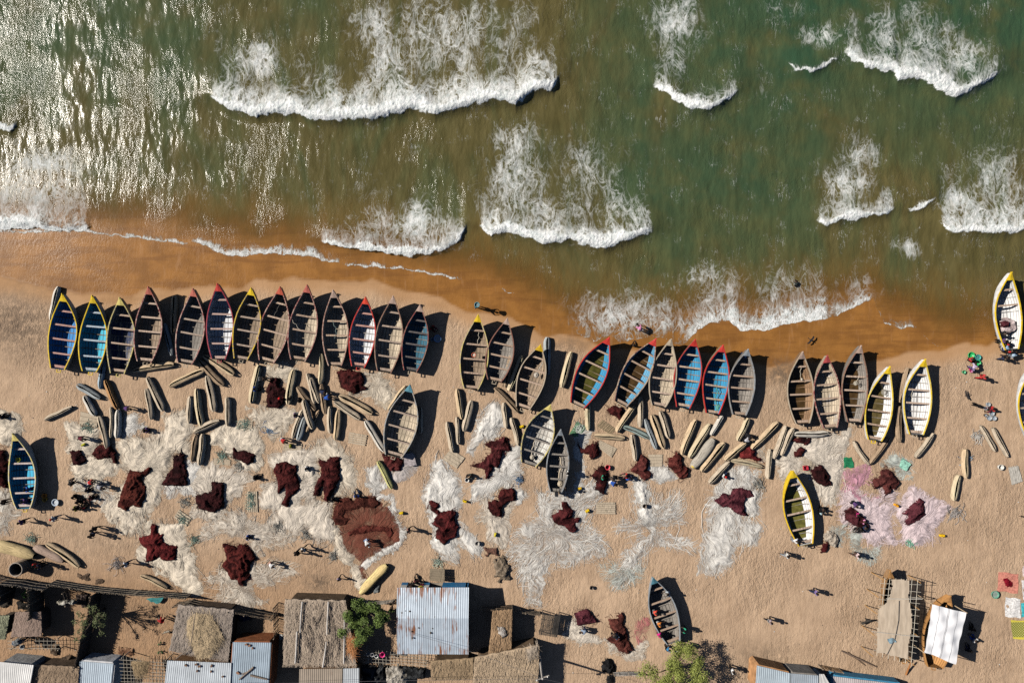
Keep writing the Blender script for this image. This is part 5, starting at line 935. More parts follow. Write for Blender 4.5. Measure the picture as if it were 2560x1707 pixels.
def cloth(t, quad, c, label, z=.02, m=None, name='cloth', wav=.04, cat='cloth', grp='cloths laid out to dry on the sand'):
    q = gps(t, quad, z); c0 = sum(q, Vector())/4; n = 14; rows = []; r = random.Random(int(quad[0][0])); ph = r.random()*6
    mb = MB()
    for i in range(n+1):
        row = []
        for j in range(n+1):
            u, v = j/n, i/n; p = q[0].lerp(q[1], u).lerp(q[3].lerp(q[2], u), v)
            e = math.sin(9*u+ph)*.04*(1 if v in (0, 1) else 0)
            row.append((p.x-c0.x+math.sin(5*v+ph)*.03, p.y-c0.y+e, z+wav*(.6+.5*math.sin(7*u+3*v+ph)+.4*math.sin(11*v-4*u))))
        rows.append(row)
    mb.grid(rows); o = mb.build(name, m or m_cloth(c, .8), None, True, (c0.x, c0.y, 0)); return tag(o, label, cat, grp)
cloth('L5', [(1712, 475), (1908, 500), (1895, 690), (1693, 662)], (.62, .25, .19), 'pink cloth with a dark red pile on it')
cloth('L5', [(1775, 725), (1922, 740), (1927, 930), (1773, 915)], (.78, .77, .76), 'white cloth with fine specks right of the green bowl')
cloth('L5', [(1930, 780), (2060, 785), (2060, 920), (1932, 917)], (.06, .46, .52), 'turquoise cloth at the right edge beside the white cloth')
cloth('L5', [(1928, 562), (2060, 560), (2060, 750), (1955, 755)], (.76, .72, .72), 'white cloth cut off by the right edge above the turquoise one')
cloth('L5', [(1945, 420), (2060, 410), (2060, 525), (1945, 522)], (.74, .60, .58), 'pale pink cloth cut off by the right edge, topmost')
def m_pattern():
    g = G('patterned_cloth'); v = g.co(False, (1, 1, 1)); s = g.n('ShaderNodeSeparateXYZ', {0: v})
    a = g.math('GREATER_THAN', g.math('MULTIPLY', g.math('SINE', g.mul(s.outputs[0], 26.0)), g.math('SINE', g.mul(s.outputs[1], 26.0))), .55)
    e = g.math('GREATER_THAN', g.math('ABSOLUTE', s.outputs[1]), .72)
    col = g.mix(a, (.20, .20, .035), (.55, .52, .2)); return g.out(g.mix(e, col, (.55, .47, .06)), .9)
cloth('L5', [(1823, 950), (2100, 955), (2110, 1125), (1855, 1138)], None, 'olive patterned cloth with yellow borders at the right edge', m=m_pattern())
heap('L5', [(1760, 540), (1800, 520), (1850, 590), (1850, 625), (1800, 630), (1765, 580)], 'crimson pile on the pink cloth', (.16, .004, .012), (.30, .012, .03), .12, seed=77, group=None, cat='drying pile', z0=.04)
cloth('M5', [(735, 650), (760, 560), (850, 625), (800, 697)], (.32, .62, .50), 'turquoise cloth on the whitish net', z=.18)
cloth('M3', [(360, 208), (457, 262), (370, 362), (288, 332)], (.11, .24, .13), 'green mat right of the yellow bowed grey white boat', z=.03)
cloth('M4', [(1212, 560), (1290, 560), (1312, 660), (1210, 662)], (.02, .20, .09), 'dark green mesh cloth left of the V shaped pair of dugouts', z=.05)
cloth('L0', [(1430, 740), (1610, 720), (1560, 790), (1480, 770)], (.05, .22, .23), 'teal plastic sheet behind the reed fence', z=.3, cat='plastic sheet')
cloth('M2', [(420, 520), (520, 520), (560, 640), (440, 640)], (.40, .36, .37), 'grey sail cloth at the stern of the large boat', z=.35, cat='sail cloth')
# ================================================================ PEOPLE
def skin_mesh(P, E, Rad, root, sub=1):
    names = list(P); idx = {n: i for i, n in enumerate(names)}
    me = bpy.data.meshes.new('tmp'); me.from_pydata([P[n] for n in names], [(idx[a], idx[b]) for a, b in E], [])
    ob = bpy.data.objects.new('tmp', me); COL.objects.link(ob)
    md = ob.modifiers.new('s', 'SKIN'); md.use_smooth_shade = True
    for n in names:
        sv = me.skin_vertices[0].data[idx[n]]; r = Rad[n]; sv.radius = r if isinstance(r, tuple) else (r, r); sv.use_root = (n == root)
    if sub: ob.modifiers.new('b', 'SUBSURF').levels = sub
    dg = bpy.context.evaluated_depsgraph_get(); out = bpy.data.meshes.new_from_object(ob.evaluated_get(dg))
    bpy.data.objects.remove(ob); out.materials.clear(); return out
BASE = dict(pelvis=(0, 0, .94), spine=(0, .0, 1.15), chest=(0, .0, 1.36), neck=(0, .01, 1.50), head=(0, .03, 1.60), crown=(0, .02, 1.70), nose=(0, .125, 1.59),
 shL=(-.18, 0, 1.40), elL=(-.25, -.02, 1.12), wrL=(-.26, .06, .87), shR=(.18, 0, 1.40), elR=(.25, -.02, 1.12), wrR=(.26, .06, .87),
 hiL=(-.10, 0, .88), knL=(-.11, .02, .49), anL=(-.11, -.01, .09), toL=(-.12, .15, .035), hiR=(.10, 0, .88), knR=(.11, .02, .49), anR=(.11, -.01, .09), toR=(.12, .15, .035))
def up(b, d): q = dict(b); q.update(d); return q
POSES = {
 'stand': BASE,
 'walk': up(BASE, dict(knL=(-.10, .22, .52), anL=(-.10, .27, .09), toL=(-.11, .43, .05), knR=(.10, -.04, .49), anR=(.10, -.32, .14), toR=(.10, -.20, .03), elL=(-.25, -.14, 1.14), wrL=(-.24, -.16, .90), elR=(.25, .08, 1.13), wrR=(.22, .26, .96))),
 'bend': up(BASE, dict(pelvis=(0, -.12, .90), spine=(0, .05, 1.03), chest=(0, .26, 1.02), neck=(0, .39, .98), head=(0, .48, .92), crown=(0, .57, .88), nose=(0, .50, .81), shL=(-.18, .28, 1.02), elL=(-.22, .36, .74), wrL=(-.14, .46, .50), shR=(.18, .28, 1.02), elR=(.22, .36, .74), wrR=(.14, .48, .48), hiL=(-.10, -.10, .85), hiR=(.10, -.10, .85), knL=(-.12, .03, .48), knR=(.12, .05, .48))),
 'sit': up(BASE, dict(pelvis=(0, 0, .13), spine=(0, -.02, .34), chest=(0, .03, .54), neck=(0, .06, .67), head=(0, .10, .77), crown=(0, .11, .87), nose=(0, .20, .75), shL=(-.18, .03, .57), elL=(-.25, .12, .33), wrL=(-.12, .33, .30), shR=(.18, .03, .57), elR=(.25, .12, .33), wrR=(.12, .35, .28), hiL=(-.10, .03, .13), knL=(-.20, .36, .36), anL=(-.14, .58, .08), toL=(-.14, .73, .05), hiR=(.10, .03, .13), knR=(.22, .40, .14), anR=(.02, .60, .08), toR=(-.04, .72, .06))),
 'carry': up(BASE, dict(elL=(-.33, .05, 1.58), wrL=(-.22, .03, 1.80), elR=(.33, .05, 1.58), wrR=(.22, .03, 1.80), knL=(-.10, .16, .50), anL=(-.10, .18, .09), toL=(-.11, .34, .04), anR=(.10, -.2, .1), toR=(.1, -.06, .03))),
 'reach': up(BASE, dict(spine=(0, .04, 1.14), chest=(0, .13, 1.33), neck=(0, .19, 1.46), head=(0, .24, 1.55), crown=(0, .25, 1.65), nose=(0, .34, 1.53), shL=(-.18, .14, 1.37), elL=(-.23, .36, 1.22), wrL=(-.19, .58, 1.15), shR=(.18, .14, 1.37), elR=(.23, .36, 1.20), wrR=(.19, .58, 1.13))),
}
def person_meshes(pose):
    p = POSES[pose]; P = dict(p); E = [('pelvis', 'spine'), ('spine', 'chest'), ('chest', 'neck'), ('neck', 'head'), ('head', 'crown'), ('head', 'nose')]
    Rd = dict(pelvis=(.13, .10), spine=(.115, .09), chest=(.135, .10), neck=.055, head=(.075, .09), crown=.06, nose=.018)
    for s in 'LR':
        E += [('chest', 'sh'+s), ('sh'+s, 'el'+s), ('el'+s, 'wr'+s), ('pelvis', 'hi'+s), ('hi'+s, 'kn'+s), ('kn'+s, 'an'+s), ('an'+s, 'to'+s)]
        Rd.update({'sh'+s: .06, 'el'+s: .042, 'wr'+s: .028, 'hi'+s: .085, 'kn'+s: .055, 'an'+s: .038, 'to'+s: .032})
        w = Vector(p['wr'+s]); d = (w-Vector(p['el'+s])).normalized(); side = d.cross(Vector((0, 1, 0))); side = side.normalized() if side.length > .1 else Vector((1, 0, 0)); nn = d.cross(side)
        P['pa'+s] = tuple(w+d*.075); Rd['pa'+s] = (.036, .016); E.append(('wr'+s, 'pa'+s))
        for k, (o, ln) in enumerate(((-.030, .062), (-.010, .075), (.010, .070), (.030, .052))):
            a = w+d*.10+side*o; b = a+(d*.8+nn*.35)*ln
            P['f%d%s' % (k, s)] = tuple(a); P['g%d%s' % (k, s)] = tuple(b); Rd['f%d%s' % (k, s)] = .010; Rd['g%d%s' % (k, s)] = .008
            E += [('pa'+s, 'f%d%s' % (k, s)), ('f%d%s' % (k, s), 'g%d%s' % (k, s))]
        P['t'+s] = tuple(w+d*.055+side*-.055+nn*.02); Rd['t'+s] = .010; E.append(('pa'+s, 't'+s))
        h = Vector(p['head']); 
        P['ear'+s] = tuple(h+Vector((-.085 if s == 'L' else .085, -.01, 0))); Rd['ear'+s] = .016; E.append(('head', 'ear'+s))
    body = skin_mesh(P, E, Rd, 'pelvis')
    Q = {k: p[k] for k in ('pelvis', 'spine', 'chest', 'shL', 'shR')}
    for s in 'LR': Q['sl'+s] = tuple(Vector(p['sh'+s]).lerp(Vector(p['el'+s]), .75))
    shirt = skin_mesh(Q, [('pelvis', 'spine'), ('spine', 'chest'), ('chest', 'shL'), ('chest', 'shR'), ('shL', 'slL'), ('shR', 'slR')], dict(pelvis=(.165, .13), spine=(.15, .118), chest=(.165, .125), shL=.085, shR=.085, slL=.07, slR=.07), 'pelvis')
    T = {k: p[k] for k in ('pelvis', 'hiL', 'hiR', 'knL', 'knR')}
    for s in 'LR': T['hm'+s] = tuple(Vector(p['kn'+s]).lerp(Vector(p['an'+s]), .72))
    trs = skin_mesh(T, [('pelvis', 'hiL'), ('pelvis', 'hiR'), ('hiL', 'knL'), ('hiR', 'knR'), ('knL', 'hmL'), ('knR', 'hmR')], dict(pelvis=(.15, .12), hiL=.11, hiR=.11, knL=.08, knR=.08, hmL=.066, hmR=.066), 'pelvis')
    h = Vector(p['head']); c = Vector(p['crown']); m = h.lerp(c, .62); ax = (c-h).normalized(); mb = MB(); q = ax.to_track_quat('Z', 'Y').to_matrix().to_4x4(); q.translation = m-Vector((0, .012, 0))
    mb.lathe([(.098, -.05), (.112, 0), (.106, .05), (.08, .09), (.04, .112), (.004, .118)], (0, 0, 0), 12); hair = bpy.data.meshes.new('hair'); hair.from_pydata([tuple(q @ Vector(v)) for v in mb.v], [], mb.f)
    for mm in (body, shirt, trs, hair):
        mm.materials.append(m_skin((.045, .025, .016))); mm.polygons.foreach_set('use_smooth', [True]*len(mm.polygons))
    return dict(body=body, shirt=shirt, trousers=trs, hair=hair)
PM = {k: person_meshes(k) for k in POSES}
PEOPLE_N = [0]
def person(t, x, y, pose, head, shirt, legs, label, hat=None, sc=1.0, z=0.0):
    p = gp(t, x, y, z); k = PEOPLE_N[0]; PEOPLE_N[0] += 1
    root = thing('person', p, R(head-90), label, 'person', 'people at work on the beach'); s = sc*(.96+.06*((k*37) % 10)/10); root.scale = (s, s, s)
    sk = [(.045, .025, .016), (.035, .019, .012), (.06, .034, .021)][k % 3]
    for nm, c in (('body', sk), ('shirt', shirt), ('trousers', legs), ('hair', hat or (.008, .007, .007))):
        o = bpy.data.objects.new(nm if not (nm == 'hair' and hat) else 'cap', PM[pose][nm]); link(o, root if nm == 'body' else bd)
        if nm == 'body': bd = o
        o.material_slots[0].link = 'OBJECT'; o.material_slots[0].material = m_skin(c) if nm == 'body' else m_cloth(c)
    return root
NV = (.02, .03, .07); BK = (.012, .012, .014); WT_ = (.72, .72, .72); RD = (.45, .03, .03); BLU = (.03, .10, .42); LBL = (.25, .40, .62); PNK = (.72, .28, .50); PUR = (.10, .05, .16); MRN = (.12, .02, .035); GRN = (.03, .38, .22); OLI = (.22, .22, .03); GRY = (.25, .26, .28); ORG = (.6, .2, .04); MAG = (.55, .02, .2); CHK = (.35, .18, .15)
for a in [
 ('A2', 1145, 338, 'carry', -20, (.10, .16, .2), BK, 'person standing alone on wet sand with a teal basin on the head'),
 ('A3', 965, 560, 'bend', 120, PNK, (.55, .5, .5), 'person in a pink shirt bending in the foamy shallows'),
 ('A3', 910, 720, 'sit', 60, BK, BK, 'dark figure crouching at the water edge by the red bow', None, .75),
 ('A4', 720, 130, 'bend', 100, (.03, .04, .04), BK, 'swimmer in dark clothes standing in the murky water', None, .8, -.5),
 ('M5', 1630, 80, 'sit', 200, RD, MRN, 'person in red seated among round metal pots'),
 ('A5', 1490, 1178, 'walk', 5, (.5, .05, .05), RD, 'person in red walking below the green basins'),
 ('A5', 1412, 1010, 'sit', -20, RD, BK, 'person in red squatting left of the green basins'),
 ('A5', 1405, 1090, 'bend', 60, (.55, .45, .62), (.2, .16, .3), 'person in a purple patterned dress bending below the green basins'),
 ('A5', 1440, 1128, 'sit', 120, PNK, MAG, 'small person in pink next to the purple patterned dress', None, .7),
 ('A5', 1668, 765, 'reach', 0, BK, NV, 'person in black leaning on the side of the white boat at the lake edge'),
 ('A5', 1668, 832, 'reach', 5, PUR, BK, 'person in purple leaning on the side of the white boat'),
 ('A5', 1770, 848, 'sit', 200, RD, OLI, 'person in red inside the stern of the white boat', None, 1, .6),
 ('A5', 1712, 905, 'bend', 20, LBL, NV, 'person in light blue at the stern corner of the white boat'),
 ('A5', 1748, 938, 'stand', 90, RD, BK, 'person in red standing behind the white boat stern'),
 ('A5', 1785, 972, 'bend', 40, (.35, .48, .62), GRY, 'person in pale blue lowest of the group behind the white boat'),
 ('A5', 1700, 990, 'walk', 20, BK, NV, 'person in dark clothes left of the pale blue one behind the white boat'),
 ('A2', 708, 542, 'sit', -40, RD, MRN, 'person in red squatting in the shadow of the teal lined boat'),
 ('A4', 195, 805, 'reach', -20, LBL, NV, 'person in light blue at the bow of the weathered grey boat'),
 ('M0', 40, 160, 'sit', 20, NV, BK, 'person in navy sitting on the cream net at the left edge'),
 ('M0', 1275, 70, 'bend', -10, PUR, BK, 'person in purple by the tails of the bright white net'),
 ('M0', 835, 362, 'bend', -10, MRN, BK, 'person in maroon bending on the cream net above the small dark heaps'),
 ('M0', 1465, 290, 'sit', 180, PUR, BK, 'person in purple sitting on the large cream net'),
 ('M0', 370, 850, 'reach', 180, BLU, NV, 'person in blue leaning over the right side of the lone blue boat'),
 ('M0', 340, 965, 'reach', 180, PUR, BK, 'person in purple at the shaded stern side of the lone blue boat'),
 ('M0', 105, 975, 'reach', 10, BK, BK, 'person in black at the left side of the lone blue boat stern'),
 ('M0', 745, 800, 'bend', 60, BK, BK, 'person in black bending at the upper edge of the crowd'),
 ('M0', 925, 790, 'bend', 10, RD, (.5, .48, .48), 'person in red and white bending above the crowd'),
 ('M0', 1020, 830, 'bend', -20, (.35, .35, .38), NV, 'person in grey bending right of the crowd'),
 ('M0', 880, 880, 'sit', 40, NV, BK, 'person in navy sitting in the middle of the crowd'),
 ('M0', 915, 950, 'sit', 30, MRN, BK, 'person in dark red sitting in the crowd', None),
 ('M0', 745, 935, 'sit', -20, BK, BK, 'person in black sitting at the left of the crowd'),
 ('M0', 785, 985, 'sit', 0, (.03, .02, .02), BK, 'person in black brown sitting at the lower left of the crowd'),
 ('M0', 760, 1055, 'sit', 20, OLI, BK, 'person in olive yellow sitting lowest left in the crowd'),
 ('M0', 835, 1055, 'sit', 90, (.28, .02, .03), BK, 'person in crimson sitting lowest in the crowd'),
 ('M0', 880, 1020, 'sit', 120, BK, (.2, .1, .08), 'person in black and brown at the lower right of the crowd'),
 ('M0', 290, 1165, 'walk', 200, PUR, BK, 'person in purple walking below the lone blue boat'),
 ('M0', 600, 1132, 'walk', 190, (.5, .52, .55), GRY, 'person in pale grey with a red cap walking below the crowd', (.5, .03, .03)),
 ('M0', 985, 1235, 'walk', 170, BK, BK, 'upper of two dark walkers side by side on bare sand'),
 ('M0', 965, 1293, 'walk', 170, (.02, .02, .025), NV, 'lower of two dark walkers side by side on bare sand'),
 ('L0', 1295, 368, 'walk', 200, (.6, .62, .68), NV, 'person in white and blue walking towards the crimson heap'),
 ('L0', 425, 375, 'stand', 60, RD, BK, 'person in red standing by the overturned pinkish dugout'),
 ('L0', 462, 390, 'stand', 200, NV, BK, 'person in navy beside the one in red at the overturned dugout'),
 ('L0', 1625, 925, 'bend', 120, RD, RD, 'person in red bending in the yard left of the straw covered hut'),
 ('A1', 745, 1142, 'sit', 0, BLU, BK, 'person in blue leaning on the pale dugout left of the maroon heap'),
 ('A1', 820, 1040, 'bend', 0, BK, (.1, .1, .1), 'person in black bending at the top of the maroon heap'),
 ('A1', 1000, 1240, 'sit', 90, RD, BK, 'person in red at the lower right of the maroon heap', (.5, .02, .02)),
 ('A1', 1095, 1235, 'sit', 150, BK, BK, 'person in black sitting on the pale dugout right of the maroon heap'),
 ('A1', 1410, 1165, 'bend', -20, NV, BK, 'person in navy with a white cap in the dugout tangle', WT_),
 ('A1', 1450, 1225, 'bend', 10, BLU, NV, 'person in blue below the white capped one in the dugout tangle'),
 ('A1', 1175, 1250, 'sit', 0, BK, BK, 'dark figure sitting between the pale dugout and the tangle'),
 ('M1', 1135, 142, 'sit', 0, PUR, GRY, 'person in purple sitting at the edge of cream net left of the tangle'),
 ('M1', 1030, 378, 'bend', -30, RD, (.45, .45, .45), 'person in red bending above a slatted mat'),
 ('M1', 745, 755, 'sit', 20, BK, BK, 'person in black sitting between two cream nets'),
 ('M1', 1245, 662, 'sit', -10, WT_, GRY, 'person in white sitting between the two tall maroon heaps'),
 ('M1', 1740, 935, 'sit', 90, BLU, NV, 'person in blue sitting above the big brown ring'),
 ('M1', 1500, 965, 'sit', 0, BK, BK, 'dark figure sitting at the foot of the two legged heap'),
 ('M1', 675, 1333, 'sit', 0, BLU, NV, 'person in bright blue sitting on the stringy white net'),
 ('M2', 80, 1360, 'bend', -60, WT_, (.25, .3, .42), 'person in white bending on the big brown net', WT_),
 ('M1', 1178, 1465, 'walk', 225, BK, BK, 'person in black leading the pair who carry a pole'),
 ('M1', 1245, 1430, 'walk', 225, WT_, BK, 'person in white following in the pair who carry a pole'),
 ('L1', 915, 378, 'bend', -40, WT_, CHK, 'person in white bending by the star shaped heap net', WT_),
 ('L1', 1580, 520, 'walk', 240, (.35, .28, .42), BK, 'child in lilac walking above the large thatched hut', None, .75),
 ('M2', 492, 1248, 'walk', 200, CHK, BK, 'person in checked red walking alone right of the big brown ring'),
 ('M2', 1095, 735, 'sit', 200, (.03, .06, .06), BK, 'person in dark green sitting beside a white bucket'),
 ('M3', 262, 690, 'stand', 180, (.6, .6, .58), BK, 'person in white at the right side of the small grey boat'),
 ('M3', 240, 840, 'stand', 180, BK, BK, 'person in black at the stern of the small grey boat'),
 ('M3', 605, 748, 'sit', 0, GRN, BK, 'person in bright green sitting on the dark red heap'),
 ('M3', 690, 790, 'bend', -30, BLU, WT_, 'person in blue and white pulling the grey white net'),
 ('M3', 722, 745, 'bend', 200, BK, BK, 'person in black beside the one in blue and white pulling net'),
 ('M3', 845, 732, 'sit', 180, RD, CHK, 'person in red sitting left of the red brown heap'),
 ('M3', 890, 755, 'sit', 180, NV, BLU, 'person in navy sitting just right of the one in red'),
 ('M3', 1790, 742, 'sit', 20, WT_, NV, 'person in white with a red cap by the white net at the grey dugout', (.5, .02, .02)),
 ('M4', 245, 335, 'bend', -20, BK, BK, 'person in black bending by the whitish dugout'),
 ('M4', 222, 382, 'bend', 20, (.45, .45, .48), BK, 'person in grey beside the one in black at the whitish dugout'),
 ('M4', 985, 1105, 'sit', 90, (.5, .68, .75), BK, 'person in pale aqua sitting right of the thick yellow rimmed boat'),
 ('M4', 985, 1062, 'sit', 0, BK, BK, 'person in black sitting above the one in pale aqua'),
 ('M4', 685, 1345, 'reach', 0, WT_, GRY, 'person in white at the left side of the thick yellow rimmed boat'),
 ('M4', 610, 1487, 'walk', 180, (.6, .6, .58), GRY, 'person in white walking alone below the thick yellow rimmed boat'),
 ('M4', 1290, 1487, 'walk', 170, (.65, .5, .5), (.1, .06, .05), 'person in a pale pink shirt walking on thin net'),
 ('M4', 1320, 1112, 'sit', -30, MAG, BK, 'person in magenta sitting on the heap of the pink and white net'),
 ('M4', 1385, 1178, 'sit', -20, PNK, BK, 'person in light pink sitting on the heap of the pink and white net'),
 ('M4', 1395, 1240, 'sit', 0, NV, BK, 'person in navy sitting below the one in light pink'),
 ('M4', 1360, 1255, 'sit', 200, BK, BK, 'person in black sitting lowest on the pink and white net'),
 ('M4', 1272, 990, 'bend', -50, PUR, BK, 'person in purple bending at the top of the pink and white net heap'),
 ('M5', 1945, 1120, 'walk', 180, LBL, BK, 'person in light blue at the right edge of the picture'),
 ('L4', 890, 640, 'walk', 180, (.22, .16, .35), NV, 'person in violet walking alone on the open sand'),
 ('L4', 452, 920, 'walk', 0, (.35, .28, .3), BK, 'person walking with a grey basin on the open sand'),
 ('L4', 85, 1392, 'stand', 0, WT_, BK, 'person in white in the dappled shade of the light green tree'),
 ('L3', 1095, 832, 'reach', 0, (.6, .08, .05), GRY, 'person in red at the left side of the teal bowed boat'),
 ('L3', 1135, 945, 'reach', 0, ORG, WT_, 'person in orange and white at the left side of the teal bowed boat'),
 ('L3', 1135, 1050, 'reach', 10, MAG, CHK, 'person in magenta at the left side of the teal bowed boat'),
 ('L3', 1225, 1195, 'reach', 40, (.05, .25, .5), BK, 'person in blue pushing at the stern of the teal bowed boat'),
 ('L3', 1325, 1228, 'stand', 100, BK, GRY, 'person in black behind the stern of the teal bowed boat'),
 ('L3', 1405, 1005, 'reach', 170, GRN, BK, 'person in green at the right side of the teal bowed boat'),
 ('L3', 1240, 640, 'reach', 200, (.5, .55, .6), GRY, 'person in pale grey at the bow of the teal bowed boat'),
 ('L3', 1400, 1160, 'reach', 170, BK, BK, 'person in black at the right stern corner of the teal bowed boat'),
 ('L3', 435, 1020, 'bend', 200, (.3, .38, .5), NV, 'person in blue grey bending below the left wine red heap'),
 ('L3', 735, 1078, 'bend', 140, BK, (.25, .3, .4), 'person in black bending on the long red brown heap'),
 ('L2', 520, 575, 'stand', 90, BK, BK, 'person in black at the porch of the tin roofed house'),
 ('L2', 615, 585, 'stand', 90, (.6, .5, .05), MRN, 'person in yellow at the porch of the tin roofed house'),
 ('L2', 560, 560, 'sit', 90, MRN, BK, 'person in maroon sitting between the two on the porch'),
 ('L5', 1455, 1135, 'sit', 120, WT_, BLU, 'person in white sitting in the shade of the striped tarpaulin'),
 ('L5', 1395, 1235, 'sit', 90, BK, NV, 'person in black sitting in the shade of the striped tarpaulin'),
 ('L5', 1430, 1030, 'sit', 90, BK, BK, 'dark figure sitting highest in the shade of the striped tarpaulin'),
]: person(*a)
# ================================================================ CANS, BASINS, POTS, CRATES
def jerrycan(t, x, y, c, label, rz=0, z=0.0):
    root = thing('jerrycan', gp(t, x, y, z), R(rz), label, 'jerrycan', 'plastic jerrycans on the beach'); m = m_plastic(c); mb = MB()
    prof = [(-.17, -.10), (.17, -.10), (.20, -.07), (.20, .07), (.17, .10), (-.17, .10), (-.20, .07), (-.20, -.07)]
    mb.prism(prof, .0, .36); mb.prism([(px_*.8, py_*.8) for px_, py_ in prof], .36, .41); bd = mb.build('body', m, root)
    h = MB(); h.tube([(-.09, 0, .40), (-.07, 0, .47), (.05, 0, .47), (.08, 0, .40)], .02, 6); h.build('handle', m, bd)
    k = MB(); k.lathe([(.035, 0), (.035, .05), (.001, .055)], (-.14, 0, .40), 8); k.build('cap', m_plastic((.03, .03, .03)), bd)
YC = (.80, .55, .01)
for a in [('A2', 1585, 1510, YC, 'yellow jerrycan on bare sand at the bow of the grey white boat', 20), ('M2', 475, 478, YC, 'yellow jerrycan at the shaded stern of the large boat', 70), ('M2', 1028, 985, YC, 'yellow jerrycan right of the long white net', -20), ('M2', 408, 1100, YC, 'yellow jerrycan beside the white edge of the big brown ring', 10), ('M2', 1325, 1310, (.70, .60, .05), 'yellow jerrycan on the thin end of the small white net', 80),
 ('M3', 385, 860, (.75, .48, .03), 'yellow jerrycan right of the small grey boat stern', 10), ('M3', 462, 1080, YC, 'yellow jerrycan left of the lone bamboo mat', 30), ('M4', 1715, 1025, (.85, .38, .02), 'orange jerrycan between the pink nets', -30), ('M5', 1145, 1320, (.85, .52, .01), 'yellow orange jerrycan lying lower right of the pale pink net', 5), ('A5', 1905, 875, YC, 'yellow jerrycan at the stern of the white boat at the lake edge', 60), ('M0', 835, 432, (.6, .58, .03), 'lime yellow jerrycan on the cream net at the left', 30), ('M1', 1090, 445, (.28, .28, .03), 'olive can on the slatted mat below the person in red', 90)]: jerrycan(*a)
def basin(t, x, y, r, h, c, label, z=0.0, name='basin', inner=None, group=None, cat='basin'):
    root = thing(name, gp(t, x, y, z), 0, label, cat, group); rr = px(r, t); mb = MB()
    mb.lathe([(.01, 0), (rr*.72, 0), (rr*.8, h*.2), (rr, h), (rr*.95, h), (rr*.74, h*.22), (.01, h*.12)], (0, 0, 0), 20); bw = mb.build('bowl', m_plastic(c), root, True)
    k = MB(); k.lathe([(rr*.97, h*.97), (rr*1.07, h*.97), (rr*1.07, h*1.03), (rr*.97, h*1.03)], (0, 0, 0), 20); k.grid([[(rr*.97*math.cos(a), rr*.97*math.sin(a), h*zz) for a in np.linspace(0, 6.2832, 21)] for zz in (1.03, .97)]); k.build('rim', m_plastic(tuple(min(.85, v*1.25+.02) for v in c)), bw, True)
    if inner: w = MB(); w.lathe([(.005, h*.55), (rr*.84, h*.55)], (0, 0, 0), 20); w.build('contents', m_bilge(inner), root)
    return root
GB = (.02, .36, .10)
basin('A2', 1148, 322, 24, .28, (.04, .26, .32), 'teal basin carried on a head above the wet sand', 1.80, inner=(.25, .35, .38))
basin('A5', 1430, 972, 32, .25, GB, 'green basin, topmost of three beside the person in red', group='green basins by the waterside')
basin('A5', 1495, 992, 28, .25, (.03, .30, .26), 'blue green basin right of the topmost green one', group='green basins by the waterside', inner=(.1, .3, .3))
basin('A5', 1495, 1047, 28, .25, GB, 'green basin, lowest of three beside the person in red', group='green basins by the waterside')
basin('A5', 1362, 1136, 17, .2, (.03, .28, .12), 'little green bowl left of the pink person')
basin('A2', 762, 652, 34, .3, (.16, .30, .55), 'blue basin in the shadow of the teal lined boat', inner=(.4, .5, .6)); basin('A2', 712, 660, 17, .25, (.2, .3, .42), 'small blue bucket left of the blue basin', cat='bucket', name='bucket')
basin('M0', 450, 932, 22, .32, (.75, .25, .02), 'orange bucket right of the lone blue boat', cat='bucket', name='bucket'); basin('M0', 455, 968, 22, .32, (.5, .27, .03), 'brown orange bucket just below the orange one', cat='bucket', name='bucket')
basin('M0', 556, 997, 32, .25, (.45, .55, .68), 'pale blue basin on sand right of the lone blue boat', inner=(.6, .65, .7))
basin('M0', 198, 578, 22, .35, (.6, .6, .06), 'yellow bucket inside the lone blue boat', .5, cat='bucket', name='bucket')
basin('A2', 1115, 812, 20, .2, (.55, .10, .03), 'red bowl on the thwart of the pale yellow rimmed boat', 1.0, inner=(.7, .6, .5))
basin('M2', 1050, 778, 20, .3, (.68, .68, .66), 'white bucket by the person in dark green', cat='bucket', name='bucket'); basin('M3', 658, 652, 24, .38, (.60, .05, .08), 'red bucket above the dark red heap', cat='bucket', name='bucket')
basin('L5', 1662, 692, 36, .28, (.10, .28, .20), 'green bowl on bare sand left of the cloths', inner=(.35, .45, .4)); basin('L4', 480, 950, 18, .2, (.45, .46, .45), 'grey basin held by the walker on the open sand', .9)
PG = 'metal pots round the person in red'
for a in [(1597, 40, 20, 'pot topmost in the ring of pots'), (1570, 76, 18, 'pot left of the person in red'), (1632, 128, 24, 'large pot just below the person in red'), (1606, 172, 24, 'large pot lowest left in the ring of pots'), (1655, 175, 22, 'pot lowest right in the ring of pots'), (1572, 146, 16, 'small dark pot left in the ring of pots')]: basin('M5', a[0], a[1], a[2], .24, (.30, .32, .34) if a[2] > 16 else (.08, .06, .05), 'round metal '+a[3], name='pot', cat='pot', group=PG, inner=(.35, .42, .5))
basin('M5', 1715, 652, 26, .34, (.55, .53, .48), 'whitish pot alone on the sand beside the bleached mat', name='pot', cat='pot'); basin('M3', 1020, 1032, 20, .3, (.12, .09, .07), 'dark clay pot on the white rope of netting', .2, name='pot', cat='pot'); basin('L3', 502, 625, 17, .32, (.07, .06, .055), 'black pot alone on bare sand left of the teal bowed boat', name='pot', cat='pot')
basin('L2', 225, 1275, 24, .35, (.70, .03, .20), 'bright pink bucket on the cane rack', 1.2, cat='bucket', name='bucket'); basin('L2', 1150, 195, 22, .25, (.35, .33, .3), 'grey pot on the white net tail', .15, name='pot', cat='pot')
for i, (x, y, c) in enumerate([(85, 1275, (.3, .3, .3)), (125, 1280, (.5, .5, .5)), (165, 1295, (.6, .6, .58))]): basin('L2', x, y, 17, .26, c, ['dull', 'light grey', 'whitish'][i]+' pot on the left part of the cane rack', 1.2, name='pot', cat='pot')
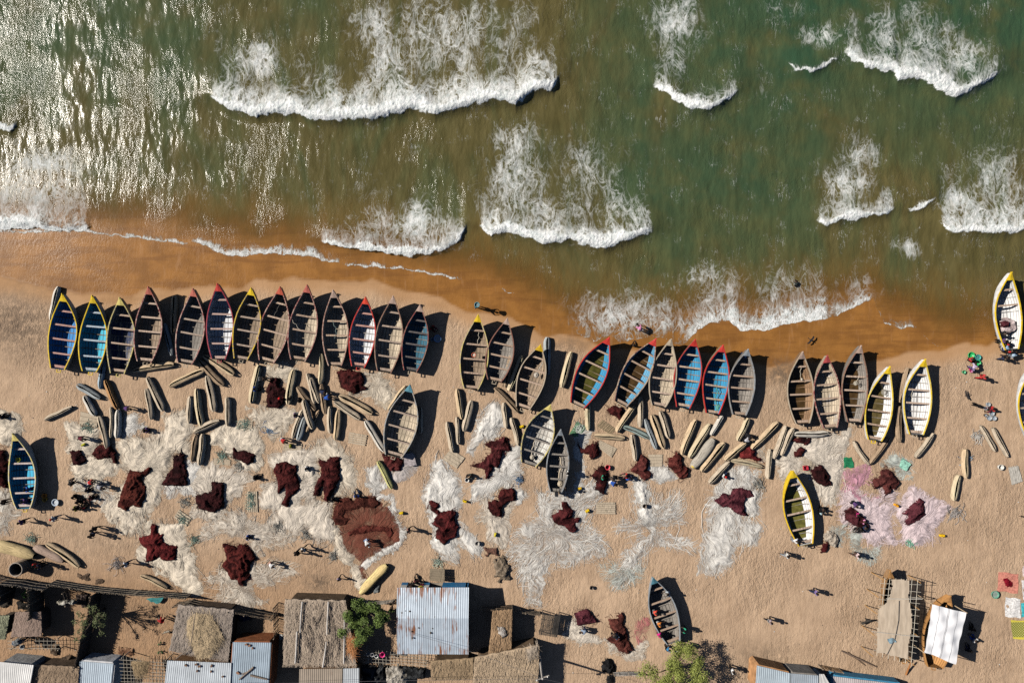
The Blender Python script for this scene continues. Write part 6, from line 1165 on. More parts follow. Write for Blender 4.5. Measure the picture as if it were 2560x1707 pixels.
basin('L0', 845, 1085, 17, .22, (.5, .52, .52), 'pale enamel bowl under the sparse tree'); basin('L0', 830, 1195, 18, .2, (.05, .45, .12), 'bright green bowl by the fence under the sparse tree'); basin('L0', 155, 1165, 20, .25, (.12, .2, .32), 'blue pot on the cane rack at the lower left', 1.0, name='pot', cat='pot'); basin('L0', 232, 1205, 20, .25, (.35, .38, .4), 'steel pot on the cane rack at the lower left', 1.0, name='pot', cat='pot')
cr = thing('crate', gp('M4', 832, 660, .1), R(8), 'red crate on the wooden pallet', 'crate'); mb = MB()
for dx, dy, sx, sy in ((0, .19, .44, .03), (0, -.19, .44, .03), (.205, 0, .03, .35), (-.205, 0, .03, .35)): mb.box((dx, dy, .15), (sx, sy, .26))
mb.build('side_panel', m_plastic((.5, .04, .06)), cr); mb = MB(); mb.box((0, 0, .03), (.38, .35, .03)); mb.build('bottom', m_plastic((.45, .03, .05)), cr)
pole = MB(); a, b = gp('M1', 1165, 1478, 1.05), gp('M1', 1262, 1425, 1.15); pole.tube([a, a.lerp(b, .5)+Vector((0, 0, -.03)), b], .03, 6); tag(pole.build('carrying_pole', m_wood(CT), None, True), 'wooden pole carried by the walking pair', 'pole')
# outboard of the small grey boat
ob = thing('outboard_motor', gp('M3', 160, 905, 1.0), R(0), 'black outboard motor on the stern of the small grey boat', 'outboard motor'); mb = MB(); mb.prism([(-.14, -.3), (.14, -.3), (.17, -.1), (.14, .1), (-.14, .1), (-.17, -.1)], .1, .45); mb.build('cowl', m_plastic((.02, .02, .025)), ob); mb = MB(); mb.box((0, -.12, -.3), (.12, .2, .8)); mb.build('leg', m_plastic((.05, .05, .055)), ob); mb = MB(); mb.tube([(0, .1, .25), (0, .55, .3)], .025, 6); mb.build('tiller', m_plastic((.02, .02, .02)), ob)
# birds and a dog
def quadruped(t, x, y, hd, c, label, cat, s=1.0):
    P = dict(hip=(0, -.28, .48), mid=(0, -.05, .46), chest=(0, .22, .46), neck=(0, .38, .58), head=(0, .47, .66), muz=(0, .60, .62), tail1=(0, -.42, .5), tail2=(0, -.62, .58)); E = [('hip', 'mid'), ('mid', 'chest'), ('chest', 'neck'), ('neck', 'head'), ('head', 'muz'), ('hip', 'tail1'), ('tail1', 'tail2')]; Rd = dict(hip=.10, mid=.095, chest=.13, neck=.075, head=.07, muz=.035, tail1=.03, tail2=.02)
    for sx, n in ((-.09, 'l'), (.09, 'r')):
        P.update({'k'+n: (sx, -.22, .34), 'h'+n: (sx, -.38, .20), 'f'+n: (sx, -.34, .02), 'e'+n: (sx, .24, .30), 'w'+n: (sx, .20, .16), 'p'+n: (sx, .24, .02), 'ea'+n: (sx*.7, .45, .76)}); E += [('hip', 'k'+n), ('k'+n, 'h'+n), ('h'+n, 'f'+n), ('chest', 'e'+n), ('e'+n, 'w'+n), ('w'+n, 'p'+n), ('head', 'ea'+n)]; Rd.update({'k'+n: .055, 'h'+n: .03, 'f'+n: .03, 'e'+n: .045, 'w'+n: .03, 'p'+n: .03, 'ea'+n: .018})
    me = skin_mesh(P, E, Rd, 'mid'); me.materials.append(m_cloth(c)); o = bpy.data.objects.new(cat, me); o.location = gp(t, x, y); o.rotation_euler = (0, 0, R(hd-90)); o.scale = (s, s, s); link(o); tag(o, label, cat)
quadruped('A5', 1470, 1455, 160, (.012, .011, .012), 'black dog standing near the round metal pots', 'dog', 1.2)
quadruped('L4', 1405, 950, 30, (.05, .045, .04), 'dark dog beside the posts of the shade netting', 'dog')
quadruped('L0', 1650, 1050, 20, (.3, .27, .22), 'pale dog in the yard left of the straw covered hut', 'dog', .8)
def bird(t, x, y, z, hd, c, label):
    mb = MB(); body = [(0, -.22, 0), (0, -.1, .01), (0, .05, .02), (0, .16, .02), (0, .24, .01)]; mb.tube(body, [.015, .05, .065, .045, .012], 8)
    for s in (-1, 1):
        top = [[(s*.04, .1, .02), (s*.25, .12, .07), (s*.48, .02, .05)], [(s*.04, -.06, .02), (s*.25, -.06, .06), (s*.46, -.10, .05)]]; mb.grid(top); mb.grid([[(a, b, cc-.012) for a, b, cc in q] for q in top])
    mb.ngon([(-.05, -.34, 0), (.05, -.34, 0), (.02, -.18, .01), (-.02, -.18, .01)])
    o = mb.build('bird', m_cloth(c), None, True, gp(t, x, y, z)); o.rotation_euler = (0, 0, R(hd-90)); tag(o, label, 'bird')
bird('A4', 890, 668, .35, 320, (.03, .028, .03), 'dark bird low over the wet sand in front of the right row'); bird('A5', 1400, 1362, .3, 200, (.05, .045, .045), 'small dark bird above the black dog')
# ================================================================ THE VILLAGE
def bil(q, u, v): return q[0].lerp(q[1], u).lerp(q[3].lerp(q[2], u), v)
def walls(q, zt, m, root, inset=.25, parts=True, base=0.0):
    c = sum(q, Vector())/4; P = [p+(c-p).normalized()*inset*1.4 for p in q]; mb = MB(); o = root.location
    for i in range(4):
        a, b = P[i], P[(i+1) % 4]; d = (b-a).normalized(); nrm = Vector((-d.y, d.x, 0))*.14; a = a-o; b = b-o
        lo = [(a.x, a.y), (b.x, b.y), (b.x+nrm.x-d.x*.14, b.y+nrm.y-d.y*.14), (a.x+nrm.x+d.x*.14, a.y+nrm.y+d.y*.14)]
        mb.prism(lo, base, zt)
    return mb.build('wall', m, root)
def tin_roof(q, root, m, period=.19, amp=.011, ridge=None, name='roof', th=.03):
    o = root.location; w = (q[1]-q[0]).length; n = max(8, int(w/period*6)); vs = [0, .25, .5, .75, 1] if ridge is None else [0, ridge[0]*.5, ridge[0], (1+ridge[0])/2, 1]
    top = []
    for v in vs:
        row = []
        for j in range(n+1):
            u = j/n; p = bil(q, u, v)-o; h = 0
            if ridge: h = ridge[1]*(v/ridge[0] if v < ridge[0] else (1-v)/(1-ridge[0]))
            row.append((p.x, p.y, p.z+h+amp*math.sin(2*math.pi*u*w/period)))
        top.append(row)
    mb = MB(); mb.grid(top); bot = [[(x, y, z-th) for x, y, z in r] for r in top]; mb.grid(bot); mb.grid([top[0], bot[0]]); mb.grid([top[-1], bot[-1]]); mb.grid([[r[0] for r in top], [r[0] for r in bot]]); mb.grid([[r[-1] for r in top], [r[-1] for r in bot]])
    return mb.build(name, m, root, False)
def thatch(q, root, c, seed=0, dens=55, name='roof', bump=.025):
    o = root.location; r = random.Random(seed); mb = MB(); tone = []; nu, nv = 26, 26; top = []
    for i in range(nv+1):
        row = []
        for j in range(nu+1):
            u, v = j/nu, i/nv; e = .06*math.sin(31*u+seed)*(v in (0, 1)) ; p = bil(q, u, v+e*.15)-o
            row.append((p.x+r.uniform(-.03, .03)*(u in (0, 1)), p.y, p.z+bump*r.uniform(-1, 1)+.07*math.sin(math.pi*u)*math.sin(math.pi*v)))
        top.append(row)
    mb.grid(top); mb.grid([[(x, y, z-.12) for x, y, z in rr] for rr in top]); bo = [(x, y, z-.12) for x, y, z in top[0]]; mb.grid([top[0], bo]); mb.grid([top[-1], [(x, y, z-.12) for x, y, z in top[-1]]]); mb.grid([[rr[0] for rr in top], [(rr[0][0], rr[0][1], rr[0][2]-.12) for rr in top]]); mb.grid([[rr[-1] for rr in top], [(rr[-1][0], rr[-1][1], rr[-1][2]-.12) for rr in top]])
    tone = [.25]*len(mb.v); A = (q[1]-q[0]).length*(q[3]-q[0]).length; L = (q[3]-q[0]).length
    for k in range(int(A*dens)):
        u, v = r.random(), r.uniform(-.02, 1.0); l = r.uniform(.25, .7)/L; du = r.gauss(0, .03); a = bil(q, min(1, max(0, u)), v)-o; b = bil(q, min(1.01, max(-.01, u+du)), min(1.03, v+l))-o; zz = r.uniform(.05, .15); wv = r.uniform(.012, .03)
        mb.ribbon([(a.x, a.y, a.z+zz), ((a.x+b.x)/2, (a.y+b.y)/2, a.z+zz+.03), (b.x, b.y, b.z+zz*.6)], wv); tone += [r.random()]*6
    mb.at['tone'] = tone; return mb.build(name, m_straw(c), root)
def hut(t, quad, z, label, roof='tin', c=(.5, .55, .6), rust=.2, wall=(.26, .15, .08), ridge=None, inset=.3, seed=0, name='hut', cat='hut', dens=55, wmat=None):
    q = gps(t, quad, z); cc = sum(q, Vector())/4; root = thing(name, (cc.x, cc.y, 0), 0, label, cat)
    walls(q, z-.08, wmat or m_mud(wall), root, inset)
    if roof == 'tin': tin_roof(q, root, m_tin(c, rust), ridge=ridge)
    else: thatch(q, root, c, seed, dens)
    return root, q
def sticks(root, segs, r, m, name, sides=5):
    o = root.location; mb = MB()
    for a, b in segs:
        a = Vector(a)-o; b = Vector(b)-o; md = a.lerp(b, .5)+Vector((random.uniform(-.02, .02), random.uniform(-.02, .02), random.uniform(-.015, .015))); mb.tube([a, md, b], r, sides)
    return mb.build(name, m, root)
def lattice(t, quad, z, nu, nv, label, c=(.40, .36, .30), r=.02, legs=True, name='cane_rack', cat='rack', over=.05):
    q = gps(t, quad, z); cc = sum(q, Vector())/4; root = thing(name, (cc.x, cc.y, 0), 0, label, cat); m = m_wood(c)
    sticks(root, [(bil(q, (k+.5)/nu+random.uniform(-.01, .01), -over), bil(q, (k+.5)/nu+random.uniform(-.01, .01), 1+over)) for k in range(nu)], r, m, 'lengthwise_canes')
    sticks(root, [(bil(q, -over, (k+.5)/nv+random.uniform(-.01, .01))+Vector((0, 0, r*2)), bil(q, 1+over, (k+.5)/nv+random.uniform(-.01, .01))+Vector((0, 0, r*2))) for k in range(nv)], r, m, 'cross_canes')
    if legs:
        for u, v in ((0, 0), (1, 0), (1, 1), (0, 1)):
            p = bil(q, u, v); sticks(root, [((p.x, p.y, 0), (p.x, p.y, z))], .045, m, 'post')
    return root, q
def reed_fence(t, pts, h, label, c=(.30, .24, .17), step=.034, lean=.0, seed=0, name='reed_fence'):
    P = gps(t, pts, 0); r = random.Random(seed); c0 = P[0].copy(); root = thing(name, c0, 0, label, 'fence'); mb = MB(); rails = []
    for a, b in zip(P[:-1], P[1:]):
        L = (b-a).length; n = int(L/step)
        for k in range(n):
            p = a.lerp(b, (k+r.random()*.6)/n)-c0; hh = h*r.uniform(.9, 1.06); jx, jy = r.uniform(-.05, .05), r.uniform(-.05, .05)
            mb.tube([(p.x+jx*.4, p.y+jy*.4, 0), (p.x+jx, p.y+jy, hh)], r.uniform(.017, .028), 3)
    if step < .05:
        for a, b in zip(P[:-1], P[1:]):
            d = (b-a).normalized()*.5; nr = Vector((-d.y, d.x, 0))*.03; n = max(2, int((b-a).length/.5)); A0 = [a.lerp(b, k/n)-c0 for k in range(n+1)]
            for k in range(n):
                h0 = h*r.uniform(.86, .94); p, q = A0[k], A0[k+1]; mb.quad((p.x, p.y, 0), (q.x, q.y, 0), (q.x, q.y, h0), (p.x, p.y, h0)); mb.quad((p.x+nr.x, p.y+nr.y, 0), (q.x+nr.x, q.y+nr.y, 0), (q.x+nr.x, q.y+nr.y, h0), (p.x+nr.x, p.y+nr.y, h0))
    m = m_wood(c); mb.build('reed_panel', m, root)
    for z in (.3*h, .62*h, .93*h):
        for s in (-.04, .04): rails.append([(p.x-c0.x, p.y-c0.y+s, z) for p in P])
    for zz in (0, 1, 2):
        q = MB()
        for rr in rails[zz*2:zz*2+2]: q.tube(rr, .022, 4)
        q.build('rail', m, root)
    for p in P: q = MB(); p = p-c0; q.tube([(p.x, p.y, 0), (p.x+.02, p.y, h*1.1)], .05, 6); q.build('post', m_wood((.24, .19, .14)), root)
    return root
STRAW = (.37, .30, .235); GSTRAW = (.29, .245, .21); GOLD = (.46, .32, .14)
# the tin roofed house with the blue and white front
q = gps('L2', [(365, 632), (1067, 630), (1063, 1285), (364, 1282)], 2.55); cc = sum(q, Vector())/4; H8 = thing('house', (cc.x, cc.y, 0), 0, 'house with a large pale corrugated roof streaked with rust and a blue and white front', 'house')
tin_roof(q, H8, m_tin((.48, .56, .65), .75), ridge=(.435, .42), period=.2)
yf = gp('L2', 0, 580).y; o = H8.location; xl = q[0].x+.25-o.x; xr = q[1].x-.25-o.x; yb = q[3].y+.3-o.y; yF = yf-o.y
def wbox(name, x0, x1, y0, y1, z0, z1, m): mb = MB(); mb.box(((x0+x1)/2, (y0+y1)/2, (z0+z1)/2), (x1-x0, y1-y0, z1-z0)); return mb.build(name, m, H8)
WW = m_paint((.66, .66, .62), .2, (.4, .33, .25)); BW = m_paint((.03, .20, .42), .12, (.4, .4, .4))
wbox('wall', xl, xl+.15, yb, yF-1.3, 0, 2.45, WW); wbox('wall', xr-.15, xr, yb, yF, 0, 2.45, WW); wbox('wall', xl+.15, xr-.15, yb, yb+.15, 0, 2.45, WW); wbox('wall', xl+.15, xr-.15, yF-1.45, yF-1.3, 0, 2.45, WW)
X = lambda x: gp('L2', x, 580).x-o.x
for x0, x1 in ((415, 475), (632, 688)):
    wbox('pillar', X(x0), X(x1), yF-.35, yF, 0, 2.0, WW); wbox('blue_band', X(x0)-.005, X(x1)+.005, yF-.36, yF+.006, 0, .75, BW)
wbox('front_wall', X(815), X(1066), yF-.2, yF, 0, 2.45, BW); wbox('porch_floor', xl, xr, yF-1.3, yF-.02, .0, .12, m_mud((.35, .3, .24)))
rr = random.Random(3); mb = MB()
for x, y in ((408, 880), (487, 866), (445, 862), (732, 920), (515, 975), (574, 1028), (505, 1065), (708, 1035), (690, 1078), (512, 1128), (617, 992), (930, 932), (397, 905)):
    p = gp('L2', x, y, 2.95)-o; rm = Matrix.Rotation(rr.random()*6, 4, 'Z'); s = rr.uniform(.05, .11); mb.lathe([(.01, -.02), (s, 0), (s*.8, s*.8), (.01, s)], (p.x, p.y, 2.86), 6)
mb.build('roof_stones', m_mud((.13, .11, .09)), H8)
# huts, left to right
H1, q1 = hut('L0', [(-40, 1355), (330, 1390), (285, 1640), (-40, 1640)], 2.2, 'hut with a whitish tin roof in the bottom left corner', c=(.76, .76, .75), rust=.05, wall=(.55, .54, .52))
hut('L0', [(782, 1352), (1112, 1377), (1082, 1640), (765, 1640)], 1.7, 'hut with a pale blue tin roof and whitewashed wall at the bottom left', c=(.48, .57, .66), rust=.1, wall=(.62, .63, .66), inset=.02)
H3, q3 = hut('L0', [(1640, 1345), (2268, 1370), (2255, 1640), (1605, 1640)], 2.2, 'hut with a long pale grey tin roof dotted with stones, below the straw covered hut', c=(.52, .57, .62), rust=.3)
H5, q5 = hut('L1', [(518, 1165), (893, 1170), (866, 1640), (488, 1640)], 2.1, 'hut with a smooth blue grey tin roof and a red mud wall', c=(.34, .42, .50), rust=.15, wall=(.34, .13, .06), inset=.05)
H4, q4 = hut('L0', [(1745, 800), (2290, 850), (2240, 1350), (1660, 1250)], 1.9, 'hut with a grey reed roof and a pile of golden straw on top', 'thatch', c=GSTRAW, seed=4, wall=(.14, .10, .07))
H6, q6 = hut('L1', [(1030, 745), (1625, 760), (1728, 1400), (1012, 1388)], 2.3, 'large thatched hut with grey logs laid on its roof beside the dark green tree', 'thatch', c=STRAW, seed=6, wall=(.16, .11, .07), dens=75)
H7, q7 = hut('L1', [(1170, 1428), (1590, 1424), (1585, 1640), (1165, 1640)], 1.9, 'hut with a brown streaked tin roof right below the large thatched hut', c=(.36, .30, .24), rust=.45)
hut('L1', [(1600, 1424), (1755, 1420), (1755, 1640), (1595, 1640)], 1.95, 'small hut with a clean pale tin roof beside the brown streaked one', c=(.52, .56, .60), rust=.1)
H9, q9 = hut('L2', [(1125, 1315), (1755, 1190), (1740, 1640), (1105, 1640)], 2.1, 'wide hut with fresh tan thatch at the foot of the utility pole', 'thatch', c=(.42, .32, .22), seed=9, wall=(.16, .11, .07), dens=80)
hut('L2', [(1300, 862), (1492, 845), (1482, 1225), (1258, 1290)], 1.8, 'narrow brown thatched shelter with rubbish on top, right of the tin roofed house', 'thatch', c=(.30, .20, .12), seed=10, wall=(.13, .09, .06))
hut('L2', [(690, 1350), (1112, 1320), (1105, 1530), (700, 1535)], 1.5, 'small shaggy thatched shelter below the tin roofed house', 'thatch', c=(.30, .22, .14), seed=11, wall=(.13, .09, .06))
hut('L0', [(350, 1388), (778, 1408), (757, 1640), (310, 1640)], 1.8, 'thatched hut between two tin roofs at the bottom left', 'thatch', c=(.27, .20, .14), seed=12, wall=(.14, .10, .07))
hut('L0', [(152, 870), (404, 870), (406, 1108), (104, 1116)], 1.7, 'low shack with a flat brownish sheet roof carrying junk, at the left', 'thatch', c=(.23, .17, .14), seed=13, wall=(.12, .09, .07), dens=8)
hut('L0', [(-40, 905), (92, 905), (52, 1138), (-40, 1138)], 1.6, 'shack with a greenish sheet roof at the left edge', 'thatch', c=(.21, .22, .15), seed=14, wall=(.12, .09, .07), dens=6)
hut('L4', [(362, 1393), (690, 1470), (680, 1640), (345, 1640)], 2.0, 'hut with a pale blue tin roof and orange mud wall near the light green tree', c=(.48, .57, .64), rust=.1, wall=(.50, .27, .13), inset=.05)
hut('L4', [(696, 1472), (965, 1492), (965, 1640), (690, 1640)], 2.0, 'hut with a greyer tin roof joined to the orange mud walled hut', c=(.40, .46, .52), rust=.12, wall=(.25, .23, .21), inset=.05)
hut('L5', [(92, 1500), (760, 1580), (760, 1700), (80, 1700)], 1.2, 'low building with a blue painted wall at the bottom right', c=(.55, .50, .50), rust=.1, wmat=m_paint((.06, .25, .42), .1), inset=.02)
hut('L5', [(-45, 1478), (0, 1478), (105, 1660), (-45, 1660)], 2.0, 'white roofed hut between the blue walled building and the mud walled hut', c=(.74, .73, .71), rust=.0, wall=(.5, .48, .45))
def on_roof(root, t, pts, z, r, m, name):
    mb = MB(); o = root.location; P = [gp(t, x, y, z)-o for x, y in pts]; rs = r if isinstance(r, list) else [r]*len(P); mb.tube(P, rs, 7); return mb.build(name, m, root, True)
LOG = m_wood((.46, .43, .40)); DLOG = m_wood((.20, .16, .13))
on_roof(H6, 'L1', [(1200, 770), (1185, 920), (1178, 1070)], 2.55, [.09, .08, .07], LOG, 'log'); on_roof(H6, 'L1', [(1147, 1060), (1140, 1220), (1130, 1370)], 2.55, [.08, .085, .09], LOG, 'log'); on_roof(H6, 'L1', [(1455, 770), (1445, 950), (1440, 1090)], 2.55, [.08, .075, .07], LOG, 'log'); on_roof(H6, 'L1', [(1435, 1160), (1420, 1280), (1400, 1410)], 2.55, [.06, .08, .085], LOG, 'log'); on_roof(H6, 'L1', [(1612, 900), (1610, 1150), (1606, 1375)], 2.55, [.06, .07, .08], LOG, 'log')
for pts in ([(1135, 880), (1130, 930), (1165, 980), (1160, 1060)], [(1175, 1070), (1160, 1200), (1165, 1320)], [(1225, 890), (1260, 1010), (1300, 1100), (1290, 1250)], [(1290, 910), (1310, 1000), (1340, 1010), (1385, 880)], [(1390, 850), (1350, 940), (1320, 1000)], [(1360, 1080), (1390, 1160), (1410, 1220)], [(1490, 950), (1480, 1150), (1470, 1330)], [(1560, 1080), (1555, 1200), (1530, 1340)], [(1240, 1120), (1260, 1200), (1285, 1280)], [(1245, 1000), (1270, 1120), (1280, 1260)], [(1300, 920), (1330, 1010), (1325, 1040)], [(1470, 840), (1480, 950), (1500, 1060)], [(1510, 1000), (1515, 1120), (1500, 1220)], [(1540, 1030), (1535, 1150), (1550, 1240)], [(1350, 1100), (1375, 1200), (1400, 1260)], [(1460, 1180), (1450, 1290), (1440, 1380)], [(1215, 1060), (1230, 1140), (1250, 1230)]): on_roof(H6, 'L1', pts, 2.5, [.03]*len(pts), DLOG, 'branch')
on_roof(H5, 'L1', [(580, 1530), (650, 1470), (720, 1410)], 2.2, [.07, .08, .09], DLOG, 'firewood'); on_roof(H5, 'L1', [(690, 1490), (770, 1510), (855, 1530)], 2.2, [.1, .1, .07], DLOG, 'firewood'); on_roof(H5, 'L1', [(600, 1480), (700, 1440)], 2.2, [.05, .05], DLOG, 'firewood')
on_roof(H4, 'L1', [(150, 870), (130, 1030), (105, 1200)], 2.7, [.04, .045, .04], DLOG, 'log'); on_roof(H4, 'L1', [(-40, 1330), (60, 1250), (105, 1200)], 2.3, [.04, .045, .04], DLOG, 'log')
def stones(root, t, pts, z, c, name='roof_stones'):
    mb = MB(); o = root.location; r = random.Random(len(pts))
    for x, y in pts: p = gp(t, x, y, z)-o; s = r.uniform(.09, .15); mb.box((p.x, p.y, p.z+.05), (s*2, s*1.3, .1), r.random()*3)
    mb.build(name, m_mud(c), root)
stones(H3, 'L1', [(160, 1380), (190, 1400), (310, 1395), (305, 1450), (170, 1445), (420, 1500), (60, 1390)], 2.25, (.2, .12, .08)); stones(H5, 'L1', [(650, 1185), (680, 1197), (712, 1222), (570, 1465)], 2.15, (.3, .16, .1))
# pile of golden straw on the reed roof
def straw_pile(root, t, poly, z, h, c, n, seed):
    P = gps(t, poly, z); A = [(p.x, p.y) for p in P]; r = random.Random(seed); xs = [p[0] for p in A]; ys = [p[1] for p in A]; cx, cy = sum(xs)/len(xs), sum(ys)/len(ys); mb = MB(); tone = []; o = root.location
    X, Y, F = gridmesh(np.arange(min(xs), max(xs), .12), np.arange(min(ys), max(ys), .12)); s = sdf(X, Y, A); Zz = z+.05+h*np.clip(s/.9, 0, 1)*(.7+.5*fbm(X, Y, 1.4, 3)); kp = (s.ravel()[F] > 0).all(1); f0 = F[kp]; us = np.unique(f0); rm = -np.ones(X.size, int); rm[us] = np.arange(len(us))
    mb.v = [(a-o.x, b-o.y, cz) for a, b, cz in zip(X.ravel()[us], Y.ravel()[us], Zz.ravel()[us])]; mb.f = [tuple(q) for q in rm[f0]]; mb.mi = [0]*len(mb.f); tone = [.3]*len(mb.v)
    for k in range(n):
        while True:
            x, y = r.uniform(min(xs), max(xs)), r.uniform(min(ys), max(ys)); d = sdf(np.array([x]), np.array([y]), A)[0]
            if d > 0: break
        a = r.choice([-1.57, -1.2, 1.4])+r.gauss(0, .45); l = r.uniform(.3, .8); zz = z+.15+h*min(1, d/.9)*1.1; mb.ribbon([(x-o.x, y-o.y, zz), (x-o.x+math.cos(a)*l/2, y-o.y+math.sin(a)*l/2, zz+.03), (x-o.x+math.cos(a+.2)*l, y-o.y+math.sin(a+.2)*l, zz-.12)], r.uniform(.012, .026)); tone += [r.random()]*6
    mb.at['tone'] = tone; mb.build('straw_pile', m_straw(c), root)
straw_pile(H4, 'L1', [(150, 870), (300, 890), (380, 1000), (440, 1130), (380, 1220), (300, 1320), (180, 1340), (130, 1250), (60, 1080), (70, 950)], 2.0, .3, (.40, .31, .20), 700, 5); straw_pile(H9, 'L2', [(1620, 1230), (1750, 1180), (1740, 1260), (1650, 1340)], 2.15, .25, (.36, .3, .24), 120, 6)
straw_pile(H6, 'L1', [(1630, 1130), (1730, 1110), (1725, 1300), (1640, 1270)], 2.35, .2, (.42, .19, .08), 200, 8)
# racks, pens, shade structures
lattice('L0', [(100, 1135), (560, 1135), (565, 1245), (100, 1240)], 1.0, 12, 3, 'cane rack with pots behind the flat roofed shack at the lower left')
L12, ql = lattice('L0', [(1190, 1322), (1622, 1348), (1600, 1640), (1212, 1640)], 1.6, 13, 9, 'open square cane frame with brush on it between two tin roofs at the bottom left')
straw_pile(L12, 'L0', [(1280, 1350), (1480, 1340), (1450, 1480), (1330, 1500)], 1.65, .3, (.27, .20, .12), 260, 15)
lattice('L2', [(60, 1240), (640, 1300), (640, 1405), (60, 1375)], 1.15, 16, 4, 'cane rack with pots and a pink bucket left of the shaggy shelter')
LT, qt = lattice('L2', [(1792, 888), (1960, 908), (1928, 1115), (1758, 1088)], .95, 4, 2, 'dark slatted drying table right of the narrow shelter', c=(.16, .13, .11)); sticks(LT, [(bil(qt, u/22, 0)+Vector((0, 0, .06)), bil(qt, u/22, 1)+Vector((0, 0, .06))) for u in range(23)], .028, m_wood((.05, .045, .04)), 'slats')
lattice('L1', [(440, 1000), (505, 1000), (480, 1350), (420, 1350)], 1.6, 2, 8, 'narrow cane ladder frame along the right of the straw covered hut', r=.022, legs=False)
SH, qs = lattice('L5', [(567, 555), (942, 578), (882, 1368), (493, 1272)], 2.2, 7, 13, 'cane roof frame of the boat shelter, half covered with grey shade netting', c=(.52, .48, .40), r=.022, legs=False, name='boat_shelter', cat='shelter', over=.03)
mb = MB(); oo = SH.location; pts = [(655, 548), (840, 552), (846, 640), (838, 735), (862, 850), (868, 960), (856, 1100), (836, 1190), (828, 1338), (660, 1303), (512, 1265), (520, 1000), (530, 842), (612, 770), (660, 650)]
Pq = [(p.x, p.y) for p in gps('L5', pts, 2.28)]; Aq = np.array(Pq); Xg, Yg, Fg = gridmesh(np.arange(Aq[:, 0].min(), Aq[:, 0].max()+.1, .09), np.arange(Aq[:, 1].min(), Aq[:, 1].max()+.1, .09)); sg = sdf(Xg, Yg, Pq)+fbm(Xg, Yg, 1.2, 2)*.12; kp = (sg.ravel()[Fg] > 0).all(1)
f0 = Fg[kp]; us = np.unique(f0); rm = -np.ones(Xg.size, int); rm[us] = np.arange(len(us)); Zg = 2.29+.025*fbm(Xg*3, Yg*.6, 1.0, 3)
gsh = G('shade_netting'); vv = gsh.co(False, (1, .25, 1)); nz = gsh.noise(vv, 3.0, 4.); msh = gsh.out(gsh.mix(gsh.map(nz, .3, .7), (.42, .345, .265), (.55, .46, .36)), .9, gsh.bump(nz, .6, .04), .1, 0, .93)
npmesh('shade_net', np.stack([Xg.ravel()[us]-oo.x, Yg.ravel()[us]-oo.y, Zg.ravel()[us]], -1), rm[f0], msh, None, True, None, (0, 0, 0), SH)
PW = m_wood((.46, .26, .10))
for x, y in ((460, 480), (420, 645), (400, 800), (372, 1005), (365, 1205), (822, 510), (800, 760), (790, 1010), (760, 1290)): p = gp('L5', x, y); sticks(SH, [((p.x, p.y, -.05), (p.x+random.uniform(-.05, .05), p.y, 2.25))], .042, PW, 'post')
on_roof(SH, 'L5', [(470, 1060), (620, 1078), (760, 1095), (935, 1112)], 2.36, .03, m_wood((.5, .47, .42)), 'pole'); on_roof(SH, 'L5', [(610, 740), (780, 742), (965, 742)], 2.36, .035, m_wood((.55, .52, .46)), 'pole'); on_roof(SH, 'L5', [(735, 760), (730, 950), (695, 1130), (605, 1310)], 2.38, .022, m_wood((.12, .11, .10)), 'pole')
cloth('L5', [(618, 1130), (690, 1125), (705, 1160), (640, 1180)], (.22, .33, .40), 'blue grey rag lying on the shade netting', z=2.36, cat='rag', grp=None)
# the striped tarpaulin on its posts
tz = 3.2; tq = gps('L5', [(1065, 795), (1402, 880), (1300, 1390), (985, 1272)], tz); tc = sum(tq, Vector())/4; TP = thing('tarpaulin', (tc.x, tc.y, 0), 0, 'white tarpaulin with dark stripes stretched on poles over the new orange boat', 'tarpaulin'); rows = []; uu = []; n = 34; r = random.Random(5)
for i in range(n+1):
    row = []
    for j in range(n+1):
        u, v = j/n, i/n; p = bil(tq, u, v)-TP.location; sag = .16*math.sin(math.pi*u)*math.sin(math.pi*v); e = .05*math.sin(2*math.pi*u)*(v == 1)
        row.append((p.x+.12*math.sin(math.pi*v)*(.5-u)*1.3+.02*math.sin(9*v), p.y+.10*math.sin(math.pi*u)*(v-.5)+e, p.z-.1+sag+.05*math.sin(14*u-9*v)*math.sin(5*v+2*u)+.03*math.sin(23*v+11*u))); uu.append(u)
    rows.append(row)
mb = MB(); mb.grid(rows); mb.at['across'] = uu; g = G('striped_sheet'); a = g.attr('across'); f = 0
for s0 in (.215, .475, .505, .77): f = g.math('MAXIMUM', f, g.math('LESS_THAN', g.math('ABSOLUTE', g.math('SUBTRACT', a, s0)), .006))
mb.build('sheet', g.out(g.mix(f, (.74, .75, .78), (.10, .10, .11)), .5), TP, True)
for p in tq: sticks(TP, [((p.x, p.y, 0), (p.x, p.y, tz))], .04, m_wood(CT), 'post')
mb = MB(); a = gp('L5', 1355, 770, .02); b = gp('L5', 1400, 800, 1.4); mb.tube([a, a.lerp(b, .5), b], .04, 6); tag(mb.build('leaning_stick', m_wood(CT), None, True), 'forked stick standing right of the striped tarpaulin', 'stick')
mb = MB(); a = gp('L4', 1192, 1252, .12); b = gp('L4', 1535, 1408, .10); mb.tube([a, a.lerp(b, .5), b], [.07, .10, .05], 8); lg = mb.build('driftwood_log', m_wood((.17, .12, .09)), None, True); tag(lg, 'dark log lying on open sand left of the boat shelter', 'log'); mb = MB(); a = gp('L4', 1250, 1262, .1); b = gp('L4', 1420, 1392, .1); mb.tube([a, b], .05, 6); tag(mb.build('driftwood_log', m_wood((.22, .15, .1)), None, True), 'thinner brown log lying against the dark log', 'log')
mb = MB(); a = gp('L5', 848, 1370, .9); b = gp('L5', 805, 1482, .05); mb.tube([a, b], [.06, .10], 8); tag(mb.build('timber_prop', m_wood((.36, .16, .06)), None, True), 'reddish timber prop at the stern of the unfinished boat', 'prop')
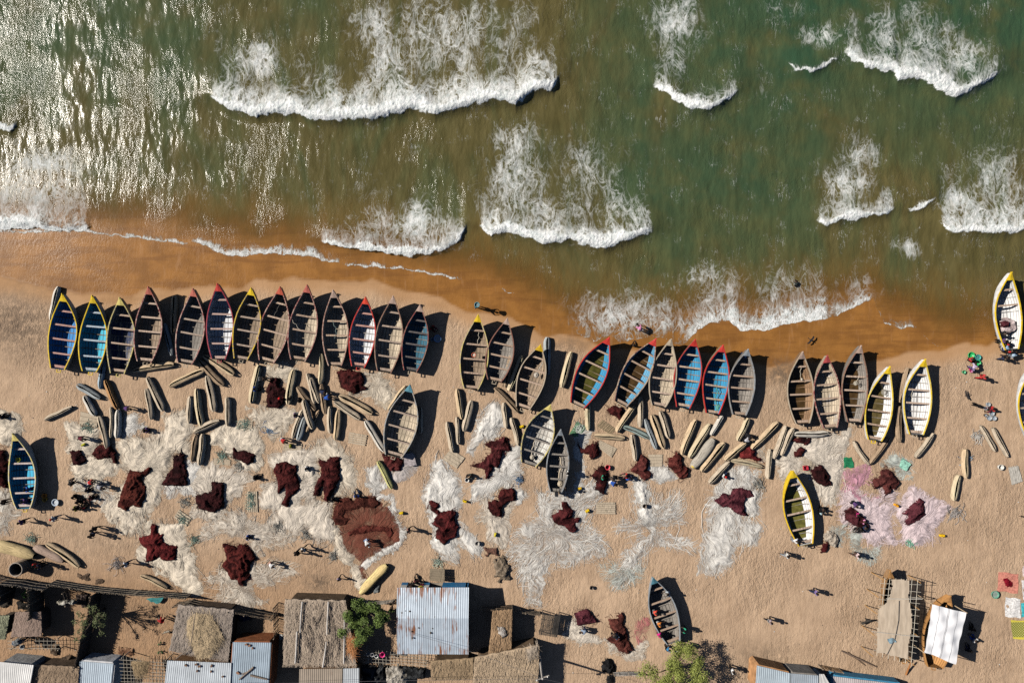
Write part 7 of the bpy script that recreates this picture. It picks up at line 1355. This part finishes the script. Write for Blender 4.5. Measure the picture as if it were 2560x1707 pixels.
# fences
reed_fence('L0', [(-20, 500), (125, 538), (270, 548), (410, 575), (550, 592)], 2.0, 'rough pole fence of the dark yard below the wicker bin', step=.05, seed=1, c=(.26, .22, .18), name='pole_fence')
reed_fence('L0', [(560, 556), (780, 590), (1010, 622), (1300, 650), (1600, 668), (1880, 690)], 1.5, 'long reed fence along the back of the beach at the left', seed=2, c=(.30, .25, .19), step=.026)
reed_fence('L0', [(130, 545), (150, 640), (132, 735)], 2.3, 'short reed fence on the left of the dark yard', seed=3, c=(.10, .085, .07), step=.03); reed_fence('L0', [(428, 590), (432, 720), (432, 860)], 2.3, 'short reed fence on the right of the dark yard', seed=4, c=(.12, .10, .08), step=.03)
reed_fence('L0', [(1000, 650), (975, 830), (905, 1060), (850, 1330)], 2.0, 'tall reed fence running down past the sparse tree', seed=5, c=(.14, .105, .08), step=.024); reed_fence('L0', [(700, 640), (730, 760)], 1.4, 'short fence panel behind the long reed fence', seed=6, c=(.15, .12, .1), step=.08)
reed_fence('L1', [(545, 800), (700, 830), (960, 880)], 1.9, 'open stick fence above the red mud walled hut', seed=7, c=(.20, .16, .12), step=.05, name='stick_fence'); reed_fence('L1', [(968, 775), (972, 930), (975, 1060)], 1.7, 'stick fence right of the red mud walled hut', seed=8, c=(.20, .15, .11), step=.10, name='stick_fence')
reed_fence('L1', [(1740, 740), (1950, 760), (2110, 745)], 1.0, 'low pole fence between the dark green tree and the tin roofed house', seed=9, c=(.36, .32, .27), step=.22, name='pole_fence'); reed_fence('L2', [(1500, 830), (1620, 845), (1760, 865)], 1.1, 'brushwood fence left of the slatted drying table', seed=10, c=(.20, .16, .12), step=.07, name='brush_fence')
reed_fence('L2', [(1195, 805), (1340, 810), (1490, 800)], 1.3, 'fence with brown brush in the shadow of the tin roofed house', seed=11, c=(.18, .13, .09), step=.07, name='brush_fence'); reed_fence('L3', [(715, 1455), (860, 1450), (960, 1455)], .9, 'white stick fence right of the black plastic bundle', seed=12, c=(.45, .42, .38), step=.09, name='stick_fence'); reed_fence('L4', [(960, 1385), (1060, 1405), (1160, 1420)], 1.0, 'low stick fence behind the mud walled hut at the bottom right', seed=13, c=(.35, .22, .12), step=.1, name='stick_fence')
reed_fence('L0', [(1760, 770), (1900, 745), (2050, 775), (2290, 815)], 1.5, 'stick fence along the top of the straw covered hut', seed=14, c=(.22, .18, .14), step=.14, name='stick_fence')
# wicker bin
bp = gp('L0', 262, 405); WB = thing('wicker_bin', bp, 0, 'round wicker storage bin, open at the top, at the left of the village', 'storage bin'); mb = MB(); rows = []
for k in range(13):
    z = 1.55*k/12; rr = .62+.05*math.sin(k*2.1); rows.append([(rr*math.cos(a), rr*math.sin(a), z) for a in np.linspace(0, 2*math.pi, 30, endpoint=False)])
mb.grid(rows, 0, True); mb.grid([[(x*.93, y*.93, z) for x, y, z in q] for q in rows], 0, True); mb.build('woven_wall', m_wood((.20, .15, .11)), WB); mb = MB(); mb.tube([(.62*math.cos(a), .62*math.sin(a), 1.56) for a in np.linspace(0, 2*math.pi, 31)], .05, 6); mb.build('rim', m_wood((.36, .31, .26)), WB)
# utility pole
bp = gp('L2', 1760, 1278); UP = thing('utility_pole', bp, 0, 'wooden utility pole with a white top fitting beside the wide thatched hut', 'utility pole'); mb = MB(); mb.tube([(0, 0, 0), (.02, 0, 2.5), (.05, -.02, 5.2)], [.13, .115, .09], 8); mb.build('shaft', m_wood((.40, .37, .34)), UP, True)
mb = MB(); mb.box((.05, -.02, 5.0), (1.3, .09, .09), .35); xa = mb.build('crossarm', m_wood((.3, .27, .24)), UP)
for dx in (-.5, 0, .5): mb = MB(); mb.lathe([(.03, 0), (.06, .04), (.04, .1), (.07, .14), (.01, .2)], (.05+dx*.94, -.02+dx*.33, 5.05), 8); mb.build('insulator', m_plastic((.65, .65, .63)), xa)
for tx, ty, tz_ in ((-48.5, -1.6, 4.6), (-12, 3.2, 3.1), (17, -4.5, 5)): mb = MB(); mb.tube([(tx*k/12+.05, ty*k/12-.02, 5.15+(tz_-5.15)*k/12-.5*math.sin(math.pi*k/12)) for k in range(13)], .012, 4); mb.build('wire', m_plastic((.12, .12, .13)), UP)
# black sheeting and junk on the rack
for poly, lab in (([(20, 1400), (90, 1385), (250, 1390), (245, 1500), (180, 1580), (30, 1580)], 'black plastic sheeting left of the junk pile at the bottom'), ([(395, 1405), (510, 1400), (640, 1420), (635, 1500), (520, 1510), (410, 1480)], 'black plastic sheeting right of the junk pile at the bottom')): heap('L2', poly, lab, (.015, .016, .018), (.07, .075, .08), .5, seed=70, group=None, cat='plastic sheeting', name='plastic_sheeting', z0=.5)
heap('L2', [(250, 1400), (390, 1380), (480, 1460), (470, 1580), (280, 1580)], 'pile of pale rags and boards between the black sheetings', (.20, .18, .15), (.58, .54, .48), .6, seed=71, group=None, cat='junk pile', name='junk_pile', z0=.5); heap('L0', [(225, 1090), (300, 1070), (320, 1120), (250, 1140)], 'grey bundle on the roof of the flat shack', (.12, .13, .14), (.28, .3, .31), .25, seed=72, group=None, cat='bundle', name='cloth_bundle', z0=1.85, rough=.1)
heap('L1', [(545, 880), (620, 850), (700, 870), (710, 930), (600, 950)], 'dark blue clothes hanging on the stick fence above the mud walled hut', (.008, .012, .03), (.03, .05, .11), .5, seed=73, group=None, cat='clothes', name='clothes_pile', z0=.6); heap('L1', [(975, 1090), (1015, 1085), (1020, 1140), (980, 1135)], 'white bags at the left corner of the large thatched hut', (.4, .4, .4), (.7, .7, .68), .3, seed=74, group=None, cat='bags', name='white_bags', z0=.2, rough=.05)
heap('L2', [(1340, 930), (1420, 940), (1450, 1020), (1400, 1060), (1350, 1000)], 'pale rubbish lying on the narrow brown shelter', (.25, .2, .17), (.6, .57, .53), .15, seed=75, group=None, cat='rubbish', name='rubbish', z0=1.95); heap('L2', [(140, 625), (190, 610), (180, 680), (135, 690)], 'grey plastic scrap by the overturned orange dugout', (.15, .17, .18), (.34, .36, .36), .15, seed=76, group=None, cat='scrap', name='plastic_scrap', rough=.08)
# trees
def tree(t, x, y, z, rad, h, n, c, label, seed, trunkc=(.16, .12, .09), leaf=.11, nclump=26, flat=.5, name='tree', branch=9, droop=0):
    r = random.Random(seed); cp = gp(t, x, y, z); bx = Vector((cp.x, cp.y, 0)); root = thing(name, bx, 0, label, 'tree'); tr = MB()
    fork = z*.45; tr.tube([(0, 0, -.05), (.05, .02, fork*.5), (0, 0, fork)], [.16*rad/2, .13*rad/2, .11*rad/2], 8); tr.build('trunk', m_wood(trunkc), root, True)
    cl = []
    for k in range(nclump): a = r.uniform(0, 6.283); q = math.sqrt(r.random())*rad*.88; zz = z-fork*0+r.uniform(-h, h)*(1-(q/rad)**2*.6)*.7; q *= r.uniform(.8, 1.22); cl.append(Vector((q*math.cos(a), q*math.sin(a)*r.uniform(.8, 1.05), zz)))
    lb = MB()
    for c0 in sorted(cl, key=lambda v: r.random())[:branch+8]: m1 = Vector((0, 0, fork)).lerp(c0, .5)+Vector((r.uniform(-.15, .15), r.uniform(-.15, .15), .1)); lb.tube([(0, 0, fork*.95), m1, c0], [.06*rad/2, .035, .014], 5)
    lb.build('limbs', m_wood(trunkc), root, True); V = []; F = []; T = []
    for k in range(n):
        c0 = cl[r.randrange(nclump)]; s = rad*r.uniform(.07, .25); d = Vector((r.gauss(0, 1), r.gauss(0, 1), r.gauss(0, 1)*flat)).normalized()*s*r.random()**.4; p = c0+d; nrm = (d.normalized()*.6+Vector((r.gauss(0, .5), r.gauss(0, .5), .8))).normalized(); u = nrm.cross(Vector((r.gauss(0, 1), r.gauss(0, 1), .1))).normalized(); w = nrm.cross(u); l = leaf*r.uniform(.6, 1.4); i = len(V)
        V += [p-u*l*.5, p-w*l*.28, p+u*l*.6-nrm*l*.12, p+w*l*.28]; F.append((i, i+1, i+2, i+3)); T += [min(1, max(0, r.gauss(.45, .22)))]*4
    npmesh('crown', [tuple(v) for v in V], F, m_leaf(c), {'tone': T}, False, None, (0, 0, 0), root)
tree('L1', 1800, 945, 3.2, 2.35, 1.3, 12000, (.09, .135, .03), 'dark green leafy tree between the large thatched hut and the tin roofed house', 1, leaf=.14, nclump=28)
tree('L3', 1330, 1500, 3.0, 3.1, 1.0, 15000, (.21, .24, .055), 'light green acacia at the bottom edge right of the black plastic bundle', 2, leaf=.11, nclump=46)
tree('L0', 850, 960, 3.0, 1.75, .9, 1500, (.10, .12, .05), 'sparse dry tree in the yard at the lower left', 3, leaf=.11, nclump=24, branch=14); tree('L0', 265, 720, .7, .5, .3, 420, (.10, .22, .03), 'small bright green bush in the dark yard', 4, leaf=.14, nclump=8, name='bush'); tree('L2', 310, 830, 1.2, .5, .4, 300, (.06, .09, .025), 'small dark bush left of the tin roofed house', 6, leaf=.13, nclump=8, name='bush')
for x, y, k in ((1570, 1195, 0), (1572, 1268, 1)): tree('L0', x, y, .25, .28, .12, 120, (.06, .14, .04), ['upper', 'lower'][k]+' of two little green plants in the yard left of the straw covered hut', 8+k, leaf=.12, nclump=5, name='plant')
# yard clutter
for poly, lab, c, hi, z0, nm in [
 ([(760, 500), (860, 505), (870, 560), (770, 555)], 'left brownish weed patch behind the long reed fence', (.10, .07, .05), (.2, .14, .1), 0, 'weed_patch'), ([(920, 550), (1000, 555), (1010, 600), (930, 600)], 'right brownish weed patch behind the long reed fence', (.10, .07, .05), (.2, .14, .1), 0, 'weed_patch'),
 ([(740, 700), (860, 680), (870, 800), (800, 830), (760, 780)], 'dark rubbish pile beside the sparse tree', (.03, .022, .02), (.12, .09, .08), .1, 'rubbish_pile'), ([(610, 740), (770, 735), (775, 770), (620, 775)], 'pale cloth strip hanging above the sparse tree', (.45, .42, .35), (.66, .64, .58), .9, 'cloth_strip'),
 ([(470, 1200), (560, 1200), (570, 1300), (480, 1280)], 'brown rubbish right of the cane rack at the lower left', (.08, .055, .04), (.22, .16, .11), .1, 'rubbish_pile'), ([(0, 600), (90, 620), (90, 800), (0, 830)], 'dark heap of old nets at the left edge of the yard', (.02, .018, .017), (.09, .075, .06), .1, 'rubbish_pile'),
 ([(1150, 1220), (1300, 1230), (1310, 1290), (1150, 1290)], 'row of mud bricks above the square cane frame', (.2, .1, .06), (.38, .24, .15), .05, 'brick_row'), ([(160, 770), (380, 780), (380, 850), (160, 850)], 'low black heap in the dark yard', (.01, .01, .01), (.05, .045, .04), .0, 'black_heap'), ([(610, 1300), (700, 1310), (690, 1390), (560, 1380)], 'dark brush between the thatched hut and the whitewashed hut', (.04, .03, .025), (.14, .10, .07), .2, 'brush_heap')]:  # the heap in the fenced yard is a plain near-black mound
    heap('L0', poly, lab, c, hi, .3, seed=81, group=None, cat=nm.replace('_', ' '), name=nm, z0=z0, rough=.3)
# litter
rl = random.Random(11); 
def litter():
    mb = MB()
    for k in range(420):
        x, y = rl.uniform(0, 2560), rl.uniform(900, 1700); p = gp('S', x, y, .02); s = rl.uniform(.025, .085); mb.box((p.x, p.y, .025), (s, s*rl.uniform(.5, 1), .02), rl.random()*3, rl.randrange(3))
    o = mb.build('litter', [m_plastic((.7, .7, .68)), m_plastic((.12, .10, .09)), m_plastic((.45, .38, .3))]); tag(o, 'bits of litter and shell scattered over the sand', None, None, 'stuff')
litter()
